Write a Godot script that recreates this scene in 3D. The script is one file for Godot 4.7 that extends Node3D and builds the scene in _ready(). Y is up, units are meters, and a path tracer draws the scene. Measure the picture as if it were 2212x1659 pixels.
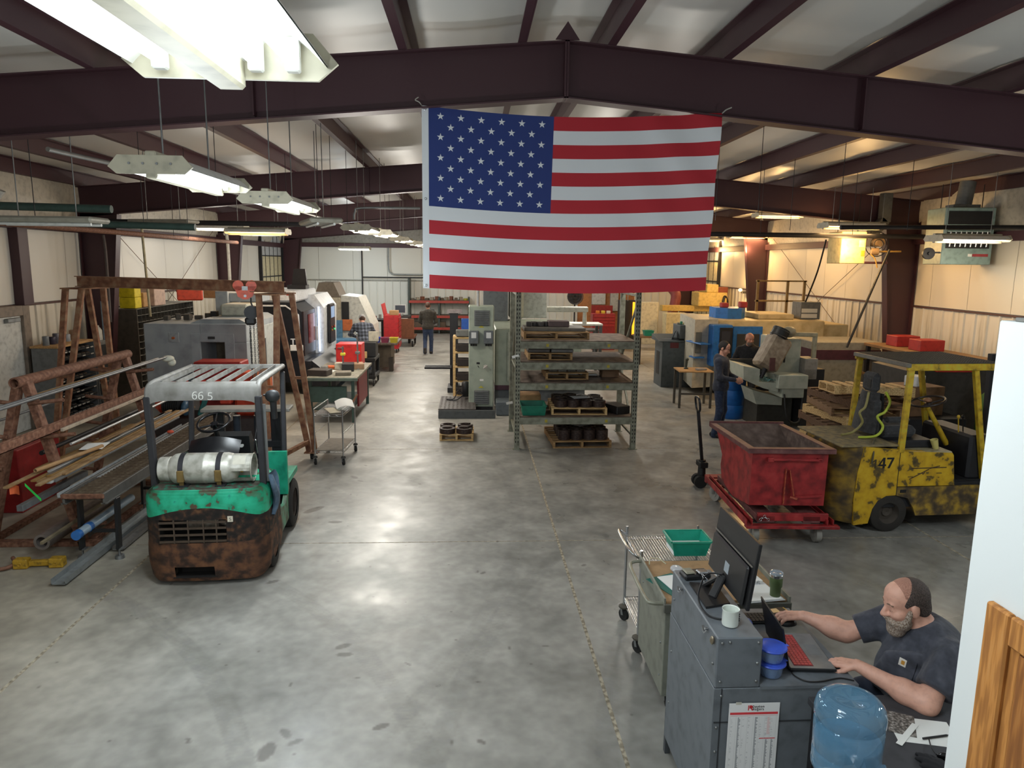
extends Node3D
# Machine-shop hall seen from a raised spot. Metres, y up, depth runs along -z.

class MB:
	var v := PackedVector3Array()
	var n := PackedVector3Array()
	var u := PackedVector2Array()
	var c := PackedColorArray()
	var col := Color.WHITE
	var use_col := false
	var use_uv := false
	var uvf
	var t := Transform3D()
	func vert(p: Vector3, nn: Vector3) -> void:
		v.append(t * p)
		n.append((t.basis * nn).normalized())
		if use_col: c.append(col)
		if use_uv: u.append(uvf.call(t * p))
	func tri(a: Vector3, b: Vector3, d: Vector3, out: Vector3) -> void:
		var m := (d - a).cross(b - a)
		if m.dot(out) < 0.0:
			var s := b
			b = d
			d = s
			m = -m
		if m.length_squared() < 1e-16: return
		m = m.normalized()
		vert(a, m)
		vert(b, m)
		vert(d, m)
	func quad(a: Vector3, b: Vector3, d: Vector3, e: Vector3, out: Vector3) -> void:
		tri(a, b, d, out)
		tri(a, d, e, out)
	func trn(a: Vector3, b: Vector3, d: Vector3, na: Vector3, nb: Vector3, nd: Vector3) -> void:
		if (d - a).cross(b - a).dot(na + nb + nd) < 0.0:
			vert(a, na)
			vert(d, nd)
			vert(b, nb)
		else:
			vert(a, na)
			vert(b, nb)
			vert(d, nd)
	func qn(a: Vector3, b: Vector3, d: Vector3, e: Vector3, na: Vector3, nb: Vector3, nd: Vector3, ne: Vector3) -> void:
		trn(a, b, d, na, nb, nd)
		trn(a, d, e, na, nd, ne)
	# box by centre and size, bevelled by b, turned by q
	func bx(ce: Vector3, s: Vector3, b := 0.0, q := Basis()) -> MB:
		var h := s * 0.5
		b = minf(b, minf(h.x, minf(h.y, h.z)) * 0.9)
		if b <= 0.0:
			for ax in 3:
				for sg in [-1.0, 1.0]:
					var o := Vector3.ZERO
					o[ax] = sg
					var e1 := Vector3.ZERO
					e1[(ax + 1) % 3] = h[(ax + 1) % 3]
					var e2 := Vector3.ZERO
					e2[(ax + 2) % 3] = h[(ax + 2) % 3]
					var f := o * h
					quad(ce + q * (f - e1 - e2), ce + q * (f + e1 - e2), ce + q * (f + e1 + e2), ce + q * (f - e1 + e2), q * o)
			return self
		var i := h - Vector3(b, b, b)
		for ax in 3:
			var a1 := (ax + 1) % 3
			var a2 := (ax + 2) % 3
			for sg in [-1.0, 1.0]:
				var o := Vector3.ZERO
				o[ax] = sg
				var e1 := Vector3.ZERO
				e1[a1] = i[a1]
				var e2 := Vector3.ZERO
				e2[a2] = i[a2]
				var f := o * h
				quad(ce + q * (f - e1 - e2), ce + q * (f + e1 - e2), ce + q * (f + e1 + e2), ce + q * (f - e1 + e2), q * o)
				for s2 in [-1.0, 1.0]:
					var p1 := Vector3.ZERO
					p1[ax] = sg * h[ax]
					p1[a1] = s2 * i[a1]
					var p2 := Vector3.ZERO
					p2[ax] = sg * i[ax]
					p2[a1] = s2 * h[a1]
					var nn := Vector3.ZERO
					nn[ax] = sg
					nn[a1] = s2
					quad(ce + q * (p1 - e2), ce + q * (p1 + e2), ce + q * (p2 + e2), ce + q * (p2 - e2), q * nn)
		for sx in [-1.0, 1.0]:
			for sy in [-1.0, 1.0]:
				for sz in [-1.0, 1.0]:
					var k := Vector3(sx, sy, sz)
					tri(ce + q * (Vector3(h.x, i.y, i.z) * k), ce + q * (Vector3(i.x, h.y, i.z) * k), ce + q * (Vector3(i.x, i.y, h.z) * k), q * k)
		return self
	# box by two corners
	func b2(lo: Vector3, hi: Vector3, b := 0.0) -> MB:
		return bx((lo + hi) * 0.5, (hi - lo).abs(), b)
	func frame(d: Vector3, up := Vector3.UP) -> Basis:
		var z := d.normalized()
		if absf(z.dot(up)) > 0.98: up = Vector3.RIGHT if absf(z.x) < 0.9 else Vector3.BACK
		var x := up.cross(z).normalized()
		return Basis(x, z.cross(x), z)
	# bar of w by h from a to b
	func bar(a: Vector3, b: Vector3, w: float, h: float, bev := 0.0, up := Vector3.UP) -> MB:
		return bx((a + b) * 0.5, Vector3(w, h, (b - a).length()), bev, frame(b - a, up))
	func cyl(a: Vector3, b: Vector3, r0: float, r1 := -1.0, seg := 12, cap := true) -> MB:
		if r1 < 0.0: r1 = r0
		var f := frame(b - a)
		var sl := (r0 - r1) / maxf((b - a).length(), 1e-6)
		for i in seg:
			var d0 := f * Vector3(cos(TAU * i / seg), sin(TAU * i / seg), 0)
			var d1 := f * Vector3(cos(TAU * (i + 1) / seg), sin(TAU * (i + 1) / seg), 0)
			var n0 := (d0 + f.z * sl).normalized()
			var n1 := (d1 + f.z * sl).normalized()
			qn(a + d0 * r0, a + d1 * r0, b + d1 * r1, b + d0 * r1, n0, n1, n1, n0)
			if cap:
				if r0 > 0.0: tri(a, a + d0 * r0, a + d1 * r0, -f.z)
				if r1 > 0.0: tri(b, b + d0 * r1, b + d1 * r1, f.z)
		return self
	# hollow pipe
	func pipe(a: Vector3, b: Vector3, r: float, ri: float, seg := 14) -> MB:
		cyl(a, b, r, r, seg, false)
		var f := frame(b - a)
		for i in seg:
			var d0 := f * Vector3(cos(TAU * i / seg), sin(TAU * i / seg), 0)
			var d1 := f * Vector3(cos(TAU * (i + 1) / seg), sin(TAU * (i + 1) / seg), 0)
			qn(a + d0 * ri, a + d1 * ri, b + d1 * ri, b + d0 * ri, -d0, -d1, -d1, -d0)
			quad(a + d0 * r, a + d1 * r, a + d1 * ri, a + d0 * ri, -f.z)
			quad(b + d0 * r, b + d1 * r, b + d1 * ri, b + d0 * ri, f.z)
		return self
	func tube(p: PackedVector3Array, r: float, seg := 8, closed := false) -> MB:
		var m := p.size()
		var rings: Array[PackedVector3Array] = []
		var nor: Array[PackedVector3Array] = []
		var up := Vector3.UP
		for i in m:
			var d: Vector3
			if closed: d = p[(i + 1) % m] - p[(i - 1 + m) % m]
			else: d = p[mini(i + 1, m - 1)] - p[maxi(i - 1, 0)]
			var f := frame(d, up)
			up = f.y
			var ra := PackedVector3Array()
			var rn := PackedVector3Array()
			for k in seg:
				var e := f * Vector3(cos(TAU * k / seg), sin(TAU * k / seg), 0)
				ra.append(p[i] + e * r)
				rn.append(e)
			rings.append(ra)
			nor.append(rn)
		for i in (m if closed else m - 1):
			var j := (i + 1) % m
			var sh := 0
			if closed and j == 0:
				var bd := 1e9
				for k in seg:
					if rings[i][0].distance_to(rings[0][k]) < bd:
						bd = rings[i][0].distance_to(rings[0][k])
						sh = k
			for k in seg:
				var l := (k + 1) % seg
				qn(rings[i][k], rings[i][l], rings[j][(l + sh) % seg], rings[j][(k + sh) % seg], nor[i][k], nor[i][l], nor[j][(l + sh) % seg], nor[j][(k + sh) % seg])
		if not closed:
			for k in seg:
				tri(p[0], rings[0][k], rings[0][(k + 1) % seg], p[0] - p[1])
				tri(p[m - 1], rings[m - 1][k], rings[m - 1][(k + 1) % seg], p[m - 1] - p[m - 2])
		return self
	func ring(ce: Vector3, axis: Vector3, r_big: float, r: float, seg := 28, ss := 8) -> MB:
		var f := frame(axis)
		var p := PackedVector3Array()
		for i in seg: p.append(ce + f * Vector3(cos(TAU * i / seg) * r_big, sin(TAU * i / seg) * r_big, 0))
		return tube(p, r, ss, true)
	# turned profile of (radius, height) about local y through ce
	func lathe(pr: PackedVector2Array, seg := 24, ce := Vector3.ZERO, q := Basis()) -> MB:
		var m := pr.size()
		for i in m - 1:
			var d := pr[i + 1] - pr[i]
			if d.length() < 1e-6: continue
			var en := Vector2(d.y, -d.x).normalized()
			var na := en
			var nb := en
			if i > 0:
				var d0 := (pr[i] - pr[i - 1])
				var e0 := Vector2(d0.y, -d0.x).normalized()
				if e0.dot(en) > 0.75: na = (en + e0).normalized()
			if i < m - 2:
				var d2 := (pr[i + 2] - pr[i + 1])
				var e2 := Vector2(d2.y, -d2.x).normalized()
				if e2.dot(en) > 0.75: nb = (en + e2).normalized()
			for k in seg:
				var c0 := Vector2(cos(TAU * k / seg), sin(TAU * k / seg))
				var c1 := Vector2(cos(TAU * (k + 1) / seg), sin(TAU * (k + 1) / seg))
				var A := ce + q * Vector3(c0.x * pr[i].x, pr[i].y, c0.y * pr[i].x)
				var Bq := ce + q * Vector3(c1.x * pr[i].x, pr[i].y, c1.y * pr[i].x)
				var Cq := ce + q * Vector3(c1.x * pr[i + 1].x, pr[i + 1].y, c1.y * pr[i + 1].x)
				var Dq := ce + q * Vector3(c0.x * pr[i + 1].x, pr[i + 1].y, c0.y * pr[i + 1].x)
				var nA := q * Vector3(c0.x * na.x, na.y, c0.y * na.x)
				var nB := q * Vector3(c1.x * na.x, na.y, c1.y * na.x)
				var nC := q * Vector3(c1.x * nb.x, nb.y, c1.y * nb.x)
				var nD := q * Vector3(c0.x * nb.x, nb.y, c0.y * nb.x)
				if pr[i].x < 1e-6: trn(A, Cq, Dq, nA, nC, nD)
				elif pr[i + 1].x < 1e-6: trn(A, Bq, Cq, nA, nB, nC)
				else: qn(A, Bq, Cq, Dq, nA, nB, nC, nD)
		return self
	# polygon in local xy pushed d along z (centred), placed by x
	func prism(poly: PackedVector2Array, d: float, x := Transform3D(), hull := false) -> MB:
		var ix := Geometry2D.triangulate_polygon(poly)
		var hz := Vector3(0, 0, d * 0.5)
		for i in range(0, ix.size(), 3):
			var a := Vector3(poly[ix[i]].x, poly[ix[i]].y, 0)
			var b := Vector3(poly[ix[i + 1]].x, poly[ix[i + 1]].y, 0)
			var e := Vector3(poly[ix[i + 2]].x, poly[ix[i + 2]].y, 0)
			tri(x * (a + hz), x * (b + hz), x * (e + hz), x.basis.z)
			tri(x * (a - hz), x * (b - hz), x * (e - hz), -x.basis.z)
		var cw := Geometry2D.is_polygon_clockwise(poly)
		for i in poly.size():
			var a := poly[i]
			var b := poly[(i + 1) % poly.size()]
			var e := (b - a).orthogonal() * (1.0 if cw else -1.0)
			# orthogonal() of Godot turns (x, y) into (y, -x)
			var o := x.basis * Vector3(e.x, e.y, 0) * -1.0
			if not cw: o = x.basis * Vector3((b - a).y, -(b - a).x, 0)
			else: o = x.basis * Vector3(-(b - a).y, (b - a).x, 0)
			quad(x * (Vector3(a.x, a.y, 0) + hz), x * (Vector3(b.x, b.y, 0) + hz), x * (Vector3(b.x, b.y, 0) - hz), x * (Vector3(a.x, a.y, 0) - hz), o)
		return self
	# polygon given in (z, y) pushed along x: a side outline from x0 to x1
	func side(poly: PackedVector2Array, x0: float, x1: float) -> MB:
		return prism(poly, absf(x1 - x0), Transform3D(Basis(Vector3(0, 0, 1), Vector3(0, 1, 0), Vector3(-1, 0, 0)), Vector3((x0 + x1) * 0.5, 0, 0)))
	# polygon given in (x, z) pushed along y from y0 to y1
	func plan(poly: PackedVector2Array, y0: float, y1: float) -> MB:
		return prism(poly, absf(y1 - y0), Transform3D(Basis(Vector3(1, 0, 0), Vector3(0, 0, 1), Vector3(0, -1, 0)), Vector3(0, (y0 + y1) * 0.5, 0)))
	func ball(ce: Vector3, r: Vector3, seg := 16, q := Basis()) -> MB:
		var hs := maxi(seg / 2, 4)
		for i in hs:
			for k in seg:
				var ps: Array[Vector3] = []
				var ns: Array[Vector3] = []
				for e in [[i, k], [i, k + 1], [i + 1, k + 1], [i + 1, k]]:
					var th: float = PI * e[0] / hs
					var ph: float = TAU * e[1] / seg
					var d := Vector3(sin(th) * cos(ph), cos(th), sin(th) * sin(ph))
					ps.append(ce + q * (d * r))
					ns.append(q * (d / r).normalized())
				if i == 0: trn(ps[0], ps[2], ps[3], ns[0], ns[2], ns[3])
				elif i == hs - 1: trn(ps[0], ps[1], ps[2], ns[0], ns[1], ns[2])
				else: qn(ps[0], ps[1], ps[2], ps[3], ns[0], ns[1], ns[2], ns[3])
		return self
	# smooth sheet of a function (u, v in 0..1) -> point
	func sheet(fn: Callable, nu: int, nv: int, thick := 0.0) -> MB:
		var g := PackedVector3Array()
		for j in nv + 1:
			for i in nu + 1: g.append(fn.call(float(i) / nu, float(j) / nv))
		var gn := PackedVector3Array()
		for j in nv + 1:
			for i in nu + 1:
				var du := g[j * (nu + 1) + mini(i + 1, nu)] - g[j * (nu + 1) + maxi(i - 1, 0)]
				var dv := g[mini(j + 1, nv) * (nu + 1) + i] - g[maxi(j - 1, 0) * (nu + 1) + i]
				gn.append(du.cross(dv).normalized())
		for s in ([1.0, -1.0] if thick > 0.0 else [1.0]):
			for j in nv:
				for i in nu:
					var a := j * (nu + 1) + i
					var b := a + 1
					var d := a + nu + 2
					var e := a + nu + 1
					var o: float = thick * 0.5 * s
					qn(g[a] + gn[a] * o, g[b] + gn[b] * o, g[d] + gn[d] * o, g[e] + gn[e] * o, gn[a] * s, gn[b] * s, gn[d] * s, gn[e] * s)
		return self
	func add(m: MB, x: Transform3D) -> MB:
		for i in m.v.size():
			v.append(t * (x * m.v[i]))
			n.append((t.basis * (x.basis * m.n[i])).normalized())
			if use_col: c.append(m.c[i] if m.c.size() > i else col)
		return self
	func mesh() -> ArrayMesh:
		var a := []
		a.resize(Mesh.ARRAY_MAX)
		a[Mesh.ARRAY_VERTEX] = v
		a[Mesh.ARRAY_NORMAL] = n
		if use_uv: a[Mesh.ARRAY_TEX_UV] = u
		if use_col: a[Mesh.ARRAY_COLOR] = c
		var m := ArrayMesh.new()
		m.add_surface_from_arrays(Mesh.PRIMITIVE_TRIANGLES, a)
		return m

var used := {}
var rng := RandomNumberGenerator.new()

func V(x: float, y: float, z: float) -> Vector3: return Vector3(x, y, z)
func P2(a: Array) -> PackedVector2Array:
	var p := PackedVector2Array()
	for i in range(0, a.size(), 2): p.append(Vector2(a[i], a[i + 1]))
	return p
func P3(a: Array) -> PackedVector3Array:
	var p := PackedVector3Array()
	for i in range(0, a.size(), 3): p.append(Vector3(a[i], a[i + 1], a[i + 2]))
	return p
# smooth curve through points
func curve(a: Array, steps := 8) -> PackedVector3Array:
	var q := P3(a)
	var p := PackedVector3Array()
	for i in q.size() - 1:
		for k in steps:
			p.append(q[i].cubic_interpolate(q[i + 1], q[maxi(i - 1, 0)], q[mini(i + 2, q.size() - 1)], float(k) / steps))
	p.append(q[q.size() - 1])
	return p
func ry(a: float) -> Basis: return Basis(Vector3.UP, deg_to_rad(a))
func eul(x: float, y: float, z: float) -> Basis: return Basis.from_euler(Vector3(deg_to_rad(x), deg_to_rad(y), deg_to_rad(z)))

func nth(i: int) -> String: return ["first", "second", "third", "fourth", "fifth", "sixth", "seventh", "eighth", "ninth", "tenth", "eleventh", "twelfth", "thirteenth", "fourteenth", "fifteenth"][i]
func nm(s: String) -> String:
	used[s] = int(used.get(s, -1)) + 1
	return s if used[s] == 0 else "%s_%03d" % [s, used[s]]
func thing(called: String, label: String, cat: String, at := Vector3.ZERO, yaw := 0.0, group := "") -> Node3D:
	var o := Node3D.new()
	o.name = nm(called)
	add_child(o)
	o.position = at
	o.rotation_degrees.y = yaw
	tag(o, label, cat, group)
	return o
func tag(o: Node3D, label: String, cat: String, group := "") -> void:
	o.set_meta("label", label)
	o.set_meta("category", cat)
	if group: o.set_meta("group", group)
func pt(p: Node3D, called: String, m, mt: Material, label := "") -> MeshInstance3D:
	var o := MeshInstance3D.new()
	o.name = called
	o.mesh = m.mesh() if m is MB else m
	o.material_override = mt
	p.add_child(o, true)
	if label: o.set_meta("label", label)
	return o
func solo(called: String, label: String, cat: String, m, mt: Material, at := Vector3.ZERO, yaw := 0.0, group := "") -> MeshInstance3D:
	var o := MeshInstance3D.new()
	o.name = nm(called)
	o.mesh = m.mesh() if m is MB else m
	o.material_override = mt
	add_child(o)
	o.position = at
	o.rotation_degrees.y = yaw
	tag(o, label, cat, group)
	return o
func dup(src: Node3D, at: Vector3, yaw := 0.0, label := "", group := "") -> Node3D:
	var o: Node3D = src.duplicate()
	o.name = nm(String(src.name).rstrip("0123456789_"))
	add_child(o)
	o.position = at
	o.rotation_degrees.y = yaw
	if label: o.set_meta("label", label)
	if group: o.set_meta("group", group)
	return o
func struct(called: String, p: Node3D = null) -> Node3D:
	var o := Node3D.new()
	o.name = called
	(p if p else self).add_child(o, true)
	if p == null: o.set_meta("kind", "structure")
	return o
func stuff(o: Node3D) -> Node3D:
	o.set_meta("kind", "stuff")
	return o

# ---------- materials ----------
var mats := {}
var tex := {}
func noise_tex(key: String, freq: float, oct: int, stops: Array, size := 256, kind := FastNoiseLite.TYPE_SIMPLEX_SMOOTH, sx := 1.0) -> NoiseTexture2D:
	if tex.has(key): return tex[key]
	var f := FastNoiseLite.new()
	f.noise_type = kind
	f.frequency = freq
	f.fractal_octaves = oct
	f.seed = hash(key) % 1000
	var t := NoiseTexture2D.new()
	t.width = size
	t.height = size
	t.seamless = true
	t.noise = f
	if stops.size():
		var g := Gradient.new()
		var offs := PackedFloat32Array()
		var cols := PackedColorArray()
		for i in range(0, stops.size(), 2):
			offs.append(stops[i])
			cols.append(stops[i + 1])
		g.offsets = offs
		g.colors = cols
		t.color_ramp = g
	tex[key] = t
	return t
func rgb(r: int, g: int, b: int) -> Color: return Color(r / 255.0, g / 255.0, b / 255.0)
# plain paint with a faint mottle shared by all
func M(c: Color, rough := 0.6, metal := 0.0, mott := 1) -> StandardMaterial3D:
	var k := "%s %s %s %d" % [c.to_html(), rough, metal, mott]
	if mats.has(k): return mats[k]
	var m := StandardMaterial3D.new()
	m.albedo_color = c
	m.roughness = rough
	m.metallic = metal
	if mott > 0:
		m.albedo_texture = noise_tex("mottle", 0.02, 5, [0.0, Color(0.80, 0.80, 0.80), 0.5, Color(0.95, 0.95, 0.95), 1.0, Color(1, 1, 1)])
		if mott > 1: m.albedo_texture = noise_tex("grime", 0.016, 6, [0.0, Color(0.45, 0.42, 0.38), 0.4, Color(0.8, 0.78, 0.76), 0.6, Color(0.97, 0.97, 0.97), 1.0, Color(1, 1, 1)])
		m.uv1_triplanar = true
		m.uv1_scale = Vector3(1.3, 1.3, 1.3)
	mats[k] = m
	return m
# two or more colours broken over each other (worn paint, rust)
func worn(key: String, stops: Array, scale := 1.5, rough := 0.7, metal := 0.0, freq := 0.02, oct := 6) -> StandardMaterial3D:
	if mats.has(key): return mats[key]
	var m := StandardMaterial3D.new()
	m.albedo_texture = noise_tex(key, freq, oct, stops)
	m.roughness = rough
	m.metallic = metal
	m.uv1_triplanar = true
	m.uv1_scale = Vector3(scale, scale, scale)
	mats[key] = m
	return m
func wood(key: String, a: Color, b: Color, along := 0) -> StandardMaterial3D:
	if mats.has(key): return mats[key]
	var m := StandardMaterial3D.new()
	m.albedo_texture = noise_tex(key, 0.03, 4, [0.0, a, 0.45, a.lerp(b, 0.5), 0.6, b, 1.0, b.lightened(0.1)])
	m.roughness = 0.75
	m.uv1_triplanar = true
	m.uv1_scale = [Vector3(0.5, 6, 6), Vector3(6, 0.5, 6), Vector3(6, 6, 0.5)][along]
	mats[key] = m
	return m
func glow(c: Color, e: float) -> StandardMaterial3D:
	var k := "glow %s %s" % [c.to_html(), e]
	if mats.has(k): return mats[k]
	var m := StandardMaterial3D.new()
	m.albedo_color = c
	m.emission_enabled = true
	m.emission = c
	m.emission_energy_multiplier = e
	mats[k] = m
	return m
func pane(c: Color, a: float, rough := 0.05) -> StandardMaterial3D:
	var k := "pane %s %s %s" % [c.to_html(), a, rough]
	if mats.has(k): return mats[k]
	var m := StandardMaterial3D.new()
	m.albedo_color = Color(c.r, c.g, c.b, a)
	m.transparency = BaseMaterial3D.TRANSPARENCY_ALPHA
	m.roughness = rough
	mats[k] = m
	return m
func letters(p: Node3D, called: String, s: String, h: float, mt: Material, x: Transform3D, font := "Droid Sans", depth := 0.002, bold := false) -> MeshInstance3D:
	var tm := TextMesh.new()
	tm.text = s
	var f := SystemFont.new()
	f.font_names = PackedStringArray([font])
	if bold: f.font_weight = 700
	tm.font = f
	tm.font_size = 64
	tm.pixel_size = h / 46.0
	tm.depth = depth
	tm.curve_step = 2.0
	var o := pt(p, called, tm, mt)
	o.transform = x
	return o

var MAROON: Material
var DARK: Material
var STEEL: Material
var CHROME: Material
var BLACK: Material
var RUST: Material
var WHITE: Material
var PAPER: Material
var PINE: Material
var PLYWOOD: Material
var CARD: Material
var RUBBER: Material

func _ready() -> void:
	rng.seed = 7
	# ---------- camera, sky, exposure ----------
	var cam := Camera3D.new()
	cam.name = "camera"
	cam.fov = 56.31
	cam.near = 0.05
	cam.far = 200.0
	add_child(cam)
	cam.transform = Transform3D(Basis(Vector3.UP, deg_to_rad(-3.32)) * Basis(Vector3.RIGHT, deg_to_rad(-9.65)) * Basis(Vector3.BACK, deg_to_rad(0.68)), Vector3(0, 3.15, 0))
	cam.current = true
	var env := Environment.new()
	env.background_mode = Environment.BG_COLOR
	env.background_color = Color(0.02, 0.02, 0.025)
	env.tonemap_mode = Environment.TONE_MAPPER_LINEAR
	env.tonemap_exposure = 0.92
	env.sdfgi_enabled = true
	env.ssao_enabled = true
	env.ssil_enabled = true
	var we := WorldEnvironment.new()
	we.name = "world"
	we.environment = env
	add_child(we)
	# ---------- shared paints ----------
	MAROON = M(rgb(68, 41, 47), 0.5, 0.0, 0)
	DARK = M(rgb(38, 38, 42), 0.55, 0.2)
	STEEL = M(rgb(150, 152, 152), 0.4, 0.8)
	CHROME = M(rgb(190, 192, 195), 0.22, 1.0, 0)
	BLACK = M(rgb(24, 24, 26), 0.5)
	RUST = worn("rust", [0.0, rgb(84, 54, 42), 0.4, rgb(112, 74, 56), 0.6, rgb(128, 88, 68), 1.0, rgb(146, 112, 92)], 2.6, 0.75, 0.1)
	WHITE = M(rgb(214, 214, 208), 0.5)
	PAPER = M(rgb(232, 232, 228), 0.8, 0.0, 0)
	PINE = wood("pine", rgb(168, 132, 84), rgb(214, 182, 128))
	PLYWOOD = wood("plywood", rgb(150, 110, 66), rgb(196, 156, 104))
	CARD = M(rgb(172, 134, 92), 0.85)
	RUBBER = M(rgb(30, 29, 28), 0.85)
	build_lights()
	build_setting()
	build_all()

# ---------- ceiling fixtures: strip housings with tubes, each with its own area light ----------
func fixture(at: Vector3, yaw: float, lit: Color, energy: float, label: String, rod := 1.5, wide := 0.5, long := 1.22) -> Node3D:
	var o := thing("strip_light", label, "ceiling light", at, yaw, "")
	var w := wide * 0.5
	var l := long * 0.5
	var body := M(rgb(196, 190, 168), 0.45)
	var fine := at.z > -8.0 and at.z < 0.0
	for s in [-1.0, 1.0]:   # two troughs
		pt(o, "reflector", MB.new().tube(PackedVector3Array(), 0.0, 3) if false else MB.new().sheet(func(u, v): return V(s * lerpf(w * 0.1, w + 0.005, u), 0.02 + 0.072 * sin(PI * clampf(u * 1.0, 0.0, 1.0)), lerpf(-l, l, v)), 10, 1, 0.004), M(rgb(238, 238, 232), 0.35))
	pt(o, "channel", MB.new().bx(V(0, 0.045, 0), V(0.07, 0.165, long), 0.008), body)
	for s in [-1.0, 1.0]:
		var e := MB.new()
		e.prism(P2([-w - 0.03, 0.03, -w + 0.02, -0.012, w - 0.02, -0.012, w + 0.03, 0.03, w - 0.03, 0.1, -w + 0.03, 0.1]), 0.012, Transform3D(Basis(), V(0, 0, s * l)))
		var ep := pt(o, "end_plate", e, body)
		if fine:
			for k in 4: pt(ep, "screw", MB.new().cyl(V(-w + 0.1 + k * (wide - 0.2) / 3.0, 0.05, s * l), V(-w + 0.1 + k * (wide - 0.2) / 3.0, 0.05, s * (l + 0.012)), 0.008, -1.0, 6), STEEL)
	for k in 4:
		var x: float = -w + [0.075, 0.165, wide - 0.165, wide - 0.075][k]
		pt(o, "tube", MB.new().cyl(V(x, 0.03, -l + 0.05), V(x, 0.03, l - 0.05), 0.019, -1.0, 10), glow(lit, 9.0))
		if fine:
			for s in [-1.0, 1.0]: pt(o, "socket", MB.new().bx(V(x, 0.04, s * (l - 0.035)), V(0.035, 0.08, 0.03), 0.004), WHITE)
	if rod > 0.0:
		for s in [-1.0, 1.0]: pt(o, "hanger_rod", MB.new().cyl(V(0, 0.12, s * (l - 0.2)), V(0, 0.12 + rod, s * (l - 0.2)), 0.006, -1.0, 6), STEEL)
	var a := AreaLight3D.new()
	a.name = "tube_light"
	a.area_size = Vector2(wide - 0.06, long - 0.1)
	a.light_energy = energy * 0.5
	a.light_color = lit
	a.area_range = 60.0
	a.area_attenuation = 2.0
	a.shadow_enabled = true
	o.add_child(a)
	a.position = V(0, -0.02, 0)
	a.rotation_degrees = V(-90, 0, 0)
	# the bare tubes also shine sideways
	var b := OmniLight3D.new()
	b.name = "tube_side_light"
	b.light_energy = energy * 0.34
	b.light_color = lit
	b.light_size = 0.16
	b.omni_range = 60.0
	b.omni_attenuation = 2.0
	b.shadow_enabled = true
	o.add_child(b)
	b.position = V(0, -1.0 if fine else -0.4, 0)
	return o

func build_lights() -> void:
	var cool := Color(0.94, 0.98, 1.0)
	var neut := Color(1.0, 0.975, 0.93)
	var warm := Color(1.0, 0.80, 0.53)
	fixture(V(-0.6, 3.605, -1.33), 0, cool, 2.2, "large glowing twin-trough strip light overhead, nearest the camera", 1.6, 0.47)
	fixture(V(-1.97, 3.67, -5.3), 0, cool, 5.6, "lit strip light hanging second in the left row, cream end plate towards us", 1.5, 0.45)
	fixture(V(-1.88, 3.66, -7.46), 0, cool, 5.6, "lit strip light hanging third in the left row, just before the flag", 1.5, 0.45)
	var i := 0
	for d in [[-2.0, 13.5], [-1.86, 15.6], [-1.88, 20.0], [-1.8, 24.0], [-1.75, 26.6]]:
		fixture(V(d[0], 3.67, -d[1]), 0, neut, 8.0, "small distant lit strip light left of the flag, %s behind the third fixture" % ["nearest", "second", "third", "fourth", "farthest"][i], 1.4)
		i += 1
	fixture(V(-4.65, 3.57, -29.5), 90, cool, 7.0, "lone lit strip light close to the white back wall", 1.2)
	fixture(V(-4.42, 3.67, -15.5), 90, warm, 1.6, "orange-tinged strip light above the overhead door at left", 1.1)
	fixture(V(8.64, 3.6, -12.3), 90, Color(1.0, 0.93, 0.82), 2.4, "bright white strip light in front of the grey-green unit heater at right", 1.2)
	fixture(V(7.97, 3.94, -15.0), 90, warm, 7.0, "warm strip light above the cream unit heater at right", 0.7)
	fixture(V(9.2, 4.05, -24.0), 90, warm, 16.0, "warm strip light beside the far right maroon column", 0.5)
	fixture(V(9.6, 4.07, -28.6), 90, warm, 7.0, "farthest warm strip light, just right of the flag", 0.5)
	fixture(V(-6.2, 3.86, -18.6), 90, neut, 2.6, "strip light near the left wall behind the second column", 0.9)
	fixture(V(-6.2, 3.86, -22.0), 90, neut, 2.6, "strip light near the left wall before the third column", 0.9)
	fixture(V(8.2, 4.42, -19.3), 90, warm, 8.0, "unseen warm strip light behind the second beam at right, placed to light the right wall", 0.2)  # unseen lamp above the rafter line, placed to light the right wall
	# unseen strip lights, out of view, placed to light the hall and flag
	fixture(V(3.4, 3.9, -19.5), 0, neut, 9.0, "unseen strip light behind the flag, placed to light the green machine", 1.2)
	fixture(V(4.0, 3.9, -27.0), 0, neut, 8.0, "unseen strip light behind the flag, placed to light the back wall", 1.2)
	fixture(V(3.3, 4.0, -12.2), 0, neut, 4.0, "unseen strip light behind the flag, placed to light the pallet rack", 1.1)
	fixture(V(5.9, 3.8, -4.6), 0, cool, 8.0, "unseen strip light out of view at right, placed to light the hopper and floor", 1.0)  # out of view to the right, lights the hopper and the floor there
	fixture(V(0.5, 4.25, -2.5), 0, cool, 3.6, "unseen strip light just above the view, placed to light the flag and near floor", 0.9)  # out of view overhead, lights the flag and the near floor
	fixture(V(3.0, 3.9, 0.8), 0, cool, 4.0, "unseen strip light behind the camera over the office, placed to light the foreground", 1.2)
	fixture(V(-3.2, 3.9, -0.6), 0, cool, 8.5, "unseen strip light behind the camera at left, placed to light the flag", 1.5)  # both unseen behind the camera, lighting the flag and office wall

# ---------- hall ----------
const WL := -8.2
const WR := 10.0
const ZB := -32.4
const ZF := 4.0
const RX := 0.95
func roof_y(x: float) -> float: return 5.33 - 0.083 * absf(x - RX)

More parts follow.
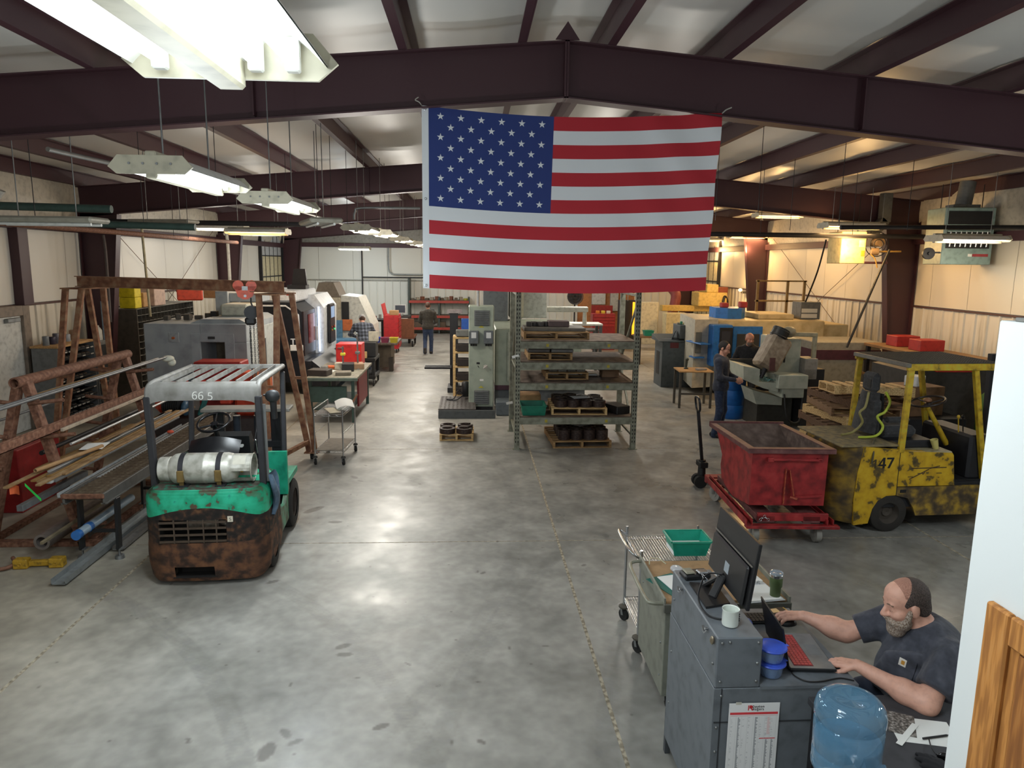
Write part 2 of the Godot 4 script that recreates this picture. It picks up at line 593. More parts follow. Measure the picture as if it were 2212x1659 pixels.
func floor_paint() -> Array:
	# one picture of wear for the whole floor: colour and roughness
	var W := 1024
	var Hh := 2048
	var big := FastNoiseLite.new()
	big.seed = 3
	big.frequency = 0.006
	big.fractal_octaves = 5
	var mid := FastNoiseLite.new()
	mid.seed = 9
	mid.frequency = 0.03
	mid.fractal_octaves = 4
	var streak := FastNoiseLite.new()
	streak.seed = 21
	streak.frequency = 0.12
	streak.fractal_octaves = 4
	var ic := streak.get_image(W, Hh, false, false, false).get_data()
	var ia := big.get_image(W, Hh, false, false, false).get_data()
	var ib := mid.get_image(W, Hh, false, false, false).get_data()
	var out := PackedByteArray()
	out.resize(W * Hh * 3)
	var ro := PackedByteArray()
	ro.resize(W * Hh)
	for j in Hh:
		var z := ZF + (ZB - ZF) * (j + 0.5) / Hh
		for i in W:
			var x := WL + (WR - WL) * (i + 0.5) / W
			var k := j * W + i
			var a := float(ia[k]) / 255.0 - 0.5
			var b := float(ib[k]) / 255.0 - 0.5
			# darker, smoother lane right of the joint, dusty tan at left
			var dk := clampf((x - 0.2) * 0.55, 0.0, 1.0) * clampf((z + 14.0) * 0.35, 0.0, 1.0)
			var tan_ := clampf((-x - 2.2) * 0.5, 0.0, 1.0)
			var g := 0.59 + a * 0.22 + b * 0.15 + (float(ic[k]) / 255.0 - 0.5) * 0.12 - dk * 0.085 * (0.75 + a)
			var r := g * (0.985 + 0.025 * tan_)
			var gg := g * (0.972 - 0.012 * tan_)
			var bb := g * (0.93 - 0.07 * tan_)
			var w := clampf((a * 2.2 + b * 1.6 - 0.75) * 0.7, 0.0, 0.7)
			r = lerpf(r, 0.36, w * 0.5)
			gg = lerpf(gg, 0.33, w * 0.5)
			bb = lerpf(bb, 0.29, w * 0.5)
			out[k * 3] = int(clampf(r, 0, 1) * 255)
			out[k * 3 + 1] = int(clampf(gg, 0, 1) * 255)
			out[k * 3 + 2] = int(clampf(bb, 0, 1) * 255)
			ro[k] = int(clampf(0.42 + b * 0.3 - a * 0.25 - dk * 0.08, 0.22, 0.75) * 255)
	# scuffs, drips and tyre marks
	var spots := []
	for p in [[-1.05, -5.55, 0.07], [-1.02, -5.42, 0.06], [-1.25, -4.45, 0.09], [-1.15, -4.36, 0.07], [-1.32, -4.28, 0.08], [-0.6, -4.5, 0.05], [-2.0, -8.9, 0.12], [-1.65, -8.45, 0.07], [-1.72, -10.3, 0.11], [-1.6, -10.1, 0.07], [0.05, -5.0, 0.05], [-1.95, -6.8, 0.07], [0.62, -5.5, 0.03]]: spots.append(p)
	var rg := RandomNumberGenerator.new()
	rg.seed = 12
	for i in 150: spots.append([rg.randf_range(-3.5, 2.0), -rg.randf_range(3.6, 14.0), rg.randf_range(0.008, 0.03)])
	for p in spots:
		var ci := int((p[0] - WL) / (WR - WL) * W)
		var cj := int((p[1] - ZF) / (ZB - ZF) * Hh)
		var ri := int(p[2] / 0.0178) + 2
		var an := fposmod(p[0] * 37.0 + p[1] * 11.0, PI)
		for dj in range(-ri, ri + 1):
			for di in range(-ri, ri + 1):
				var ii := ci + di
				var jj := cj + dj
				if ii < 0 or jj < 0 or ii >= W or jj >= Hh: continue
				var ex := di * cos(an) + dj * sin(an)
				var ey := (-di * sin(an) + dj * cos(an)) * 2.2
				var q: float = 1.0 - sqrt(ex * ex + ey * ey) / (p[2] / 0.0178)
				var k := jj * W + ii
				q += (float(ib[k]) / 255.0 - 0.5) * 2.2
				if q <= 0.0: continue
				q = clampf(q * 1.6, 0.0, 0.4)
				for ch in 3: out[k * 3 + ch] = int(lerpf(out[k * 3 + ch], 52 - ch * 5, q))
	# faint rubber arcs left by the trucks
	for arc in [[-6.5, -2.0, 6.6, 0.0, 1.1], [-6.5, -2.0, 5.5, 0.0, 1.1], [-4.0, 1.5, 8.0, 0.1, 0.75], [8.0, -3.0, 7.2, 2.4, 3.3], [8.0, -3.0, 8.3, 2.4, 3.3], [-9.0, -9.0, 9.6, -0.5, 0.4]]:
		var steps := 900
		for s in steps:
			var th: float = lerpf(arc[3], arc[4], float(s) / steps)
			for wd in range(-4, 5):
				var x: float = arc[0] + cos(th) * (arc[2] + wd * 0.018)
				var z: float = arc[1] - sin(th) * (arc[2] + wd * 0.018)
				var ii := int((x - WL) / (WR - WL) * W)
				var jj := int((z - ZF) / (ZB - ZF) * Hh)
				if ii < 0 or jj < 0 or ii >= W or jj >= Hh: continue
				var k := jj * W + ii
				var q := 0.015 + 0.03 * (float(ib[k]) / 255.0)
				for ch in 3: out[k * 3 + ch] = int(lerpf(out[k * 3 + ch], 70, q))
	var im := Image.create_from_data(W, Hh, false, Image.FORMAT_RGB8, out)
	var ir := Image.create_from_data(W, Hh, false, Image.FORMAT_L8, ro)
	return [ImageTexture.create_from_image(im), ImageTexture.create_from_image(ir)]

func build_setting() -> void:
	var fp := floor_paint()
	var fm := StandardMaterial3D.new()
	fm.albedo_texture = fp[0]
	fm.roughness_texture = fp[1]
	fm.roughness_texture_channel = BaseMaterial3D.TEXTURE_CHANNEL_RED
	fm.roughness = 1.0
	fm.metallic_specular = 0.5
	var fuv := func(p: Vector3) -> Vector2: return Vector2((p.x - WL) / (WR - WL), (p.z - ZF) / (ZB - ZF))
	var fl := struct("floor")
	pt(fl, "subfloor", MB.new().b2(V(WL - 0.2, -0.3, ZB - 0.2), V(WR + 0.2, -0.02, ZF + 0.2)), M(rgb(120, 112, 98), 0.9))
	var xs := [WL, -7.88, -3.44, 1.0, 5.44, 9.88, WR]
	var zs := [ZF, 0.5, -3.66, -7.78, -11.9, -16.0, -20.1, -24.2, -28.3, ZB]
	for i in 6:
		for j in 9:
			var m := MB.new()
			m.use_uv = true
			m.uvf = fuv
			var g := 0.004
			m.b2(V(xs[i] + g, -0.06, zs[j + 1] + g * 0.6), V(xs[i + 1] - g, 0, zs[j] - g * 0.6), 0.003)
			pt(fl, "slab", m, fm)
	# joint filler: worn caulk standing a hair below the slabs
	var fill := MB.new()
	for i in range(1, 6): fill.b2(V(xs[i] - 0.014, -0.03, ZB), V(xs[i] + 0.014, 0.0012, ZF))
	for j in range(1, 9): fill.b2(V(WL, -0.03, zs[j] - 0.007), V(WR, 0.0009, zs[j] + 0.007))
	pt(fl, "joint_filler", fill, worn("caulk", [0.0, rgb(96, 88, 74), 0.45, rgb(140, 130, 112), 0.6, rgb(168, 158, 138), 1.0, rgb(180, 170, 150)], 3.0, 0.9))

	# ceiling: white faced insulation sagging a little between purlins, purlins, rafters
	var ce := struct("ceiling")
	var skin := M(rgb(208, 206, 200), 0.42, 0.0, 0)
	skin.normal_enabled = true
	skin.normal_texture = nrm("wrinkle", 0.012, 4, 5.0)
	skin.normal_scale = 0.5
	skin.uv1_scale = V(0.25, 0.6, 0.6)
	var off := [-8.95, -7.6, -6.1, -4.6, -3.1, -1.6, -0.42, 0.42, 1.6, 3.1, 4.6, 6.1, 7.6, 8.95]
	pt(ce, "roof_deck", MB.new().prism(P2([WL - 0.3, roof_y(WL) + 0.33, RX, 5.66, WR + 0.3, roof_y(WR) + 0.33, WR + 0.3, roof_y(WR) + 0.43, RX, 5.76, WL - 0.3, roof_y(WL) + 0.43]), ZF - ZB + 0.6, Transform3D(Basis(), V(0, 0, (ZF + ZB) * 0.5))), WHITE)
	var edges := [WL - RX - 0.05] + off.slice(1, 13) + [WR - RX + 0.05]
	for i in edges.size() - 1:
		for j in 5:
			var x0: float = RX + edges[i]
			var x1: float = RX + edges[i + 1]
			var z0 := 4.2 - j * 7.36
			var f := func(u: float, w: float) -> Vector3:
				var x := lerpf(x0, x1, u)
				var z := lerpf(z0, z0 - 7.4, w)
				return V(x, roof_y(x) + 0.27 - 0.035 * sin(PI * u) + 0.008 * sin(z * 5.1 + i), z)
			pt(ce, "insulation_panel", MB.new().sheet(f, 6, 28), skin)
	for i in off.size():
		var x: float = RX + off[i]
		var y := roof_y(x)
		var s := -1.0 if x < RX else 1.0
		var m := MB.new()
		var q := eul(0, 0, -s * 4.75)
		var zc := (ZF + ZB) * 0.5
		var ln := ZF - ZB
		m.bx(V(x, y + 0.125, zc), V(0.012, 0.25, ln), 0, q)
		m.bx(V(x + s * 0.035, y + 0.006, zc), V(0.075, 0.012, ln), 0, q)
		m.bx(V(x - s * 0.035, y + 0.245, zc), V(0.075, 0.012, ln), 0, q)
		pt(ce, "purlin", m, MAROON)
	for fz in [0.5, -7.65, -15.8, -24.0, -32.2]: frame_at(ce, fz)
	# thin drop rods that hang the pipework
	var rods := [[-4.6, -10.6, 1.3], [-4.6, -12.2, 1.4], [-3.3, -9.8, 1.1], [-3.3, -13.4, 1.2], [-2.25, -11.0, 1.2], [-2.25, -12.0, 1.25], [-2.25, -13.5, 1.3], [-0.65, -11.2, 1.3], [-0.65, -11.8, 1.35], [-0.65, -13.4, 1.3], [2.55, -10.6, 1.2], [4.05, -10.2, 1.2], [4.05, -12.0, 1.2], [5.55, -10.8, 1.2], [5.55, -12.5, 1.2], [5.55, -13.8, 1.2], [7.05, -11.5, 1.1], [7.05, -13.2, 1.1], [-5.15, -9.0, 1.2], [-5.15, -13.0, 1.3], [-3.65, -18.0, 1.2], [-2.15, -18.5, 1.2], [-2.15, -19.5, 1.2], [-0.65, -18.5, 1.1], [-0.65, -20.0, 1.1], [5.55, -18.0, 1.1], [4.05, -18.0, 1.1]]
	for r in rods: pt(ce, "drop_rod", MB.new().cyl(V(r[0], roof_y(r[0]) + 0.02, r[1]), V(r[0], roof_y(r[0]) - r[2], r[1]), 0.005, -1.0, 5), DARK)

	wall_side("wall_left", WL, 1.0)
	wall_side("wall_right", WR, -1.0)
	# back wall
	var wb := struct("wall_back")
	var pan := M(rgb(218, 219, 212), 0.5, 0.0, 0)
	var gw := gable_poly(0.0)
	pt(wb, "wall_core", MB.new().prism(gw, 0.2, Transform3D(Basis(), V(0, 0, ZB - 0.12))), WHITE)
	var x := WL
	while x < WR - 0.1:
		pt(wb, "liner_panel", MB.new().b2(V(x + 0.006, 2.3, ZB - 0.02), V(minf(x + 1.5, WR) - 0.006, 3.72, ZB + 0.012), 0.008), pan)
		x += 1.5
	x = WL
	while x < WR - 0.1:
		ribbed(wb, V(x, 0, ZB), V(1, 0, 0), V(0, 0, 1), minf(1.0, WR - x), pan)
		x += 1.0
	pt(wb, "cap_trim", MB.new().b2(V(WL, 2.25, ZB), V(WR, 2.3, ZB + 0.05), 0.004), M(rgb(150, 150, 142), 0.5))
	pt(wb, "girt", MB.new().b2(V(WL, 3.7, ZB), V(WR, 3.88, ZB + 0.16), 0.004), MAROON)
	pt(wb, "insulation_band", MB.new().sheet(func(u, w): return V(lerpf(WL, WR, u), lerpf(5.2, 3.86, w), ZB + 0.05 + 0.03 * sin(u * 40.0)), 60, 3), M(rgb(150, 148, 140), 0.5))
	var wf := struct("wall_front")
	pt(wf, "wall_core", MB.new().prism(gw, 0.2, Transform3D(Basis(), V(0, 0, ZF + 0.1))), WHITE)
	# office partition beside the camera with its oak door
	var wo := struct("wall_office")
	var paint := M(rgb(214, 218, 217), 0.6, 0.0, 0)
	pt(wo, "partition", MB.new().b2(V(1.53, 0, -2.0), V(1.66, 3.0, 3.9), 0.004), paint)
	pt(wo, "end_wall", MB.new().b2(V(1.66, 0, -2.0), V(6.0, 3.0, -1.87), 0.003), paint)
	pt(wo, "top_plate", MB.new().b2(V(1.545, 3.0, -1.96), V(1.64, 3.012, 3.9), 0.002), M(rgb(120, 118, 112), 0.7))
	var dr := struct("door_1")
	var oak := wood("oak", rgb(140, 88, 36), rgb(184, 124, 58), 1)
	var cs := MB.new()
	pt(dr, "casing", MB.new().b2(V(1.508, 0, -1.885), V(1.532, 2.19, -1.79), 0.006), oak)
	pt(dr, "casing", MB.new().b2(V(1.508, 2.1, -1.79), V(1.532, 2.19, -0.86), 0.006), oak)
	pt(dr, "casing", MB.new().b2(V(1.508, 0, -0.86), V(1.532, 2.19, -0.77), 0.006), oak)
	pt(dr, "jamb", MB.new().b2(V(1.522, 0, -1.79), V(1.532, 2.1, -1.755), 0.002), oak)
	pt(dr, "door_leaf", MB.new().b2(V(1.52, 0.01, -1.755), V(1.531, 2.09, -0.87), 0.002), wood("oak_leaf", rgb(120, 72, 28), rgb(160, 102, 44), 1))

func nrm(key: String, freq: float, oct: int, bump: float) -> NoiseTexture2D:
	if tex.has("n_" + key): return tex["n_" + key]
	var f := FastNoiseLite.new()
	f.frequency = freq
	f.fractal_octaves = oct
	f.seed = hash(key) % 999
	var t := NoiseTexture2D.new()
	t.width = 256
	t.height = 256
	t.seamless = true
	t.as_normal_map = true
	t.bump_strength = bump
	t.noise = f
	tex["n_" + key] = t
	return t

func gable_poly(y0: float) -> PackedVector2Array:
	return P2([WL - 0.2, y0, WR + 0.2, y0, WR + 0.2, roof_y(WR) + 0.3, RX, 5.63, WL - 0.2, roof_y(WL) + 0.3])

func frame_at(ce: Node3D, z: float) -> void:
	for s in [-1.0, 1.0]:
		var xe := WR if s > 0 else WL
		var m := MB.new()
		var L := absf(xe - RX)
		var top := [Vector2(RX, 5.33), Vector2(xe, 5.33 - 0.083 * L)]
		var kx: float = xe - s * 0.85
		var ky := 4.79 - 0.083 * (L - 0.85) - 0.05
		m.prism(PackedVector2Array([top[0], top[1], Vector2(xe, ky - 0.1), Vector2(kx, ky), Vector2(RX, 4.79)]), 0.014, Transform3D(Basis(), V(0, 0, z)))
		var d := 0.10
		m.bar(V(RX, 5.324, z), V(xe, 5.324 - 0.083 * L, z), d * 2.0, 0.014)
		m.bar(V(RX, 4.79, z), V(kx, ky, z), d * 2.0, 0.014)
		# stiffeners and the ridge splice
		m.bx(V(RX + s * 0.012, 5.06, z), V(0.02, 0.56, 0.2))
		m.bx(V(RX + s * 3.1, 4.8, z), V(0.012, 0.5, 0.18))
		pt(ce, "rafter", m, MAROON)
		# tapered column
		var c := MB.new()
		var x0: float = xe - s * 0.06
		c.prism(P2([x0, 0, xe - s * 0.42, 0, kx, ky, x0, ky]), 0.014, Transform3D(Basis(), V(0, 0, z)))
		c.bar(V(xe - s * 0.42, 0, z), V(kx, ky - 0.02, z), 0.014, 0.2, 0, V(0, 0, 1))
		c.bar(V(x0, 0, z), V(x0, ky + 0.3, z), 0.014, 0.2, 0, V(0, 0, 1))
		c.bx(V((xe - s * 0.42 + x0) * 0.5, 0.012, z), V(0.5, 0.024, 0.26))
		c.bx(V((kx + x0) * 0.5, ky, z), V(0.8, 0.014, 0.2))
		pt(ce, "column", c, MAROON)
	var ap := MB.new().prism(P2([RX - 0.12, 5.33, RX, 5.5, RX + 0.12, 5.33]), 0.02, Transform3D(Basis(), V(0, 0, z + 0.1)))
	pt(ce, "ridge_plate", ap, MAROON)

# one ribbed wainscot sheet: base corner, direction along, direction out
func ribbed(p: Node3D, at: Vector3, al: Vector3, out: Vector3, w: float, mt: Material) -> void:
	var m := MB.new()
	var prof := []
	var k := 0
	while k * 0.3333 < w - 0.01:
		var b := k * 0.3333
		prof += [[b, 0.0], [b + 0.02, 0.03], [b + 0.05, 0.03], [b + 0.07, 0.0]]
		k += 1
	prof.append([w, 0.0])
	for i in prof.size() - 1:
		var a0: Vector3 = at + al * prof[i][0] + out * (0.01 + prof[i][1])
		var a1: Vector3 = at + al * prof[i + 1][0] + out * (0.01 + prof[i + 1][1])
		m.quad(a0, a1, a1 + V(0, 2.25, 0), a0 + V(0, 2.25, 0), out + (a0 - a1).cross(Vector3.UP) * 0.0)
	pt(p, "ribbed_panel", m, mt)

func wall_side(called: String, xw: float, o: float) -> void:
	var w := struct(called)
	var pan := M(rgb(218, 216, 208) if o > 0.0 else rgb(220, 212, 194), 0.45, 0.0, 0)
	var low := worn("wall_low", [0.0, rgb(164, 156, 138), 0.3, rgb(200, 193, 176), 0.5, rgb(214, 208, 194), 1.0, rgb(218, 213, 200)], 1.0, 0.55)
	low.uv1_scale = V(1.2, 0.12, 1.2)
	var hy := roof_y(xw) + 0.3
	# door openings are filled by the doors themselves, set in front of the core
	pt(w, "wall_core", MB.new().b2(V(xw - o * 0.02, -0.02, ZB - 0.2), V(xw - o * 0.22, hy, ZF + 0.2)), WHITE)
	var z := ZF
	while z > ZB + 0.1:
		var z1 := maxf(z - 1.2, ZB)
		var f := func(u: float, v: float) -> Vector3:
			var zz := lerpf(z - 0.004, z1 + 0.004, u)
			return V(xw + o * (0.015 + 0.018 * sin(PI * u) + 0.006 * sin(v * 5.0 + zz)), lerpf(2.3, 3.66, v), zz)
		pt(w, "liner_panel", MB.new().sheet(f, 6, 4), pan)
		z -= 1.2
	z = ZF
	while z > ZB + 0.1:
		ribbed(w, V(xw, 0, z), V(0, 0, -1), V(o, 0, 0), minf(1.0, z - ZB), low)
		z -= 1.0
	pt(w, "cap_trim", MB.new().b2(V(xw, 2.25, ZB), V(xw + o * 0.045, 2.29, ZF), 0.004), M(rgb(92, 66, 60), 0.6))
	pt(w, "girt", MB.new().b2(V(xw, 3.64, ZB), V(xw + o * 0.15, 3.82, ZF), 0.004), MAROON)
	pt(w, "insulation_band", MB.new().sheet(func(u, v): return V(xw + o * (0.05 + 0.03 * sin(u * 90.0) + 0.06 * sin(v * PI)), lerpf(hy, 3.8, v), lerpf(ZF, ZB, u)), 120, 4), M(rgb(196, 190, 176), 0.45))
	# tension rods crossing between the columns
	for b in [[-16.0, -23.8]]:
		pt(w, "brace_rod", MB.new().cyl(V(xw + o * 0.12, 4.0, b[0] - 0.6), V(xw + o * 0.12, 0.3, b[1] + 0.3), 0.008, -1.0, 5), M(rgb(110, 90, 70), 0.6))
		pt(w, "brace_rod", MB.new().cyl(V(xw + o * 0.1, 4.0, b[1] + 0.3), V(xw + o * 0.1, 0.3, b[0] - 0.6), 0.008, -1.0, 5), M(rgb(110, 90, 70), 0.6))

# ---------- flag ----------
func flag() -> void:
	var t := thing("flag", "large stars and stripes flag tied under the nearest roof beam", "flag", V(0, 0, 0))
	var W := 3.07
	# u along the fly, v down the hoist
	var f := func(u: float, v: float) -> Vector3:
		var xl := lerpf(-0.5, -0.5, v)
		var xr := lerpf(2.575, 2.50, v)
		var x := lerpf(xl, xr, u)
		var yt := 4.685 - 0.085 * sin(PI * clampf(u, 0.0, 1.0)) * (1.0 - 0.2 * u)
		var yb := 2.875 - 0.045 * sin(PI * u)
		var y := lerpf(yt, yb, v)
		var z := -7.60 + 0.02 * sin(u * 9.0 + v * 2.0) * v + 0.022 * sin((u - 0.42 * v) * 34.0 + 1.0) * smoothstep(0.55, 1.0, u) + 0.012 * sin((u + v * 0.6) * 22.0) * (1.0 - u) * v
		return V(x, y, z)
	var red := M(rgb(186, 28, 46), 0.7, 0.0, 0)
	var wht := M(rgb(228, 232, 236), 0.7, 0.0, 0)
	var blu := M(rgb(26, 52, 122), 0.7, 0.0, 0)
	for m in [red, wht, blu]:
		m.roughness = 0.7
		m.backlight_enabled = true
		m.backlight = Color(0.45, 0.45, 0.45)
	var u0 := 0.022
	var uc := 0.435
	for i in 13:
		var a := u0 if i >= 7 else uc
		var g := func(u: float, v: float) -> Vector3: return f.call(lerpf(a, 1.0, u), (i + v) / 13.0)
		pt(t, "stripe", MB.new().sheet(g, 90 if i >= 7 else 56, 4, 0.0016), red if i % 2 == 0 else wht)
	pt(t, "canton", MB.new().sheet(func(u, v): return f.call(lerpf(u0, uc, u), v * 7.0 / 13.0), 36, 24, 0.0016), blu)
	pt(t, "hoist_band", MB.new().sheet(func(u, v): return f.call(lerpf(0.0, u0, u), v * 1.004 - 0.002), 3, 40, 0.004), wht)
	for r in 9:
		for c in (6 if r % 2 == 0 else 5):
			var cu := lerpf(u0, uc, (0.095 + (c + (0.0 if r % 2 == 0 else 0.5)) * 0.162))
			var cv := 7.0 / 13.0 * (0.085 + r * 0.1035)
			var m := MB.new()
			var n := V(0, 0, 1)
			var pc: Vector3 = f.call(cu, cv)
			for k in 10:
				var p := []
				for e in [k, k + 1]:
					var an: float = PI / 2 + TAU * e / 10.0
					var rr := 0.0385 if e % 2 == 0 else 0.0385 * 0.382
					p.append(f.call(cu + cos(an) * rr / W, cv - sin(an) * rr / 1.80) + n * 0.003)
				m.tri(pc + n * 0.0035, p[0], p[1], n)
				m.tri(f.call(cu, cv) - n * 0.0035, p[0] - n * 0.006, p[1] - n * 0.006, -n)
			pt(t, "star", m, wht)
	for v in [0.015, 0.5, 0.985]: pt(t, "grommet", MB.new().ring(f.call(u0 * 0.5, v) + V(0, 0, 0.003), V(0, 0, 1), 0.011, 0.004, 12, 5), CHROME)
	pt(t, "tie_cord", MB.new().tube(curve([-0.49, 4.67, -7.6, -0.52, 4.71, -7.57, -0.56, 4.73, -7.56, -0.53, 4.76, -7.58], 4), 0.006, 5), M(rgb(190, 186, 176), 0.9))
	pt(t, "tie_cord", MB.new().tube(curve([2.57, 4.68, -7.6, 2.6, 4.71, -7.57, 2.65, 4.73, -7.55], 4), 0.007, 5), M(rgb(190, 186, 176), 0.9))

# ---------- foreman's desk and what stands on it ----------
func rivets(p: Node3D, pts: Array, n: Vector3) -> void:
	for q in pts: pt(p, "rivet", MB.new().ball(q, V(0.008, 0.008, 0.008), 8), STEEL)

func desk_area() -> void:
	var grey := M(rgb(112, 118, 124), 0.5, 0.1)
	var t := thing("shop_desk", "grey riveted sheet-metal shop desk carrying the monitor and laptop", "desk", V(0, 0, 0))
	pt(t, "hutch", MB.new().b2(V(1.265, 0.98, -4.17), V(1.505, 1.262, -3.34), 0.006), grey)
	pt(t, "desktop", MB.new().side(P2([-3.33, 0.975, -3.33, 0.992, -4.17, 0.992, -4.17, 0.975]), 1.505, 2.03), grey)
	var sidep := func(z: float): return MB.new().b2(V(1.27, 0.06, z - 0.008), V(2.0, 0.98, z + 0.008), 0.003)
	pt(t, "end_panel", sidep.call(-3.345), grey)
	pt(t, "end_panel", sidep.call(-4.16), grey)
	pt(t, "back_panel", MB.new().b2(V(1.262, 0.12, -4.168), V(1.275, 0.98, -3.337), 0.002), grey)
	pt(t, "front_panel", MB.new().b2(V(1.99, 0.4, -4.15), V(2.0, 0.98, -3.35), 0.002), grey)
	var seam := MB.new()
	seam.b2(V(1.27, 0.785, -3.338), V(2.0, 0.792, -3.334))
	seam.b2(V(1.30, 0.06, -3.338), V(1.306, 0.98, -3.334))
	pt(t, "seam", seam, M(rgb(52, 54, 58), 0.7))
	for e in [[1.27, -4.165], [1.27, -3.345], [1.99, -4.165], [1.99, -3.345]]: pt(t, "leg", MB.new().b2(V(e[0] - 0.004, 0, e[1] - 0.02), V(e[0] + 0.03, 0.3, e[1] + 0.02), 0.002), M(rgb(70, 74, 78), 0.6))
	rivets(t, [V(1.29, 1.235, -3.338), V(1.48, 1.235, -3.338), V(1.33, 1.24, -3.338), V(1.29, 1.02, -3.338), V(1.48, 1.02, -3.338), V(1.48, 1.12, -3.338), V(1.285, 0.76, -3.336), V(1.285, 0.62, -3.336), V(1.3, 0.94, -3.336), V(1.262, 1.1, -3.38), V(1.262, 1.1, -4.1), V(1.262, 0.75, -4.1), V(1.262, 0.4, -4.1)], V(0, 0, 1))
	for z in [-3.48, -3.95]:
		var c := MB.new()
		c.bar(V(1.258, 1.235, z), V(1.246, 1.215, z - 0.01), 0.02, 0.006)
		c.bar(V(1.246, 1.215, z - 0.01), V(1.245, 1.24, z - 0.035), 0.014, 0.005)
		c.cyl(V(1.262, 1.24, z), V(1.244, 1.24, z), 0.006, -1, 8)
		pt(t, "latch", c, CHROME)
	pt(t, "latch", MB.new().lathe(P2([0, 0, 0.02, 0.004, 0.022, 0.012, 0.008, 0.02, 0, 0.02]), 12, V(1.262, 1.225, -3.385), eul(0, 0, 80)), M(rgb(150, 138, 118), 0.35, 0.8))
	# monitor seen from behind
	var mo := thing("monitor", "black computer monitor seen from behind on the grey desk", "monitor", V(1.475, 1.264, -3.82))
	var blk := M(rgb(30, 30, 32), 0.45, 0.0)
	var tilt := Transform3D(eul(0, 0, -7), V(0, 0.03, 0))
	var pa := MB.new()
	pa.t = tilt
	pa.b2(V(0.0, 0.02, -0.3), V(0.022, 0.40, 0.3), 0.004)
	var shell := pt(mo, "shell", pa, blk)
	var hump := MB.new()
	hump.t = tilt
	hump.b2(V(-0.024, 0.03, -0.27), V(0.0, 0.255, 0.27), 0.012)
	pt(mo, "rear_housing", hump, M(rgb(36, 36, 38), 0.35))
	var ridge := MB.new()
	ridge.t = tilt
	ridge.b2(V(-0.012, 0.262, -0.29), V(0.0, 0.27, 0.29), 0.003)
	pt(mo, "trim_ridge", ridge, M(rgb(120, 116, 108), 0.35, 0.3))
	var scr := MB.new()
	scr.t = tilt
	scr.b2(V(0.0225, 0.035, -0.285), V(0.0235, 0.385, 0.285))
	pt(mo, "screen", scr, M(rgb(12, 13, 16), 0.15, 0, 0))
	var stk := MB.new()
	stk.t = tilt
	stk.b2(V(-0.026, 0.11, -0.02), V(-0.0235, 0.17, 0.045))
	pt(mo, "rating_label", stk, M(rgb(150, 158, 164), 0.6, 0, 0))
	pt(mo, "stand", MB.new().bar(V(-0.02, 0.12, 0.0), V(-0.1, 0.012, 0.06), 0.05, 0.024, 0.006).bar(V(-0.02, 0.12, 0.0), V(-0.09, 0.012, -0.1), 0.05, 0.024, 0.006), blk)
	pt(mo, "stand_base", MB.new().plan(P2([-0.17, 0.17, -0.02, 0.13, -0.02, -0.12, -0.17, -0.14]), 0.002, 0.014), M(rgb(34, 33, 33), 0.5))
	solo("power_cable", "black cable looping behind the monitor to the mug", "cable", MB.new().tube(curve([1.44, 1.40, -3.8, 1.36, 1.39, -3.82, 1.29, 1.33, -3.74, 1.272, 1.29, -3.66, 1.29, 1.272, -3.56, 1.36, 1.270, -3.52, 1.43, 1.270, -3.56]), 0.005, 6), BLACK)
	# label printer or scanner cradle with a wire hook
	var ph := thing("desk_phone", "small black desk device with a wire hook beside the monitor", "telephone", V(1.385, 1.264, -4.06), 8)
	pt(ph, "body", MB.new().b2(V(-0.1, 0, -0.05), V(0.07, 0.035, 0.05), 0.01), blk)
	pt(ph, "handset", MB.new().b2(V(-0.09, 0.036, -0.035), V(-0.03, 0.05, 0.04), 0.008), M(rgb(150, 146, 128), 0.6))
	pt(ph, "wire_hook", MB.new().tube(curve([0.0, 0.045, 0.055, -0.012, 0.03, 0.11, -0.02, 0.008, 0.155, 0.0, 0.006, 0.17, 0.022, 0.008, 0.155, 0.012, 0.03, 0.11, 0.004, 0.045, 0.055], 5), 0.0035, 5), CHROME)
	pt(ph, "clip", MB.new().b2(V(-0.015, 0.035, 0.0), V(0.05, 0.052, 0.055), 0.006), CHROME)
	# mug
	var mg := thing("mug", "white enamel mug on the near corner of the grey desk", "mug", V(1.375, 1.264, -3.47))
	pt(mg, "cup", MB.new().lathe(P2([0, 0.004, 0.03, 0.0, 0.041, 0.004, 0.043, 0.012, 0.0425, 0.085, 0.046, 0.091, 0.0455, 0.094, 0.041, 0.09, 0.039, 0.012, 0, 0.008]), 32), M(rgb(226, 232, 224), 0.3, 0, 0))
	var dec := MB.new()
	for k in 4: dec.b2(V(0.0385, 0.03 + k * 0.012, 0.008 + (k % 2) * 0.006), V(0.0435, 0.036 + k * 0.012, 0.02))
	pt(mg, "printed_mark", dec, BLACK)
	# laptop facing the man
	var lp := thing("laptop", "open dark laptop with a red-lit keyboard in front of the seated man", "laptop", V(1.73, 0.993, -3.64), -5)
	pt(lp, "base", MB.new().b2(V(0, 0.008, -0.19), V(0.25, 0.024, 0.19), 0.004), M(rgb(28, 29, 32), 0.5))
	pt(lp, "palm_rest", MB.new().b2(V(0.005, 0.0238, -0.185), V(0.245, 0.0255, 0.185), 0.001), M(rgb(152, 156, 158), 0.35, 0.5))
	pt(lp, "key_well", MB.new().b2(V(0.03, 0.0256, -0.165), V(0.135, 0.0266, 0.165)), M(rgb(120, 52, 52), 0.6))
	var keys := MB.new()
	for r in 5:
		for c in 15: keys.b2(V(0.034 + r * 0.0198, 0.0266, -0.16 + c * 0.0213), V(0.05 + r * 0.0198, 0.0292, -0.1425 + c * 0.0213))
	stuff(pt(lp, "keys", keys, M(rgb(186, 72, 72), 0.5)))  # red key lighting painted into the key and well colours
	var lit := MB.new()
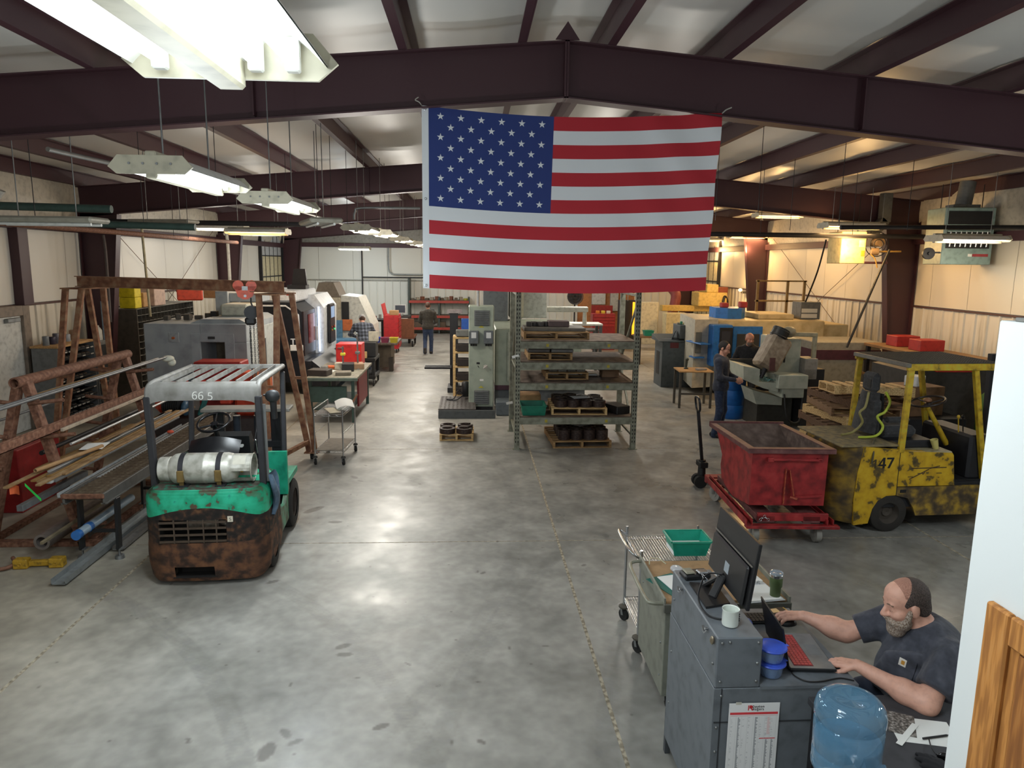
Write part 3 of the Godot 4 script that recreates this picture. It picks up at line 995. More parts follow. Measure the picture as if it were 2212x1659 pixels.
	for e in [[0.07, 0.06], [0.09, 0.04], [0.09, 0.085], [0.11, 0.06], [0.05, -0.09], [0.11, 0.02]]: lit.b2(V(e[0], 0.0293, e[1]), V(e[0] + 0.006, 0.0297, e[1] + 0.016))
	stuff(pt(lp, "key_legends", lit, M(rgb(150, 10, 20), 0.6)))
	pt(lp, "touchpad", MB.new().b2(V(0.158, 0.0256, -0.06), V(0.228, 0.0262, 0.05)), M(rgb(140, 146, 150), 0.3, 0.4))
	var ld := MB.new()
	ld.t = Transform3D(eul(0, 0, 12), V(0.0, 0.022, 0))
	ld.b2(V(-0.008, 0.0, -0.19), V(0.0, 0.235, 0.19), 0.003)
	pt(lp, "lid", ld, M(rgb(24, 25, 30), 0.45))
	var ls := MB.new()
	ls.t = ld.t
	ls.b2(V(0.0005, 0.015, -0.18), V(0.0012, 0.225, 0.18))
	pt(lp, "screen", ls, glow(rgb(150, 170, 190), 0.5))
	# mouse pad, mouse
	solo("mouse_pad", "thin grey mouse pad beyond the laptop", "mouse pad", MB.new().b2(V(-0.11, 0, -0.11), V(0.11, 0.004, 0.1), 0.001), M(rgb(134, 132, 124), 0.8), V(1.9, 0.993, -3.95), -4)
	solo("mouse", "black computer mouse under the man's far hand", "mouse", MB.new().ball(V(0, 0.002, 0), V(0.055, 0.034, 0.032), 16), M(rgb(20, 20, 22), 0.35), V(1.93, 0.998, -3.955), 10)
	# stacked tubs
	for k in 2:
		var tb := thing("food_tub", ["lower clear plastic food tub with a blue lid beside the laptop", "upper clear plastic food tub with a blue lid, domed lid uppermost"][k], "food container", V(1.6, 0.993 + k * 0.086, -3.44), 10, "stacked food tubs")
		pt(tb, "tub", MB.new().lathe(P2([0, 0.002, 0.052, 0.002, 0.058, 0.012, 0.068, 0.072, 0.071, 0.074, 0.0665, 0.07, 0.0565, 0.012, 0.05, 0.006, 0, 0.006]), 4 if false else 28), pane(rgb(150, 180, 225), 0.42, 0.12))
		pt(tb, "lid", MB.new().lathe(P2([0, 0.085, 0.02, 0.086, 0.045, 0.082, 0.06, 0.078, 0.076, 0.08, 0.079, 0.074, 0.074, 0.068, 0.0715, 0.075, 0, 0.078]), 28).b2(V(0.068, 0.073, -0.018), V(0.092, 0.077, 0.018), 0.002), M(rgb(64, 92, 200), 0.3, 0, 0))
	# blue bottle of cleaner and stapled things behind the monitor
	var sc := thing("tape_dispenser", "blue and black desk gadget standing behind the monitor", "tape dispenser", V(1.62, 0.993, -3.85), 20)
	pt(sc, "body", MB.new().b2(V(-0.045, 0, -0.07), V(0.045, 0.06, 0.07), 0.015), M(rgb(28, 62, 150), 0.3))
	pt(sc, "grip", MB.new().ball(V(0, 0.075, -0.01), V(0.04, 0.03, 0.055), 14), M(rgb(40, 96, 196), 0.3))
	var ky := thing("keyboard", "black keyboard pushed back behind the laptop lid", "keyboard", V(1.74, 0.993, -4.03), 90)
	pt(ky, "case", MB.new().b2(V(-0.06, 0, -0.16), V(0.06, 0.014, 0.16), 0.003), BLACK)
	var kk := MB.new()
	for r in 5:
		for c in 14: kk.b2(V(-0.052 + r * 0.021, 0.014, -0.152 + c * 0.0218), V(-0.035 + r * 0.021, 0.02, -0.134 + c * 0.0218))
	stuff(pt(ky, "keys", kk, M(rgb(44, 44, 46), 0.6)))
	var cl := thing("calculator", "yellow-edged pocket calculator by the mouse", "calculator", V(1.93, 0.993, -4.1), 12)
	pt(cl, "case", MB.new().b2(V(-0.065, 0, -0.04), V(0.065, 0.018, 0.04), 0.004), M(rgb(196, 160, 60), 0.5))
	pt(cl, "face", MB.new().b2(V(-0.06, 0.018, -0.036), V(0.05, 0.021, 0.034), 0.001), BLACK)
	pt(cl, "display", MB.new().b2(V(-0.05, 0.021, -0.026), V(0.0, 0.0225, 0.022)), M(rgb(214, 180, 130), 0.4, 0, 0))
	solo("laptop_cable", "black power lead trailing under the laptop", "cable", MB.new().tube(curve([1.735, 1.0, -3.48, 1.72, 0.998, -3.42, 1.76, 0.998, -3.36, 1.84, 0.998, -3.355, 1.95, 0.998, -3.38, 2.02, 0.995, -3.36]), 0.004, 5), BLACK)
	poster()
	# dark table along the office wall
	var dk := thing("side_table", "dark-topped table between the grey desk and the white office wall", "table", V(0, 0, 0))
	var mat_top := M(rgb(62, 62, 66), 0.7)
	pt(dk, "tabletop", MB.new().b2(V(1.745, 0.91, -3.30), V(2.75, 0.95, -2.06), 0.004), mat_top)
	for e in [[1.78, -3.26], [2.7, -3.26], [1.78, -2.1], [2.7, -2.1]]: pt(dk, "leg", MB.new().b2(V(e[0] - 0.02, 0, e[1] - 0.02), V(e[0] + 0.02, 0.91, e[1] + 0.02), 0.003), DARK)
	solo("print_sheet", "white printed sheet lying on the dark side table", "paper", MB.new().b2(V(-0.14, 0, -0.1), V(0.14, 0.001, 0.1)), PAPER, V(2.17, 0.9505, -3.0), -14)
	solo("photo_sheet", "black and white photograph half under the white sheet", "photograph", MB.new().b2(V(-0.09, 0, -0.06), V(0.09, 0.001, 0.06)), worn("photo", [0.0, rgb(30, 30, 30), 0.5, rgb(110, 104, 98), 1.0, rgb(200, 196, 190)], 9.0, 0.5), V(2.1, 0.952, -3.06), 62)
	solo("paper_strip", "narrow white card strip lying across the sheets", "paper strip", MB.new().b2(V(-0.11, 0, -0.014), V(0.11, 0.0015, 0.014)), PAPER, V(2.08, 0.9535, -2.98), 40)
	solo("pen", "black pen on the white printed sheet", "pen", MB.new().cyl(V(-0.07, 0.006, 0), V(0.06, 0.006, 0), 0.005, -1, 8).cyl(V(0.06, 0.006, 0), V(0.075, 0.006, 0), 0.005, 0.001, 8), BLACK, V(2.2, 0.952, -2.95), 8)
	var gl := thing("safety_glasses", "dark wraparound safety glasses on the side table", "glasses", V(2.17, 0.951, -2.78), -20)
	for s in [-1.0, 1.0]:
		pt(gl, "lens", MB.new().ball(V(s * 0.035, 0.022, 0), V(0.034, 0.02, 0.012), 14), M(rgb(18, 18, 20), 0.12, 0, 0))
		pt(gl, "temple", MB.new().tube(curve([s * 0.07, 0.026, 0, s * 0.078, 0.024, -0.05, s * 0.068, 0.012, -0.13], 5), 0.003, 5), BLACK)
	solo("work_glove", "black cloth work glove lying at the near edge of the side table", "glove", glove_mb(), M(rgb(30, 30, 34), 0.9), V(2.12, 0.951, -2.66), 30)
	# water cooler with its bottle
	var wc := thing("water_cooler", "white water cooler below the lower edge, holding the blue bottle", "water cooler", V(1.56, 0, -2.6))
	pt(wc, "cabinet", MB.new().b2(V(-0.16, 0.0, -0.16), V(0.16, 0.935, 0.16), 0.03), M(rgb(226, 226, 220), 0.4))
	pt(wc, "collar", MB.new().lathe(P2([0.10, 0.935, 0.15, 0.935, 0.145, 0.975, 0.09, 0.985, 0.06, 0.955]), 28), M(rgb(226, 226, 220), 0.4))
	var wb := thing("water_bottle", "blue translucent five-gallon water bottle upended on the cooler", "water bottle", V(1.56, 0.965, -2.6))
	var gls := pane(rgb(110, 172, 210), 0.24, 0.05)
	pt(wb, "shell", MB.new().lathe(P2([0.03, -0.02, 0.04, 0.05, 0.12, 0.10, 0.134, 0.13, 0.134, 0.15, 0.130, 0.157, 0.134, 0.164, 0.134, 0.2, 0.130, 0.207, 0.134, 0.214, 0.136, 0.33, 0.129, 0.34, 0.138, 0.354, 0.138, 0.385, 0.130, 0.415, 0.112, 0.436, 0.09, 0.443, 0.06, 0.438, 0, 0.430]), 40), gls)
	pt(wb, "water", MB.new().lathe(P2([0, -0.015, 0.026, -0.015, 0.036, 0.05, 0.116, 0.1, 0.129, 0.135, 0.1295, 0.26, 0, 0.26]), 36), pane(rgb(70, 130, 170), 0.26, 0.03))
	var hn := MB.new()
	hn.tube(curve([0.08, 0.05, 0.1, 0.1, 0.10, 0.115, 0.105, 0.17, 0.118, 0.09, 0.21, 0.112], 5), 0.013, 8)
	pt(wb, "handle", hn, gls)
	solo("note_pad", "pale yellow notepad on the water cooler edge", "notepad", MB.new().b2(V(-0.04, 0, -0.04), V(0.04, 0.012, 0.04), 0.001), M(rgb(236, 230, 170), 0.8), V(1.43, 0.935, -2.57), 12)
	side_bench()

func glove_mb() -> MB:
	var m := MB.new()
	nets(m, moved(hand_prims(Vector3.ZERO, V(0, 0, -1), V(0, 1, 0), 1.0, [0.2, 0.15, 0.2, 0.3]), Transform3D(Basis().scaled(V(1.1, 1.1, 1.1)), V(0, 0.018, 0))), 0.006, 0.012)
	return m

func poster() -> void:
	# wall chart: flat print, drawn into a picture; heading in raised type thin as ink
	var im := Image.create(220, 320, false, Image.FORMAT_RGB8)
	im.fill(Color(0.91, 0.91, 0.91))
	im.fill_rect(Rect2i(6, 40, 208, 10), Color(0.86, 0.24, 0.27))
	var rg := RandomNumberGenerator.new()
	rg.seed = 5
	for x in 208:
		if x % 3 != 0: im.fill_rect(Rect2i(6 + x, 54, 1, 2), Color(0.85, 0.5, 0.5))
	for r in 84:
		var y := 62 + r * 3
		if y > 312: break
		for c in 8:
			var cx := 12 + c * 25
			if c in [1, 4] or (c > 5 and r > 32):
				var w := rg.randi_range(5, 12)
				im.fill_rect(Rect2i(cx + 4, y, w, 2), Color(0.52, 0.53, 0.55))
			elif rg.randf() < 0.35: im.fill_rect(Rect2i(cx, y, rg.randi_range(3, 8), 1), Color(0.6, 0.6, 0.62))
			if c == 6 and r < 26: im.fill_rect(Rect2i(cx + 8, y, rg.randi_range(8, 16), 1), Color(0.88, 0.6, 0.6))
	im.fill_rect(Rect2i(140, 154, 70, 4), Color(0.84, 0.28, 0.3))
	for c in 9: im.fill_rect(Rect2i(8 + c * 25, 58, 1, 256), Color(0.8, 0.8, 0.8))
	var m := StandardMaterial3D.new()
	m.albedo_texture = ImageTexture.create_from_image(im)
	m.roughness = 0.6
	var t := thing("wall_chart", "white reference chart with a red bar taped to the end of the grey desk", "chart", V(1.48, 0.7, -3.33))
	var mb := MB.new()
	mb.use_uv = true
	mb.uvf = func(p: Vector3) -> Vector2: return Vector2((p.x + 0.135) / 0.27, (0.2 - p.y) / 0.42)
	mb.b2(V(-0.135, -0.22, 0), V(0.135, 0.2, 0.0012))
	var sh := pt(t, "sheet", mb, m)
	var rd := M(rgb(200, 40, 48), 0.6, 0, 0)
	var ink := M(rgb(30, 30, 34), 0.6, 0, 0)
	var lg := MB.new()
	lg.b2(V(-0.034, 0.158, 0.0012), V(-0.029, 0.187, 0.0018))
	lg.prism(P2([-0.027, 0.187, -0.014, 0.187, -0.008, 0.179, -0.012, 0.171, -0.006, 0.158, -0.014, 0.158, -0.019, 0.169, -0.027, 0.169]), 0.0008, Transform3D(Basis(), V(0, 0, 0.0015)))
	pt(t, "logo", lg, rd)
	letters(t, "heading", "Dayton", 0.0135, ink, Transform3D(Basis(), V(0.021, 0.179, 0.0013)), "Droid Sans", 0.0006, true)
	letters(t, "heading", "Rogers", 0.0135, ink, Transform3D(Basis(), V(0.021, 0.164, 0.0013)), "Droid Sans", 0.0006, true)
	var l2 := MB.new()
	l2.b2(V(0.045, -0.2, 0.0012), V(0.049, -0.187, 0.0016))
	l2.b2(V(0.05, -0.194, 0.0012), V(0.056, -0.187, 0.0016))
	pt(t, "logo", l2, rd)
	letters(t, "heading", "Dayton", 0.007, ink, Transform3D(Basis(), V(0.075, -0.19, 0.0013)), "Droid Sans", 0.0006, true)
	letters(t, "heading", "Rogers", 0.007, ink, Transform3D(Basis(), V(0.075, -0.198, 0.0013)), "Droid Sans", 0.0006, true)
	pt(t, "tape", MB.new().b2(V(-0.1, 0.192, 0.001), V(-0.07, 0.207, 0.0016)), M(rgb(214, 210, 196), 0.5))

func caster(p: Node3D, at: Vector3, r := 0.06, w := 0.03, yaw := 0.0, mt: Material = null) -> void:
	var q := ry(yaw)
	pt(p, "caster_wheel", MB.new().cyl(at + q * V(-w * 0.5, r, 0), at + q * V(w * 0.5, r, 0), r, -1, 18).cyl(at + q * V(-w * 0.62, r, 0), at + q * V(w * 0.62, r, 0), r * 0.45, -1, 12), mt if mt else RUBBER)
	var f := MB.new()
	for s in [-1.0, 1.0]: f.bar(at + q * V(s * w * 0.75, r, 0), at + q * V(s * w * 0.75, r * 2.25, -r * 0.3), 0.006, r * 0.5)
	f.bx(at + q * V(0, r * 2.3, -r * 0.3), V(w * 2.0, 0.008, w * 2.0), 0, q)
	pt(p, "caster_fork", f, STEEL)

func side_bench() -> void:
	var ol := M(rgb(134, 136, 124), 0.5, 0.1)
	var t := thing("cabinet_bench", "olive-grey steel cabinet with a fibreboard top behind the grey desk", "workbench", V(0, 0, 0))
	pt(t, "body", MB.new().b2(V(1.35, 0.12, -5.3), V(2.22, 0.815, -4.58), 0.005), ol)
	pt(t, "top_board", MB.new().b2(V(1.36, 0.816, -5.28), V(2.22, 0.835, -4.60), 0.002), M(rgb(178, 142, 102), 0.8))
	pt(t, "rim", MB.new().b2(V(1.335, 0.78, -5.31), V(1.35, 0.87, -4.57), 0.002), ol)
	pt(t, "rim", MB.new().b2(V(2.22, 0.78, -5.31), V(2.235, 0.87, -4.57), 0.002), ol)
	pt(t, "front_rail", MB.new().b2(V(1.335, 0.77, -4.57), V(2.235, 0.832, -4.55), 0.003), M(rgb(92, 92, 84), 0.5, 0.1))
	pt(t, "handle", MB.new().tube(curve([1.34, 0.85, -5.25, 1.24, 0.85, -5.2, 1.225, 0.84, -4.95, 1.23, 0.83, -4.65, 1.26, 0.825, -4.6, 1.34, 0.82, -4.6], 6), 0.014, 8), M(rgb(150, 150, 134), 0.4, 0.3))
	rivets(t, [V(1.42, 0.74, -4.578), V(1.42, 0.5, -4.578), V(1.42, 0.25, -4.578), V(1.348, 0.5, -4.65), V(1.348, 0.25, -4.65), V(1.348, 0.7, -5.2)], V(0, 0, 1))
	var hs := MB.new()
	for k in 7: hs.cyl(V(1.48, 0.25 + k * 0.06, -4.579), V(1.48, 0.25 + k * 0.06, -4.574), 0.006, -1, 8)
	pt(t, "peg_hole", hs, BLACK)
	for e in [[1.42, -4.65], [2.15, -4.65], [1.42, -5.22], [2.15, -5.22]]: caster(t, V(e[0], 0, e[1]), 0.045, 0.03)
	var bn := thing("binder", "open white ring binder with pages on the fibreboard top", "binder", V(2.02, 0.836, -4.82), 8)
	pt(bn, "cover", MB.new().b2(V(-0.15, 0, -0.26), V(0.15, 0.004, 0.26), 0.002), M(rgb(206, 208, 210), 0.5))
	pt(bn, "pages", MB.new().b2(V(-0.135, 0.004, -0.25), V(0.135, 0.022, -0.02), 0.002), PAPER)
	pt(bn, "pages", MB.new().b2(V(-0.135, 0.004, 0.02), V(0.135, 0.012, 0.25), 0.002), PAPER)
	for k in 3: pt(bn, "ring", MB.new().ring(V(-0.09 + k * 0.09, 0.012, 0), V(1, 0, 0), 0.018, 0.002, 14, 5), CHROME)
	solo("green_folder", "green folder under white papers on the olive cabinet", "folder", MB.new().b2(V(-0.12, 0, -0.15), V(0.12, 0.004, 0.15), 0.001), M(rgb(22, 104, 92), 0.6), V(1.47, 0.836, -4.86), 24)
	solo("white_papers", "white papers lying over the green folder", "papers", MB.new().b2(V(-0.11, 0, -0.14), V(0.11, 0.006, 0.14), 0.001), PAPER, V(1.53, 0.841, -4.86), 14)
	solo("plastic_bag", "crumpled clear plastic bag by the desk hutch", "plastic bag", MB.new().ball(V(0, 0.02, 0), V(0.05, 0.022, 0.06), 12), pane(rgb(220, 225, 230), 0.5, 0.2), V(1.57, 0.837, -5.08))
	solo("wire_coil", "loop of pale wire at the back of the fibreboard top", "wire", MB.new().tube(curve([-0.06, 0.0, 0.0, -0.04, 0.03, -0.05, 0.03, 0.02, -0.06, 0.07, 0.005, 0.0], 6), 0.005, 5), M(rgb(196, 190, 160), 0.6), V(1.45, 0.84, -5.2))
	# tumbler
	var tm := thing("tumbler", "green insulated tumbler with a clear lid on the cabinet corner", "tumbler", V(2.15, 0.836, -4.64))
	pt(tm, "cup", MB.new().lathe(P2([0, 0, 0.034, 0, 0.0355, 0.004, 0.037, 0.075, 0.044, 0.085, 0.0445, 0.155, 0.041, 0.16]), 32), M(rgb(86, 104, 62), 0.45, 0.1))
	pt(tm, "steel_rim", MB.new().lathe(P2([0.0448, 0.152, 0.0455, 0.172, 0.043, 0.175, 0.042, 0.155]), 32), CHROME)
	pt(tm, "lid", MB.new().lathe(P2([0, 0.172, 0.036, 0.172, 0.042, 0.17, 0.0465, 0.176, 0.045, 0.186, 0.04, 0.187, 0.038, 0.178, 0, 0.177]), 32), pane(rgb(190, 205, 220), 0.35, 0.05))
	# chrome wire cart
	var c := thing("wire_cart", "chrome wire shelf cart behind the olive cabinet, green bin on top", "cart", V(0, 0, 0))
	wire_shelf(c, V(1.37, 0.79, -5.92), V(2.0, 0.79, -5.38))
	wire_shelf(c, V(1.37, 0.22, -5.92), V(2.0, 0.22, -5.38))
	for e in [[1.37, -5.92], [2.0, -5.92], [1.37, -5.38], [2.0, -5.38]]:
		pt(c, "post", MB.new().cyl(V(e[0], 0.13, e[1]), V(e[0], 0.88, e[1]), 0.0125, -1, 10), CHROME)
		pt(c, "bumper", MB.new().lathe(P2([0, 0.115, 0.045, 0.12, 0.048, 0.135, 0.02, 0.15, 0, 0.15]), 16, V(e[0], 0, e[1])), M(rgb(90, 84, 74), 0.8))
		caster(c, V(e[0], 0, e[1]), 0.052, 0.028, 30)
	pt(c, "handle", MB.new().tube(curve([1.37, 0.8, -5.9, 1.29, 0.86, -5.9, 1.27, 0.87, -5.65, 1.29, 0.86, -5.4, 1.37, 0.8, -5.4], 6), 0.011, 8), CHROME)
	var bb := thing("plastic_bin", "teal green plastic tote holding papers on the wire cart", "bin", V(1.78, 0.812, -5.52))
	pt(bb, "tub", open_box(0.32, 0.13, 0.26, 0.006), M(rgb(30, 158, 132), 0.4))
	pt(bb, "papers", MB.new().b2(V(-0.14, 0.008, -0.11), V(0.14, 0.05, 0.1), 0.002), PAPER)

func open_box(w: float, h: float, d: float, th: float, flare := 0.03) -> MB:
	var m := MB.new()
	var a := [V(-w / 2 + flare, 0, -d / 2 + flare), V(w / 2 - flare, 0, -d / 2 + flare), V(w / 2 - flare, 0, d / 2 - flare), V(-w / 2 + flare, 0, d / 2 - flare)]
	var b := [V(-w / 2, h, -d / 2), V(w / 2, h, -d / 2), V(w / 2, h, d / 2), V(-w / 2, h, d / 2)]
	for i in 4:
		var j := (i + 1) % 4
		var o: Vector3 = ((a[i] + a[j]) * 0.5) * V(1, 0, 1)
		var ins: Vector3 = o.normalized() * th
		m.quad(a[i], a[j], b[j], b[i], o)
		m.quad(a[i] - ins, a[j] - ins, b[j] - ins, b[i] - ins, -o)
		m.quad(b[i] + ins * 1.5, b[j] + ins * 1.5, b[j] - ins, b[i] - ins, Vector3.UP)
		m.bar(b[i] + ins, b[j] + ins, 0.012, 0.014)
	m.b2(a[0], a[2] + V(0, 0.004, 0))
	return m

func wire_shelf(p: Node3D, lo: Vector3, hi: Vector3) -> void:
	var m := MB.new()
	var n := int((hi.x - lo.x) / 0.022)
	for i in n: m.cyl(V(lo.x + (i + 0.5) * (hi.x - lo.x) / n, lo.y, lo.z), V(lo.x + (i + 0.5) * (hi.x - lo.x) / n, lo.y, hi.z), 0.0022, -1, 5, false)
	stuff(pt(p, "shelf_wires", m, CHROME))
	var e := MB.new()
	for y in [0.0, -0.03]:
		for s in [[lo, V(hi.x, lo.y, lo.z)], [V(lo.x, lo.y, hi.z), hi], [lo, V(lo.x, lo.y, hi.z)], [V(hi.x, lo.y, lo.z), hi]]: e.cyl(s[0] + V(0, y, 0), s[1] + V(0, y, 0), 0.004, -1, 6)
	for s in [[lo, V(hi.x, lo.y, lo.z)], [V(lo.x, lo.y, hi.z), hi], [lo, V(lo.x, lo.y, hi.z)], [V(hi.x, lo.y, lo.z), hi]]:
		var k := maxi(int((s[1] - s[0]).length() / 0.05), 2)
		for i in k: e.cyl(s[0].lerp(s[1], float(i) / k) + V(0, -0.03 * (i % 2), 0), s[0].lerp(s[1], float(i + 1) / k) + V(0, -0.03 * ((i + 1) % 2), 0), 0.0025, -1, 5)
	pt(p, "shelf_rim", e, CHROME)

# ring through plan points with rounded rear corners: u from 0 (left front) round the back to 1 (right front)
func rear_path(w: float, d: float, r: float, bow: float, n := 8) -> PackedVector2Array:
	var p := PackedVector2Array()
	p.append(Vector2(-w, -d))
	for i in n + 1:
		var a := PI - PI / 2 * i / n
		p.append(Vector2(-w + r + cos(a) * r, -r + sin(a) * r))
	for i in n + 1:
		var a := PI / 2 - PI / 2 * i / n
		p.append(Vector2(w - r + cos(a) * r, -r + sin(a) * r))
	p.append(Vector2(w, -d))
	for i in p.size(): p[i].y += bow * (1.0 - pow(p[i].x / w, 2.0)) if p[i].y > -r else 0.0
	return p

func tyre(r: float, w: float, hub: float) -> PackedVector2Array: return P2([hub, -w * 0.5, r * 0.9, -w * 0.5, r * 0.98, -w * 0.42, r, -w * 0.25, r, w * 0.25, r * 0.98, w * 0.42, r * 0.9, w * 0.5, hub, w * 0.5])
func wheel(p: Node3D, at: Vector3, r: float, w: float, hubm: Material, s := 1.0) -> void:
	var q := eul(0, 0, 90)
	var g := pt(p, "wheel", MB.new().lathe(tyre(r, w, r * 0.58), 28, at, q), RUBBER)
	pt(g, "rim", MB.new().lathe(P2([0, -w * 0.2, r * 0.2, -w * 0.25, r * 0.28, -w * 0.1, r * 0.5, -w * 0.12, r * 0.58, -w * 0.45, r * 0.6, -w * 0.45, r * 0.6, w * 0.45, r * 0.58, w * 0.45, r * 0.5, w * 0.12, r * 0.28, w * 0.1, r * 0.2, w * 0.25, 0, w * 0.2]), 24, at, q), hubm)
	for k in 6: pt(g, "lug_nut", MB.new().cyl(at + V(s * w * 0.1, cos(TAU * k / 6.0) * r * 0.4, sin(TAU * k / 6.0) * r * 0.4), at + V(s * (w * 0.1 + 0.015), cos(TAU * k / 6.0) * r * 0.4, sin(TAU * k / 6.0) * r * 0.4), 0.012, -1, 6), STEEL)

func steering_wheel(p: Node3D, x: Transform3D, r: float, mt: Material) -> void:
	var m := MB.new()
	m.t = x
	m.ring(Vector3.ZERO, Vector3.UP, r, 0.014, 32, 8)
	for k in 3: m.cyl(Vector3.ZERO + V(0, -0.03, 0), V(cos(TAU * k / 3.0 + 0.5) * r, 0, sin(TAU * k / 3.0 + 0.5) * r), 0.012, 0.01, 8)
	m.lathe(P2([0, -0.05, 0.045, -0.05, 0.04, -0.015, 0, -0.01]), 16)
	pt(p, "steering_wheel", m, mt)

func green_forklift() -> void:
	var t := thing("forklift", "green and rusty brown forklift with a silver gas bottle across its back", "forklift", V(-2.57, 0, -6.75), 3.5)
	var paint := worn("green_paint", [0.0, rgb(82, 60, 46), 0.27, rgb(92, 76, 58), 0.30, rgb(22, 150, 112), 0.6, rgb(40, 178, 138), 0.85, rgb(46, 190, 150), 1.0, rgb(30, 140, 120)], 1.1, 0.45, 0.0, 0.018, 5)
	var rust := worn("cw_rust", [0.0, rgb(26, 20, 17), 0.35, rgb(56, 38, 28), 0.55, rgb(88, 58, 40), 0.7, rgb(104, 68, 44), 1.0, rgb(120, 84, 56)], 1.4, 0.75, 0.15)
	var dirt := worn("cw_dark", [0.0, rgb(16, 14, 13), 0.45, rgb(34, 27, 23), 0.65, rgb(66, 44, 32), 0.8, rgb(92, 62, 40), 1.0, rgb(110, 78, 50)], 1.8, 0.8, 0.1)
	# counterweight: stacked rings, painted above the arch, rusty below, with a barred opening and a slot
	var path := rear_path(0.575, 0.72, 0.2, 0.05)
	var px := []   # refine along x so that openings have clean edges
	for i in path.size(): px.append(path[i])
	var add_x := [-0.40, -0.28, -0.14, 0.0, 0.09, 0.22, 0.24, -0.36]
	for x in add_x: px.append(Vector2(x, 0.05 * (1.0 - pow(x / 0.575, 2.0))))
	px.sort_custom(func(a, b): return atan2(a.x, a.y + 0.9) < atan2(b.x, b.y + 0.9))
	var arch := func(x: float) -> float: return 0.80 - 0.42 * x * x
	var ring := func(y: float) -> PackedVector3Array:
		var o := PackedVector3Array()
		var ins := 0.0
		if y > 0.86: ins = 0.10 * (1.0 - sqrt(maxf(0.0, 1.0 - pow((y - 0.86) / 0.1, 2.0))))
		elif y < 0.16: ins = 0.06 * pow((0.16 - y) / 0.12, 2.0)
		elif y < 0.46: ins = -0.012 * sin((y - 0.16) / 0.30 * PI)
		for q in px:
			var n := Vector2(clampf(q.x / 0.575, -1, 1), 1.0 if q.y > -0.25 else 0.0)
			n = Vector2(pow(absf(n.x), 5.0) * signf(n.x), n.y * (1.0 - pow(absf(n.x), 5.0)))
			o.append(V(q.x - n.x * ins, y, q.y - n.y * ins))
		return o
	var ys := [0.04, 0.07, 0.10, 0.21, 0.26, 0.32, 0.40, 0.45]
	var lowm := MB.new()
	for i in ys.size() - 1: band(lowm, ring.call(ys[i]), ring.call(ys[i + 1]), func(a, b, y): return absf(a.x + b.x) * 0.5 < 10.0 and ys[i] >= 0.0999 and ys[i + 1] <= 0.2101 and a.x > -0.285 and b.x > -0.285 and a.x < 0.095 and b.x < 0.095 and a.z > -0.1)
	var cw := pt(t, "counterweight", lowm, rust)
	var midm := MB.new()
	var lev := [0.45, 0.52, 0.60, 0.68, 9.0]
	for i in 4:
		var r0: PackedVector3Array = ring.call(lev[i])
		var r1: PackedVector3Array = ring.call(minf(lev[i + 1], 0.75))
		if i == 3:
			for k in r1.size():
				r1[k].y = maxf(arch.call(r1[k].x) if r1[k].z > -0.2 else 0.66, 0.69)
		band(midm, r0, r1, func(a, b, y): return i < 3 and a.x > -0.405 and b.x > -0.405 and a.x < 0.225 and b.x < 0.225 and a.z > -0.1)
	pt(cw, "lower_shell", midm, dirt)
	var upm := MB.new()
	var base: PackedVector3Array = ring.call(0.75)
	for k in base.size(): base[k].y = maxf(arch.call(base[k].x) if base[k].z > -0.2 else 0.66, 0.69)
	var prev := base
	for y in [0.83, 0.86, 0.89, 0.92, 0.945, 0.958]:
		var r1: PackedVector3Array = ring.call(y)
		band(upm, prev, r1, func(_a, _b, _y): return false)
		prev = r1
	pt(cw, "upper_shell", upm, paint)
	var lid := PackedVector2Array()
	for q in prev: lid.append(Vector2(q.x, q.z))
	pt(cw, "top_plate", MB.new().plan(lid, 0.945, 0.957), worn("deck_grime", [0.0, rgb(44, 38, 32), 0.5, rgb(82, 76, 66), 0.75, rgb(40, 120, 96), 1.0, rgb(44, 150, 120)], 2.0, 0.7))
	# opening linings, bars, muffler
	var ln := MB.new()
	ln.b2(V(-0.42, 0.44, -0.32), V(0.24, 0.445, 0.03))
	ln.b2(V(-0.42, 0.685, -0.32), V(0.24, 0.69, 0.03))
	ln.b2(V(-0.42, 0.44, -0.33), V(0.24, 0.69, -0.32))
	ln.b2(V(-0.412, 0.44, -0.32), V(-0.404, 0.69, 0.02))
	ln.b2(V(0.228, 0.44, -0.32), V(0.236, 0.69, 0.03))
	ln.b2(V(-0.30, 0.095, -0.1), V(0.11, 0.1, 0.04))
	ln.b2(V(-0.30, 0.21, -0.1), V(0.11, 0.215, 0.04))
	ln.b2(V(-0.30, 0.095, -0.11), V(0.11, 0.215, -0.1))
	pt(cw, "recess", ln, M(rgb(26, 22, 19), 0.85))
	for y in [0.47, 0.535, 0.60, 0.66]: pt(t, "grille_bar", MB.new().bar(V(-0.40, y, 0.045), V(0.22, y, 0.05), 0.012, 0.02), M(rgb(84, 70, 58), 0.6, 0.3))
	for x in [-0.26, -0.13, 0.01, 0.13]: pt(t, "grille_bar", MB.new().bar(V(x, 0.455, 0.052), V(x, 0.685, 0.05), 0.014, 0.012, 0, V(1, 0, 0)), M(rgb(84, 70, 58), 0.6, 0.3))
	pt(t, "muffler", MB.new().cyl(V(-0.2, 0.58, -0.2), V(0.1, 0.58, -0.2), 0.075, -1, 18).cyl(V(0.1, 0.58, -0.2), V(0.2, 0.54, -0.18), 0.03, -1, 10), worn("muffler", [0.0, rgb(90, 76, 64), 0.5, rgb(140, 130, 118), 1.0, rgb(170, 164, 152)], 3.0, 0.5, 0.5))
	var dc := pt(t, "warning_plate", MB.new().b2(V(0.235, 0.655, 0.044), V(0.285, 0.712, 0.047)), M(rgb(214, 206, 186), 0.6, 0, 0))
	letters(dc, "plate_mark", "S", 0.03, BLACK, Transform3D(Basis(), V(0.26, 0.682, 0.0475)))
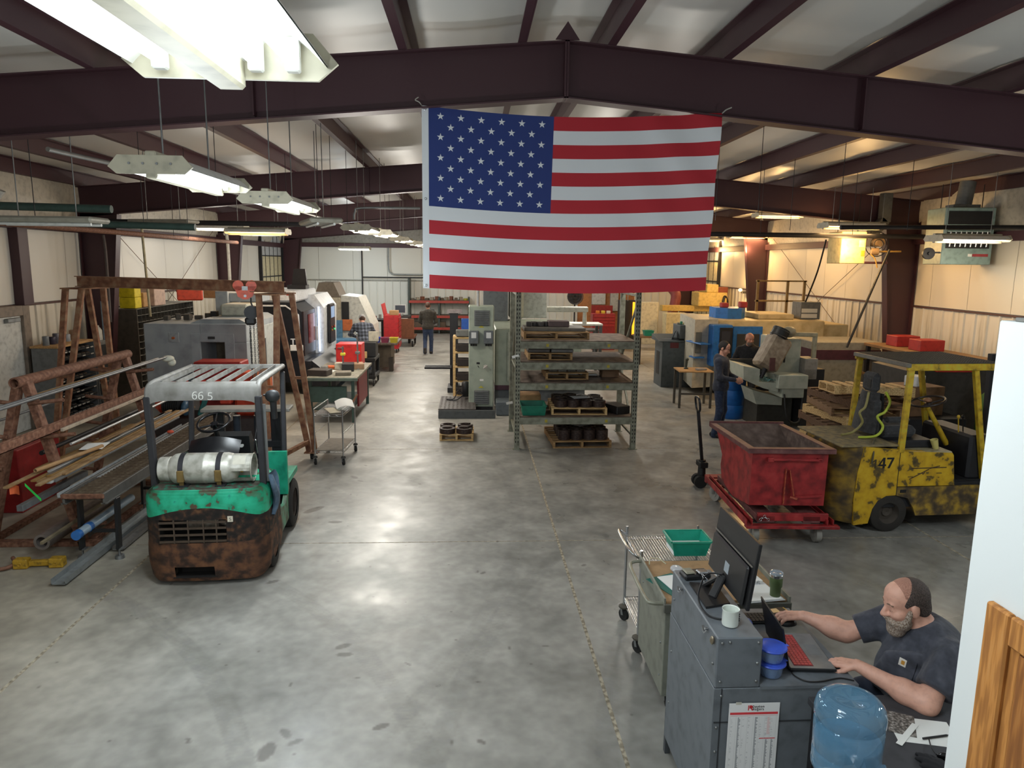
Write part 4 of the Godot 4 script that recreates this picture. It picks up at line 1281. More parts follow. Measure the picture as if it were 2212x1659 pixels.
	# body forward of the counterweight
	var side_g := worn("side_green", [0.0, rgb(60, 62, 50), 0.4, rgb(84, 104, 82), 0.6, rgb(96, 136, 110), 1.0, rgb(60, 150, 120)], 1.3, 0.55)
	for s in [-1.0, 1.0]:
		pt(t, "side_frame", MB.new().side(P2([-0.66, 0.16, -0.66, 0.62, -0.80, 0.62, -0.84, 0.46, -1.15, 0.42, -1.27, 0.5, -1.27, 0.62, -1.4, 0.62, -1.4, 0.2]), s * 0.50, s * 0.545), side_g)
		pt(t, "step", MB.new().b2(V(s * 0.32, 0.36, -1.2), V(s * 0.53, 0.385, -0.82), 0.004), DARK)
		pt(t, "fender", MB.new().side(P2([-1.24, 0.5, -1.24, 1.0, -1.29, 1.0, -1.29, 0.66, -1.86, 0.66, -1.86, 0.6, -1.29, 0.6]), s * 0.30, s * 0.56), worn("green_clean", [0.0, rgb(24, 120, 96), 0.5, rgb(34, 160, 126), 1.0, rgb(44, 176, 140)], 1.0, 0.4))
	pt(t, "floor_plate", MB.new().b2(V(-0.42, 0.36, -1.3), V(0.42, 0.39, -0.7)), DARK)
	pt(t, "hood", MB.new().b2(V(-0.33, 0.4, -0.95), V(0.33, 0.97, -0.45), 0.03), DARK)
	pt(t, "shroud", MB.new().b2(V(0.10, 0.9, -0.6), V(0.545, 1.0, -0.3), 0.04), paint)
	wheel(t, V(0.49, 0.235, -0.42), 0.235, 0.17, M(rgb(60, 50, 42), 0.7), 1.0)
	wheel(t, V(-0.49, 0.235, -0.42), 0.235, 0.17, M(rgb(60, 50, 42), 0.7), -1.0)
	wheel(t, V(0.46, 0.29, -1.58), 0.29, 0.22, M(rgb(60, 50, 42), 0.7), 1.0)
	wheel(t, V(-0.46, 0.29, -1.58), 0.29, 0.22, M(rgb(60, 50, 42), 0.7), -1.0)
	# seat, column, wheel, levers
	pt(t, "seat", MB.new().b2(V(-0.24, 0.98, -0.92), V(0.24, 1.09, -0.48), 0.05), M(rgb(20, 20, 22), 0.35))
	pt(t, "seat_back", MB.new().sheet(func(u, v): return V(lerpf(-0.26, 0.22, u), 1.02 + 0.31 * sin(clampf(v, 0, 1) * PI * 0.5) * (0.82 + 0.18 * sin(PI * u)), -0.50 + 0.10 * cos(v * PI) - 0.05 * pow(2.0 * u - 1.0, 2.0)), 14, 10, 0.05), M(rgb(20, 20, 23), 0.3))
	pt(t, "cowl", MB.new().side(P2([-1.22, 0.4, -1.16, 1.2, -1.10, 1.28, -0.99, 1.25, -1.02, 1.1, -1.12, 0.4]), -0.12, 0.22), M(rgb(30, 32, 34), 0.5))
	pt(t, "dial", MB.new().cyl(V(0.13, 1.14, -1.02), V(0.13, 1.145, -1.005), 0.026, -1, 14), M(rgb(200, 200, 196), 0.5))
	pt(t, "steering_column", MB.new().cyl(V(-0.08, 0.95, -1.1), V(-0.10, 1.42, -0.86), 0.03, 0.026, 10), BLACK)
	steering_wheel(t, Transform3D(eul(24, 0, 6), V(-0.10, 1.44, -0.85)), 0.165, M(rgb(18, 18, 22), 0.25))
	for k in 3: pt(t, "control_lever", MB.new().cyl(V(0.25 + k * 0.05, 1.0, -1.2), V(0.26 + k * 0.05, 1.17, -1.1), 0.006, -1, 6).ball(V(0.26 + k * 0.05, 1.175, -1.098), V(0.014, 0.014, 0.014), 8), CHROME if k < 2 else BLACK)
	# overhead guard: legs, deep rear hood, slats
	var gd := M(rgb(46, 46, 50), 0.55)
	var gl := worn("guard_grey", [0.0, rgb(98, 95, 88), 0.5, rgb(122, 120, 115), 0.8, rgb(132, 130, 126), 1.0, rgb(146, 144, 138)], 1.2, 0.55)
	for s in [-1.0, 1.0]:
		pt(t, "guard_leg", MB.new().bar(V(s * 0.515, 0.9, -0.27), V(s * 0.515, 1.84, -0.22), 0.075, 0.06, 0.008), gd)
		pt(t, "guard_leg", MB.new().bar(V(s * 0.515, 0.6, -1.32), V(s * 0.50, 1.88, -1.50), 0.06, 0.05, 0.008), gd)
		pt(t, "guard_rail", MB.new().tube(curve([s * 0.515, 1.80, -0.215, s * 0.512, 1.90, -0.24, s * 0.505, 1.945, -0.33, s * 0.50, 1.95, -0.6, s * 0.50, 1.94, -1.52], 6), 0.03, 8), gl)
	pt(t, "guard_hood", MB.new().sheet(func(u, v): return V(lerpf(-0.52, 0.52, u), [1.80, 1.84, 1.88, 1.915, 1.94, 1.95, 1.952][int(v * 6.0 + 0.01)] - (0.05 * pow(absf(2.0 * u - 1.0), 8.0) if v < 0.1 else 0.0), [-0.205, -0.20, -0.205, -0.22, -0.25, -0.30, -0.36][int(v * 6.0 + 0.01)]), 16, 6, 0.012), gl)
	letters(t, "chalk_number", "66 5", 0.075, M(rgb(206, 206, 200), 0.9, 0, 0), Transform3D(eul(-5, 0, -3), V(0.0, 1.845, -0.192)), "Droid Sans", 0.001)
	for k in 7: pt(t, "guard_slat", MB.new().bar(V(-0.42 + k * 0.14, 1.945, -0.36), V(-0.42 + k * 0.14, 1.94, -1.5), 0.014, 0.045), gl)
	pt(t, "guard_crossbar", MB.new().bar(V(-0.5, 1.94, -1.51), V(0.5, 1.94, -1.51), 0.03, 0.05, 0.006), gl)
	pt(t, "perforated_strip", MB.new().bar(V(0.555, 0.95, -0.29), V(0.56, 1.75, -0.24), 0.006, 0.03), STEEL)
	pt(t, "mirror", MB.new().ball(V(0.60, 1.79, -0.45), V(0.075, 0.065, 0.05), 16).cyl(V(0.60, 1.74, -0.47), V(0.6, 1.55, -0.5), 0.035, 0.03, 10).cyl(V(0.6, 1.79, -0.47), V(0.51, 1.8, -0.45), 0.012, -1, 6), M(rgb(40, 42, 44), 0.5))
	# low mast and carriage
	for s in [-1.0, 1.0]:
		pt(t, "mast_rail", MB.new().bar(V(s * 0.33, 0.08, -1.92), V(s * 0.33, 1.36, -1.86), 0.07, 0.12, 0.006), DARK)
		pt(t, "fork", MB.new().bar(V(s * 0.25, 0.06, -2.02), V(s * 0.25, 0.05, -3.0), 0.1, 0.035, 0.004).bar(V(s * 0.25, 0.05, -2.02), V(s * 0.25, 0.6, -2.0), 0.1, 0.035), DARK)
	pt(t, "mast_crossbar", MB.new().b2(V(-0.5, 1.36, -1.98), V(0.52, 1.40, -1.72), 0.006), M(rgb(140, 136, 128), 0.5, 0.2))
	pt(t, "mast_crossbar", MB.new().b2(V(-0.38, 0.9, -1.94), V(0.38, 0.98, -1.84), 0.004), DARK)
	pt(t, "lift_cylinder", MB.new().cyl(V(0.12, 0.1, -1.86), V(0.12, 1.3, -1.84), 0.045, -1, 12).cyl(V(-0.12, 0.1, -1.86), V(-0.12, 1.3, -1.84), 0.045, -1, 12), M(rgb(50, 56, 66), 0.4, 0.3))
	pt(t, "dash_panel", MB.new().b2(V(-0.46, 0.62, -1.34), V(0.48, 0.9, -1.26), 0.006), DARK)
	var hs := MB.new()
	for k in 3: hs.tube(curve([0.1 + k * 0.05, 0.7, -1.3, 0.18 + k * 0.05, 1.2, -1.5, 0.1 + k * 0.06, 1.38, -1.8], 6), 0.011, 6)
	stuff(pt(t, "hydraulic_hose", hs, BLACK))
	# jacket slung over the right rear leg
	pt(t, "hung_rag", MB.new().sheet(func(u, v): return V(0.56 + 0.05 * sin(v * 3.0) + 0.03 * sin(u * 7.0), 1.02 - v * 0.42 - 0.06 * u * sin(u * 3.0), -0.28 - u * 0.2 + 0.03 * sin(v * 6.0 + u * 4.0)), 12, 14, 0.02), cloth_mat(rgb(70, 92, 112), "rag"))
	# gas bottle: a thing of its own resting in the cradle
	var g := thing("gas_bottle", "scuffed silver propane bottle strapped across the green forklift", "gas bottle", V(-2.60, 1.105, -7.02), 3.5)
	var al := worn("tank", [0.0, rgb(140, 136, 122), 0.35, rgb(176, 174, 162), 0.6, rgb(206, 204, 194), 1.0, rgb(222, 220, 212)], 1.6, 0.42, 0.35)
	var qx := eul(0, 0, -90)
	pt(g, "vessel", MB.new().lathe(P2([0, -0.37, 0.06, -0.365, 0.11, -0.345, 0.145, -0.30, 0.152, -0.26, 0.152, -0.02, 0.1545, -0.015, 0.1545, 0.0, 0.152, 0.005, 0.152, 0.2, 0.14, 0.25, 0.11, 0.28, 0, 0.29]), 32, V(0.0, 0, 0), qx), al)
	pt(g, "foot_ring", MB.new().lathe(P2([0.11, -0.44, 0.115, -0.44, 0.12, -0.345, 0.115, -0.34]), 28, Vector3.ZERO, qx), al)
	var co := MB.new()
	for k in 28:
		if k in [7, 8, 9]: continue
		var a := TAU * k / 28.0
		var b := TAU * (k + 1) / 28.0
		var r0 := 0.138
		for e in [0.0, 0.006]:
			co.quad(V(0.245, cos(a) * (r0 - e), sin(a) * (r0 - e)), V(0.245, cos(b) * (r0 - e), sin(b) * (r0 - e)), V(0.44, cos(b) * (r0 - e), sin(b) * (r0 - e)), V(0.44, cos(a) * (r0 - e), sin(a) * (r0 - e)), V(0, cos(a), sin(a)) * (1.0 if e == 0.0 else -1.0))
	co.ring(V(0.44, 0, 0), V(1, 0, 0), 0.136, 0.008, 28, 6)
	pt(g, "collar", co, al)
	pt(g, "valve", MB.new().cyl(V(0.28, 0, 0), V(0.36, 0, 0), 0.022, -1, 10).cyl(V(0.34, 0, 0), V(0.34, -0.02, 0.07), 0.016, -1, 8), M(rgb(190, 152, 60), 0.35, 0.7))
	pt(g, "paper_label", MB.new().sheet(func(u, v): return V(0.27 + 0.12 * u, cos(0.35 + 0.75 * v) * 0.141, sin(0.35 + 0.75 * v) * 0.141), 4, 8), M(rgb(220, 216, 200), 0.7))
	for x in [-0.215, 0.135]:
		pt(g, "strap", MB.new().lathe(P2([0.1535, -0.024, 0.1565, -0.022, 0.1565, 0.022, 0.1535, 0.024]), 32, V(x, 0, 0), qx), M(rgb(58, 58, 62), 0.5, 0.5))
		pt(g, "strap_buckle", MB.new().b2(V(x - 0.032, -0.10, 0.118), V(x + 0.032, 0.02, 0.165), 0.008).b2(V(x - 0.02, -0.145, 0.115), V(x + 0.02, -0.10, 0.13)), M(rgb(136, 112, 66), 0.5, 0.4))
	var cr := MB.new()
	for x in [-0.215, 0.135]: cr.b2(V(x - 0.05, -0.15, -0.14), V(x + 0.05, -0.135, 0.16), 0.003)
	cr.b2(V(-0.3, -0.15, -0.15), V(0.2, -0.14, -0.12))
	pt(t, "bottle_cradle", cr, DARK).position = V(0, 1.105, -0.28)

func band(m: MB, a: PackedVector3Array, b: PackedVector3Array, hole: Callable) -> void:
	for i in a.size() - 1:
		if hole.call(a[i], a[i + 1], 0.0): continue
		var na := _pn(a, i)
		var nb := _pn(a, i + 1)
		m.qn(a[i], a[i + 1], b[i + 1], b[i], na, nb, nb + V(0, maxf(0.0, (a[i].z - b[i].z) * 12.0), 0), na + V(0, maxf(0.0, (a[i].z - b[i].z) * 12.0), 0))
func _pn(a: PackedVector3Array, i: int) -> Vector3:
	var d := a[mini(i + 1, a.size() - 1)] - a[maxi(i - 1, 0)]
	return Vector3.UP.cross(d).normalized() * (1.0 if Vector3.UP.cross(d).dot(a[i] - V(0, a[i].y, -0.5)) > 0 else -1.0)

func hopper() -> void:
	var t := thing("dump_hopper", "red self-dumping steel hopper on small wheels", "hopper", V(3.63, 0, -7.72), -3)
	var red := worn("hopper_red", [0.0, rgb(92, 24, 26), 0.4, rgb(138, 34, 36), 0.65, rgb(160, 42, 44), 1.0, rgb(170, 60, 56)], 0.9, 0.5)
	var dusty := worn("hopper_in", [0.0, rgb(62, 50, 46), 0.5, rgb(92, 76, 70), 1.0, rgb(120, 104, 96)], 1.3, 0.8)
	# side outline in (z, y)
	var o := [-0.0, 1.10, -1.5, 1.04, -1.12, 0.72, -1.16, 0.58, -1.08, 0.40, -0.62, 0.33, -0.02, 0.42]
	for s in [-1.0, 1.0]:
		pt(t, "side_plate", MB.new().side(P2(o), s * 0.425, s * 0.432), red)
		pt(t, "side_lining", MB.new().side(P2(o), s * 0.418, s * 0.4248), dusty)
	pt(t, "front_plate", MB.new().side(P2([0, 1.1, 0.008, 1.1, -0.012, 0.42, -0.02, 0.42]), -0.432, 0.432), red)
	pt(t, "front_lining", MB.new().side(P2([-0.008, 1.1, -0.001, 1.1, -0.021, 0.42, -0.028, 0.42]), -0.418, 0.418), dusty)
	pt(t, "slope_plate", MB.new().side(P2([-1.5, 1.04, -1.495, 1.05, -0.30, 0.44, -0.31, 0.43]), -0.42, 0.42), dusty)
	pt(t, "bottom_plate", MB.new().side(P2([-0.31, 0.43, -0.30, 0.44, -0.02, 0.43, -0.02, 0.42]), -0.42, 0.42), dusty)
	pt(t, "back_plate", MB.new().side(P2([-1.5, 1.04, -1.12, 0.72, -1.16, 0.58, -1.08, 0.4, -0.62, 0.33, -0.02, 0.42, -0.03, 0.425, -0.62, 0.338, -1.07, 0.41, -1.14, 0.58, -1.1, 0.72]), -0.42, 0.42), red)
	var rim := worn("hopper_rim", [0.0, rgb(78, 44, 44), 0.5, rgb(104, 62, 60), 1.0, rgb(126, 86, 80)], 1.4, 0.6)
	pt(t, "rim", MB.new().b2(V(-0.5, 1.09, -0.03), V(0.5, 1.105, 0.05), 0.003).b2(V(-0.5, 1.05, 0.042), V(0.5, 1.1, 0.05)), rim)
	for s in [-1.0, 1.0]: pt(t, "rim", MB.new().bar(V(s * 0.455, 1.1, 0.03), V(s * 0.455, 1.04, -1.53), 0.08, 0.014, 0.003).bar(V(s * 0.492, 1.08, 0.03), V(s * 0.492, 1.02, -1.53), 0.008, 0.05), rim)
	pt(t, "rim", MB.new().bar(V(-0.5, 1.035, -1.54), V(0.5, 1.035, -1.54), 0.02, 0.07, 0.003), rim)
	pt(t, "grab_bar", MB.new().bar(V(-0.22, 0.98, 0.05), V(0.34, 0.975, 0.05), 0.02, 0.025, 0.004).b2(V(-0.27, 0.95, 0.0), V(-0.2, 1.0, 0.06), 0.006).b2(V(0.3, 0.955, 0.0), V(0.36, 0.995, 0.06), 0.006), red)
	pt(t, "latch_lever", MB.new().bar(V(0.0, 0.85, 0.02), V(0.06, 0.55, 0.035), 0.045, 0.012, 0.003).bar(V(-0.04, 0.86, 0.01), V(-0.04, 0.44, 0.0), 0.02, 0.01).cyl(V(0.03, 0.53, 0.02), V(0.09, 0.52, 0.07), 0.016, -1, 8), worn("latch", [0.0, rgb(120, 40, 34), 0.6, rgb(170, 80, 52), 1.0, rgb(196, 120, 80)], 4.0, 0.5))
	pt(t, "scar_plate", MB.new().bar(V(0.08, 0.52, 0.004), V(0.4, 0.545, 0.01), 0.006, 0.03), red)
	# base frame of channels with fork pockets
	for s in [-1.0, 1.0]:
		pt(t, "base_channel", MB.new().b2(V(s * 0.46 - 0.035, 0.22, -1.62), V(s * 0.46 + 0.035, 0.232, 0.14)).b2(V(s * 0.495 - 0.005, 0.23, -1.62), V(s * 0.495 + 0.005, 0.30, 0.14)).b2(V(s * 0.43 - 0.005, 0.23, -1.62), V(s * 0.43 + 0.005, 0.3, 0.14)), red)
		pt(t, "fork_pocket", MB.new().b2(V(s * 0.26 - 0.1, 0.25, -1.5), V(s * 0.26 + 0.1, 0.33, 0.1), 0.004), rim)
	pt(t, "base_crossbar", MB.new().b2(V(-0.5, 0.2, 0.08), V(0.56, 0.235, 0.17), 0.003), red)
	pt(t, "base_crossbar", MB.new().b2(V(-0.36, 0.27, 0.06), V(0.45, 0.36, 0.1), 0.004), red)
	pt(t, "base_crossbar", MB.new().b2(V(-0.5, 0.2, -1.62), V(0.5, 0.24, -1.54), 0.003), red)
	var ch := MB.new()
	for k in 5: ch.ring(V(-0.34 + k * 0.022, 0.34 - 0.02 * absf(k - 2.0), 0.14), V(0.3, k % 2, 1 - k % 2), 0.016, 0.004, 10, 5)
	stuff(pt(t, "chain", ch, CHROME))
	for e in [[-0.36, 0.02, 0.0], [0.36, 0.02, 0.0], [-0.4, -1.4, 25.0], [0.4, -1.4, 25.0]]: caster(t, V(e[0], 0, e[1]), 0.10, 0.06, e[2], M(rgb(150, 146, 138), 0.6))

func pallet_jack(at: Vector3, yaw: float) -> void:
	var t := thing("pallet_jack", "black hand pallet truck standing behind the red hopper", "pallet jack", at, yaw)
	pt(t, "handle", MB.new().bar(V(0, 0.35, 0), V(0.0, 1.12, 0.1), 0.045, 0.03, 0.006), BLACK)
	pt(t, "grip_loop", MB.new().tube(curve([0, 1.1, 0.1, -0.08, 1.14, 0.1, -0.09, 1.28, 0.12, 0.0, 1.31, 0.12, 0.09, 1.28, 0.12, 0.08, 1.14, 0.1, 0, 1.1, 0.1], 5), 0.016, 8), M(rgb(26, 27, 30), 0.3))
	pt(t, "pump", MB.new().cyl(V(0, 0.1, 0), V(0, 0.4, 0), 0.06, 0.05, 12).b2(V(-0.1, 0.3, -0.06), V(0.1, 0.38, 0.06), 0.01), BLACK)
	for s in [-1.0, 1.0]:
		pt(t, "wheel", MB.new().cyl(V(s * 0.03, 0.09, 0.03), V(s * 0.09, 0.09, 0.03), 0.09, -1, 16), RUBBER)
		pt(t, "fork", MB.new().b2(V(s * 0.2 - 0.08, 0.06, -1.2), V(s * 0.2 + 0.08, 0.1, -0.1), 0.006), M(rgb(150, 40, 38), 0.6))

func yellow_forklift() -> void:
	# built facing +x of its own axes; root under the rear counterweight's near corner
	var t := thing("forklift", "battered yellow forklift numbered 47 with a mesh canopy, by the right wall", "forklift", V(4.25, 0, -8.45), 3)
	var yel := worn("lift_yellow", [0.0, rgb(52, 44, 30), 0.27, rgb(104, 84, 34), 0.33, rgb(176, 138, 24), 0.6, rgb(196, 156, 26), 1.0, rgb(206, 170, 44)], 1.0, 0.5, 0.0, 0.02, 6)
	var grime := worn("lift_grime", [0.0, rgb(48, 40, 30), 0.35, rgb(74, 60, 40), 0.55, rgb(112, 90, 42), 0.75, rgb(150, 120, 40), 1.0, rgb(176, 142, 44)], 0.9, 0.7)
	var W := 0.55
	# counterweight in (x, y) outline, with rounded plan
	var cw := MB.new()
	var prof := [[0.10, 0.10], [0.0, 0.22], [-0.03, 0.45], [-0.02, 0.75], [0.03, 0.98], [0.06, 1.06]]
	for i in prof.size() - 1:
		for k in 20:
			var pp := []
			var nn := []
			for e in [[i, k], [i, k + 1], [i + 1, k + 1], [i + 1, k]]:
				var v: float = -1.0 + 2.0 * e[1] / 20.0
				var x: float = prof[e[0]][0] + 0.30 * pow(absf(v), 4.0)
				pp.append(V(x, prof[e[0]][1], v * W))
				nn.append(V(-1.0, 0, signf(v) * pow(absf(v), 3.0) * 2.0).normalized())
			cw.qn(pp[0], pp[1], pp[2], pp[3], nn[0], nn[1], nn[2], nn[3])
	pt(t, "counterweight", cw, grime)
	for s in [-1.0, 1.0]:
		pt(t, "rear_side", MB.new().prism(P2([0.28, 0.10, 0.46, 0.12, 0.50, 0.30, 0.56, 0.40, 0.66, 0.455, 0.76, 0.46, 0.78, 0.46, 0.78, 1.02, 0.33, 1.06, 0.27, 0.75, 0.25, 0.4]), 0.03, Transform3D(Basis(), V(0, 0, s * (W - 0.015)))), yel if s > 0 else grime)
		pt(t, "side_skirt", MB.new().prism(P2([0.78, 0.46, 0.94, 0.42, 1.02, 0.3, 1.06, 0.2, 2.1, 0.2, 2.1, 0.56, 0.78, 0.56]), 0.03, Transform3D(Basis(), V(0, 0, s * (W - 0.015)))), grime)
	pt(t, "body_core", MB.new().b2(V(0.3, 0.3, -W + 0.04), V(2.1, 0.6, W - 0.04)), DARK)
	pt(t, "deck_plate", MB.new().b2(V(0.05, 1.05, -W + 0.04), V(0.82, 1.075, W - 0.02), 0.008), worn("deck_tan", [0.0, rgb(84, 76, 60), 0.5, rgb(120, 108, 82), 1.0, rgb(150, 132, 84)], 1.5, 0.8))
	pt(t, "side_panel", MB.new().prism(P2([0.79, 0.57, 1.52, 0.57, 1.49, 0.80, 1.47, 0.94, 1.45, 0.97, 0.79, 1.0]), 0.10, Transform3D(Basis(), V(0, 0, W - 0.05))), yel)
	pt(t, "hood_top", MB.new().b2(V(0.80, 0.93, -W + 0.1), V(1.46, 0.985, W - 0.01), 0.01), worn("hood_bare", [0.0, rgb(120, 108, 80), 0.5, rgb(160, 150, 120), 1.0, rgb(180, 168, 132)], 1.5, 0.6))
	var sm := MB.new()
	sm.b2(V(0.781, 0.46, W - 0.004), V(0.789, 1.0, W + 0.001))
	pt(t, "panel_gap", sm, BLACK)
	pt(t, "fuel_cap", MB.new().b2(V(0.83, 0.49, W - 0.004), V(0.91, 0.53, W + 0.006), 0.006), BLACK)
	letters(t, "fleet_number", "47", 0.13, BLACK, Transform3D(Basis(), V(0.62, 0.86, W + 0.001)), "Droid Sans", 0.002, true)
	letters(t, "fleet_number", "1", 0.11, M(rgb(70, 58, 30), 0.8), Transform3D(Basis(), V(0.475, 0.85, W + 0.001)), "Droid Sans", 0.002, true)
	var rg := RandomNumberGenerator.new()
	rg.seed = 4
	for k in 9: pt(t, "scrape", MB.new().bar(V(0.9 + rg.randf() * 0.45, 0.62 + rg.randf() * 0.2, W + 0.0005), V(0.98 + rg.randf() * 0.45, 0.62 + rg.randf() * 0.2, W + 0.0005), 0.002, 0.012, 0, V(0, 1, 0)), M(rgb(74, 54, 34), 0.8)) if k % 2 == 0 else pt(t, "scrape", MB.new().b2(V(0.85 + k * 0.06, 0.66 + 0.02 * (k % 4), W), V(0.92 + k * 0.06, 0.67 + 0.02 * (k % 4), W + 0.001)), M(rgb(90, 70, 40), 0.8))
	for s in [-1.0, 1.0]:
		var q := eul(90, 0, 0)
		var wn := pt(t, "wheel", MB.new().lathe(tyre(0.235, 0.17, 0.13), 28, V(0.72, 0.235, s * 0.46), q), M(rgb(46, 42, 38), 0.9))
		pt(wn, "rim", MB.new().lathe(P2([0, 0.02, 0.05, 0.035, 0.06, 0.02, 0.1, 0.01, 0.135, 0.08, 0.138, 0.08, 0.138, -0.08, 0, -0.08]) if s > 0 else P2([0, 0.08, 0.138, 0.08, 0.138, -0.08, 0.1, -0.01, 0, -0.02]), 24, V(0.72, 0.235, s * 0.46), q), M(rgb(72, 64, 56), 0.8))
		var w2 := pt(t, "wheel", MB.new().lathe(tyre(0.30, 0.22, 0.17), 28, V(2.25, 0.30, s * 0.45), q), M(rgb(46, 42, 38), 0.9))
		pt(w2, "rim", MB.new().cyl(V(2.25, 0.3, s * 0.45 - 0.09), V(2.25, 0.3, s * 0.45 + 0.09), 0.17, -1, 20), M(rgb(72, 64, 56), 0.8))
	# canopy on four posts
	var post := worn("post_yellow", [0.0, rgb(90, 78, 30), 0.3, rgb(168, 136, 26), 0.6, rgb(190, 156, 34), 1.0, rgb(176, 172, 60)], 1.5, 0.5)
	pt(t, "canopy_post", MB.new().bar(V(0.80, 0.98, W - 0.02), V(0.84, 2.0, W - 0.04), 0.05, 0.07, 0.006), post)
	pt(t, "canopy_post", MB.new().bar(V(0.80, 1.0, -W + 0.04), V(0.84, 2.0, -W + 0.04), 0.05, 0.07, 0.006), post)
	for s in [-1.0, 1.0]:
		pt(t, "canopy_post", MB.new().bar(V(1.95, 0.55, s * (W - 0.06)), V(1.66, 2.0, s * (W - 0.06)), 0.06, 0.06, 0.006), post)
		pt(t, "canopy_rail", MB.new().bar(V(0.78, 2.0, s * (W - 0.03)), V(1.98, 2.0, s * (W - 0.03)), 0.04, 0.085, 0.006), post)
		pt(t, "mast_rail", MB.new().bar(V(2.62, 0.1, s * 0.3), V(2.55, 2.05, s * 0.3), 0.08, 0.12, 0.006), DARK)
	pt(t, "canopy_rail", MB.new().bar(V(0.79, 2.02, -W), V(0.79, 2.02, W), 0.05, 0.05, 0.006), M(rgb(120, 116, 108), 0.5, 0.2))
	pt(t, "canopy_rail", MB.new().bar(V(1.97, 2.0, -W), V(1.97, 2.0, W), 0.05, 0.07, 0.006), post)
	var me := MB.new()
	for i in 34: me.bar(V(0.82 + i * 0.034, 2.045, -W + 0.02), V(0.82 + i * 0.034, 2.045, W - 0.02), 0.007, 0.012)
	for i in 30: me.bar(V(0.81, 2.046, -W + 0.03 + i * 0.0365), V(1.96, 2.046, -W + 0.03 + i * 0.0365), 0.007, 0.010)
	stuff(pt(t, "canopy_mesh", me, M(rgb(60, 58, 52), 0.7)))
	# seat with tall back and headrest
	var fab := cloth_mat(rgb(56, 56, 58), "seat")
	pt(t, "seat_back", MB.new().sheet(func(u, v): return V(0.70 + 0.06 * v - 0.06 * sin(PI * u), 1.12 + v * 0.5, -0.02 + (u - 0.5) * (0.46 - 0.14 * v * v)), 10, 10, 0.1).b2(V(0.66, 1.1, -0.22), V(0.76, 1.56, 0.2), 0.045), fab)
	var hr := MB.new().b2(V(0.66, 1.62, -0.16), V(0.76, 1.86, 0.12), 0.04)
	pt(t, "headrest", hr, fab)
	pt(t, "headrest_gap", MB.new().b2(V(0.655, 1.68, -0.02), V(0.66, 1.78, 0.05), 0.002), BLACK)
	pt(t, "seat_cushion", MB.new().b2(V(0.74, 1.08, -0.25), V(1.22, 1.22, 0.23), 0.05), fab)
	pt(t, "armrest", MB.new().b2(V(0.78, 1.27, 0.16), V(1.1, 1.34, 0.25), 0.03), fab)
	pt(t, "engine_hood", MB.new().b2(V(0.74, 0.98, -0.4), V(1.35, 1.08, 0.36), 0.02), DARK)
	# lime hose looping up the seat back
	pt(t, "hose", MB.new().tube(curve([0.46, 1.09, 0.2, 0.62, 1.13, 0.3, 0.70, 1.24, 0.3, 0.63, 1.36, 0.28, 0.72, 1.42, 0.28, 0.78, 1.54, 0.27, 0.72, 1.66, 0.26], 7), 0.016, 7), M(rgb(176, 190, 60), 0.5))
	pt(t, "hose", MB.new().tube(curve([0.3, 1.1, 0.1, 0.48, 1.12, 0.05, 0.56, 1.25, 0.1, 0.5, 1.38, 0.12, 0.58, 1.45, 0.1, 0.64, 1.62, 0.05], 7), 0.015, 7), M(rgb(150, 140, 84), 0.6))
	pt(t, "strap", MB.new().tube(curve([0.62, 1.085, 0.3, 0.5, 1.09, 0.45, 0.44, 0.98, 0.56, 0.42, 0.86, 0.57], 6), 0.01, 6), M(rgb(84, 78, 58), 0.8))
	pt(t, "steering_column", MB.new().cyl(V(1.75, 0.95, 0.05), V(1.36, 1.50, 0.1), 0.035, 0.025, 10), post)
	steering_wheel(t, Transform3D(eul(0, 0, 16), V(1.36, 1.52, 0.15)), 0.19, M(rgb(40, 30, 26), 0.4))
	pt(t, "horn_button", MB.new().ball(V(1.355, 1.535, 0.15), V(0.05, 0.03, 0.05), 12), M(rgb(140, 96, 66), 0.5))
	pt(t, "dash", MB.new().b2(V(1.75, 0.6, -W + 0.1), V(2.05, 1.15, W - 0.1), 0.03), DARK)
	for k in 2: pt(t, "control_lever", MB.new().cyl(V(1.78 + k * 0.06, 1.1, 0.2), V(1.72 + k * 0.06, 1.33, 0.24), 0.007, -1, 6).ball(V(1.72 + k * 0.06, 1.34, 0.24), V(0.02, 0.025, 0.02), 8), M(rgb(196, 160, 40), 0.5) if k == 0 else BLACK)
	pt(t, "foot_well", MB.new().b2(V(1.5, 0.5, -W + 0.05), V(2.0, 0.62, W - 0.06)), BLACK)
	solo("paper_cup", "crumpled pale paper cup left beside the yellow forklift's seat", "cup", MB.new().lathe(P2([0, 0, 0.03, 0, 0.045, 0.12, 0.041, 0.12, 0.028, 0.006, 0, 0.006]), 14, Vector3.ZERO, eul(0, 0, 18)), M(rgb(196, 184, 110), 0.7), V(5.6, 0.99, -8.1))

func bp(p: Node3D, called: String, x0: float, y0: float, z0: float, x1: float, y1: float, z1: float, mt: Material, b := 0.006) -> MeshInstance3D:
	return pt(p, called, MB.new().b2(V(x0, y0, z0), V(x1, y1, z1), b), mt)
func sbox(called: String, label: String, cat: String, at: Vector3, s: Vector3, mt: Material, yaw := 0.0, group := "") -> MeshInstance3D:
	return solo(called, label, cat, MB.new().bx(V(0, s.y * 0.5, 0), s, minf(0.01, s.y * 0.2)), mt, at, yaw, group)

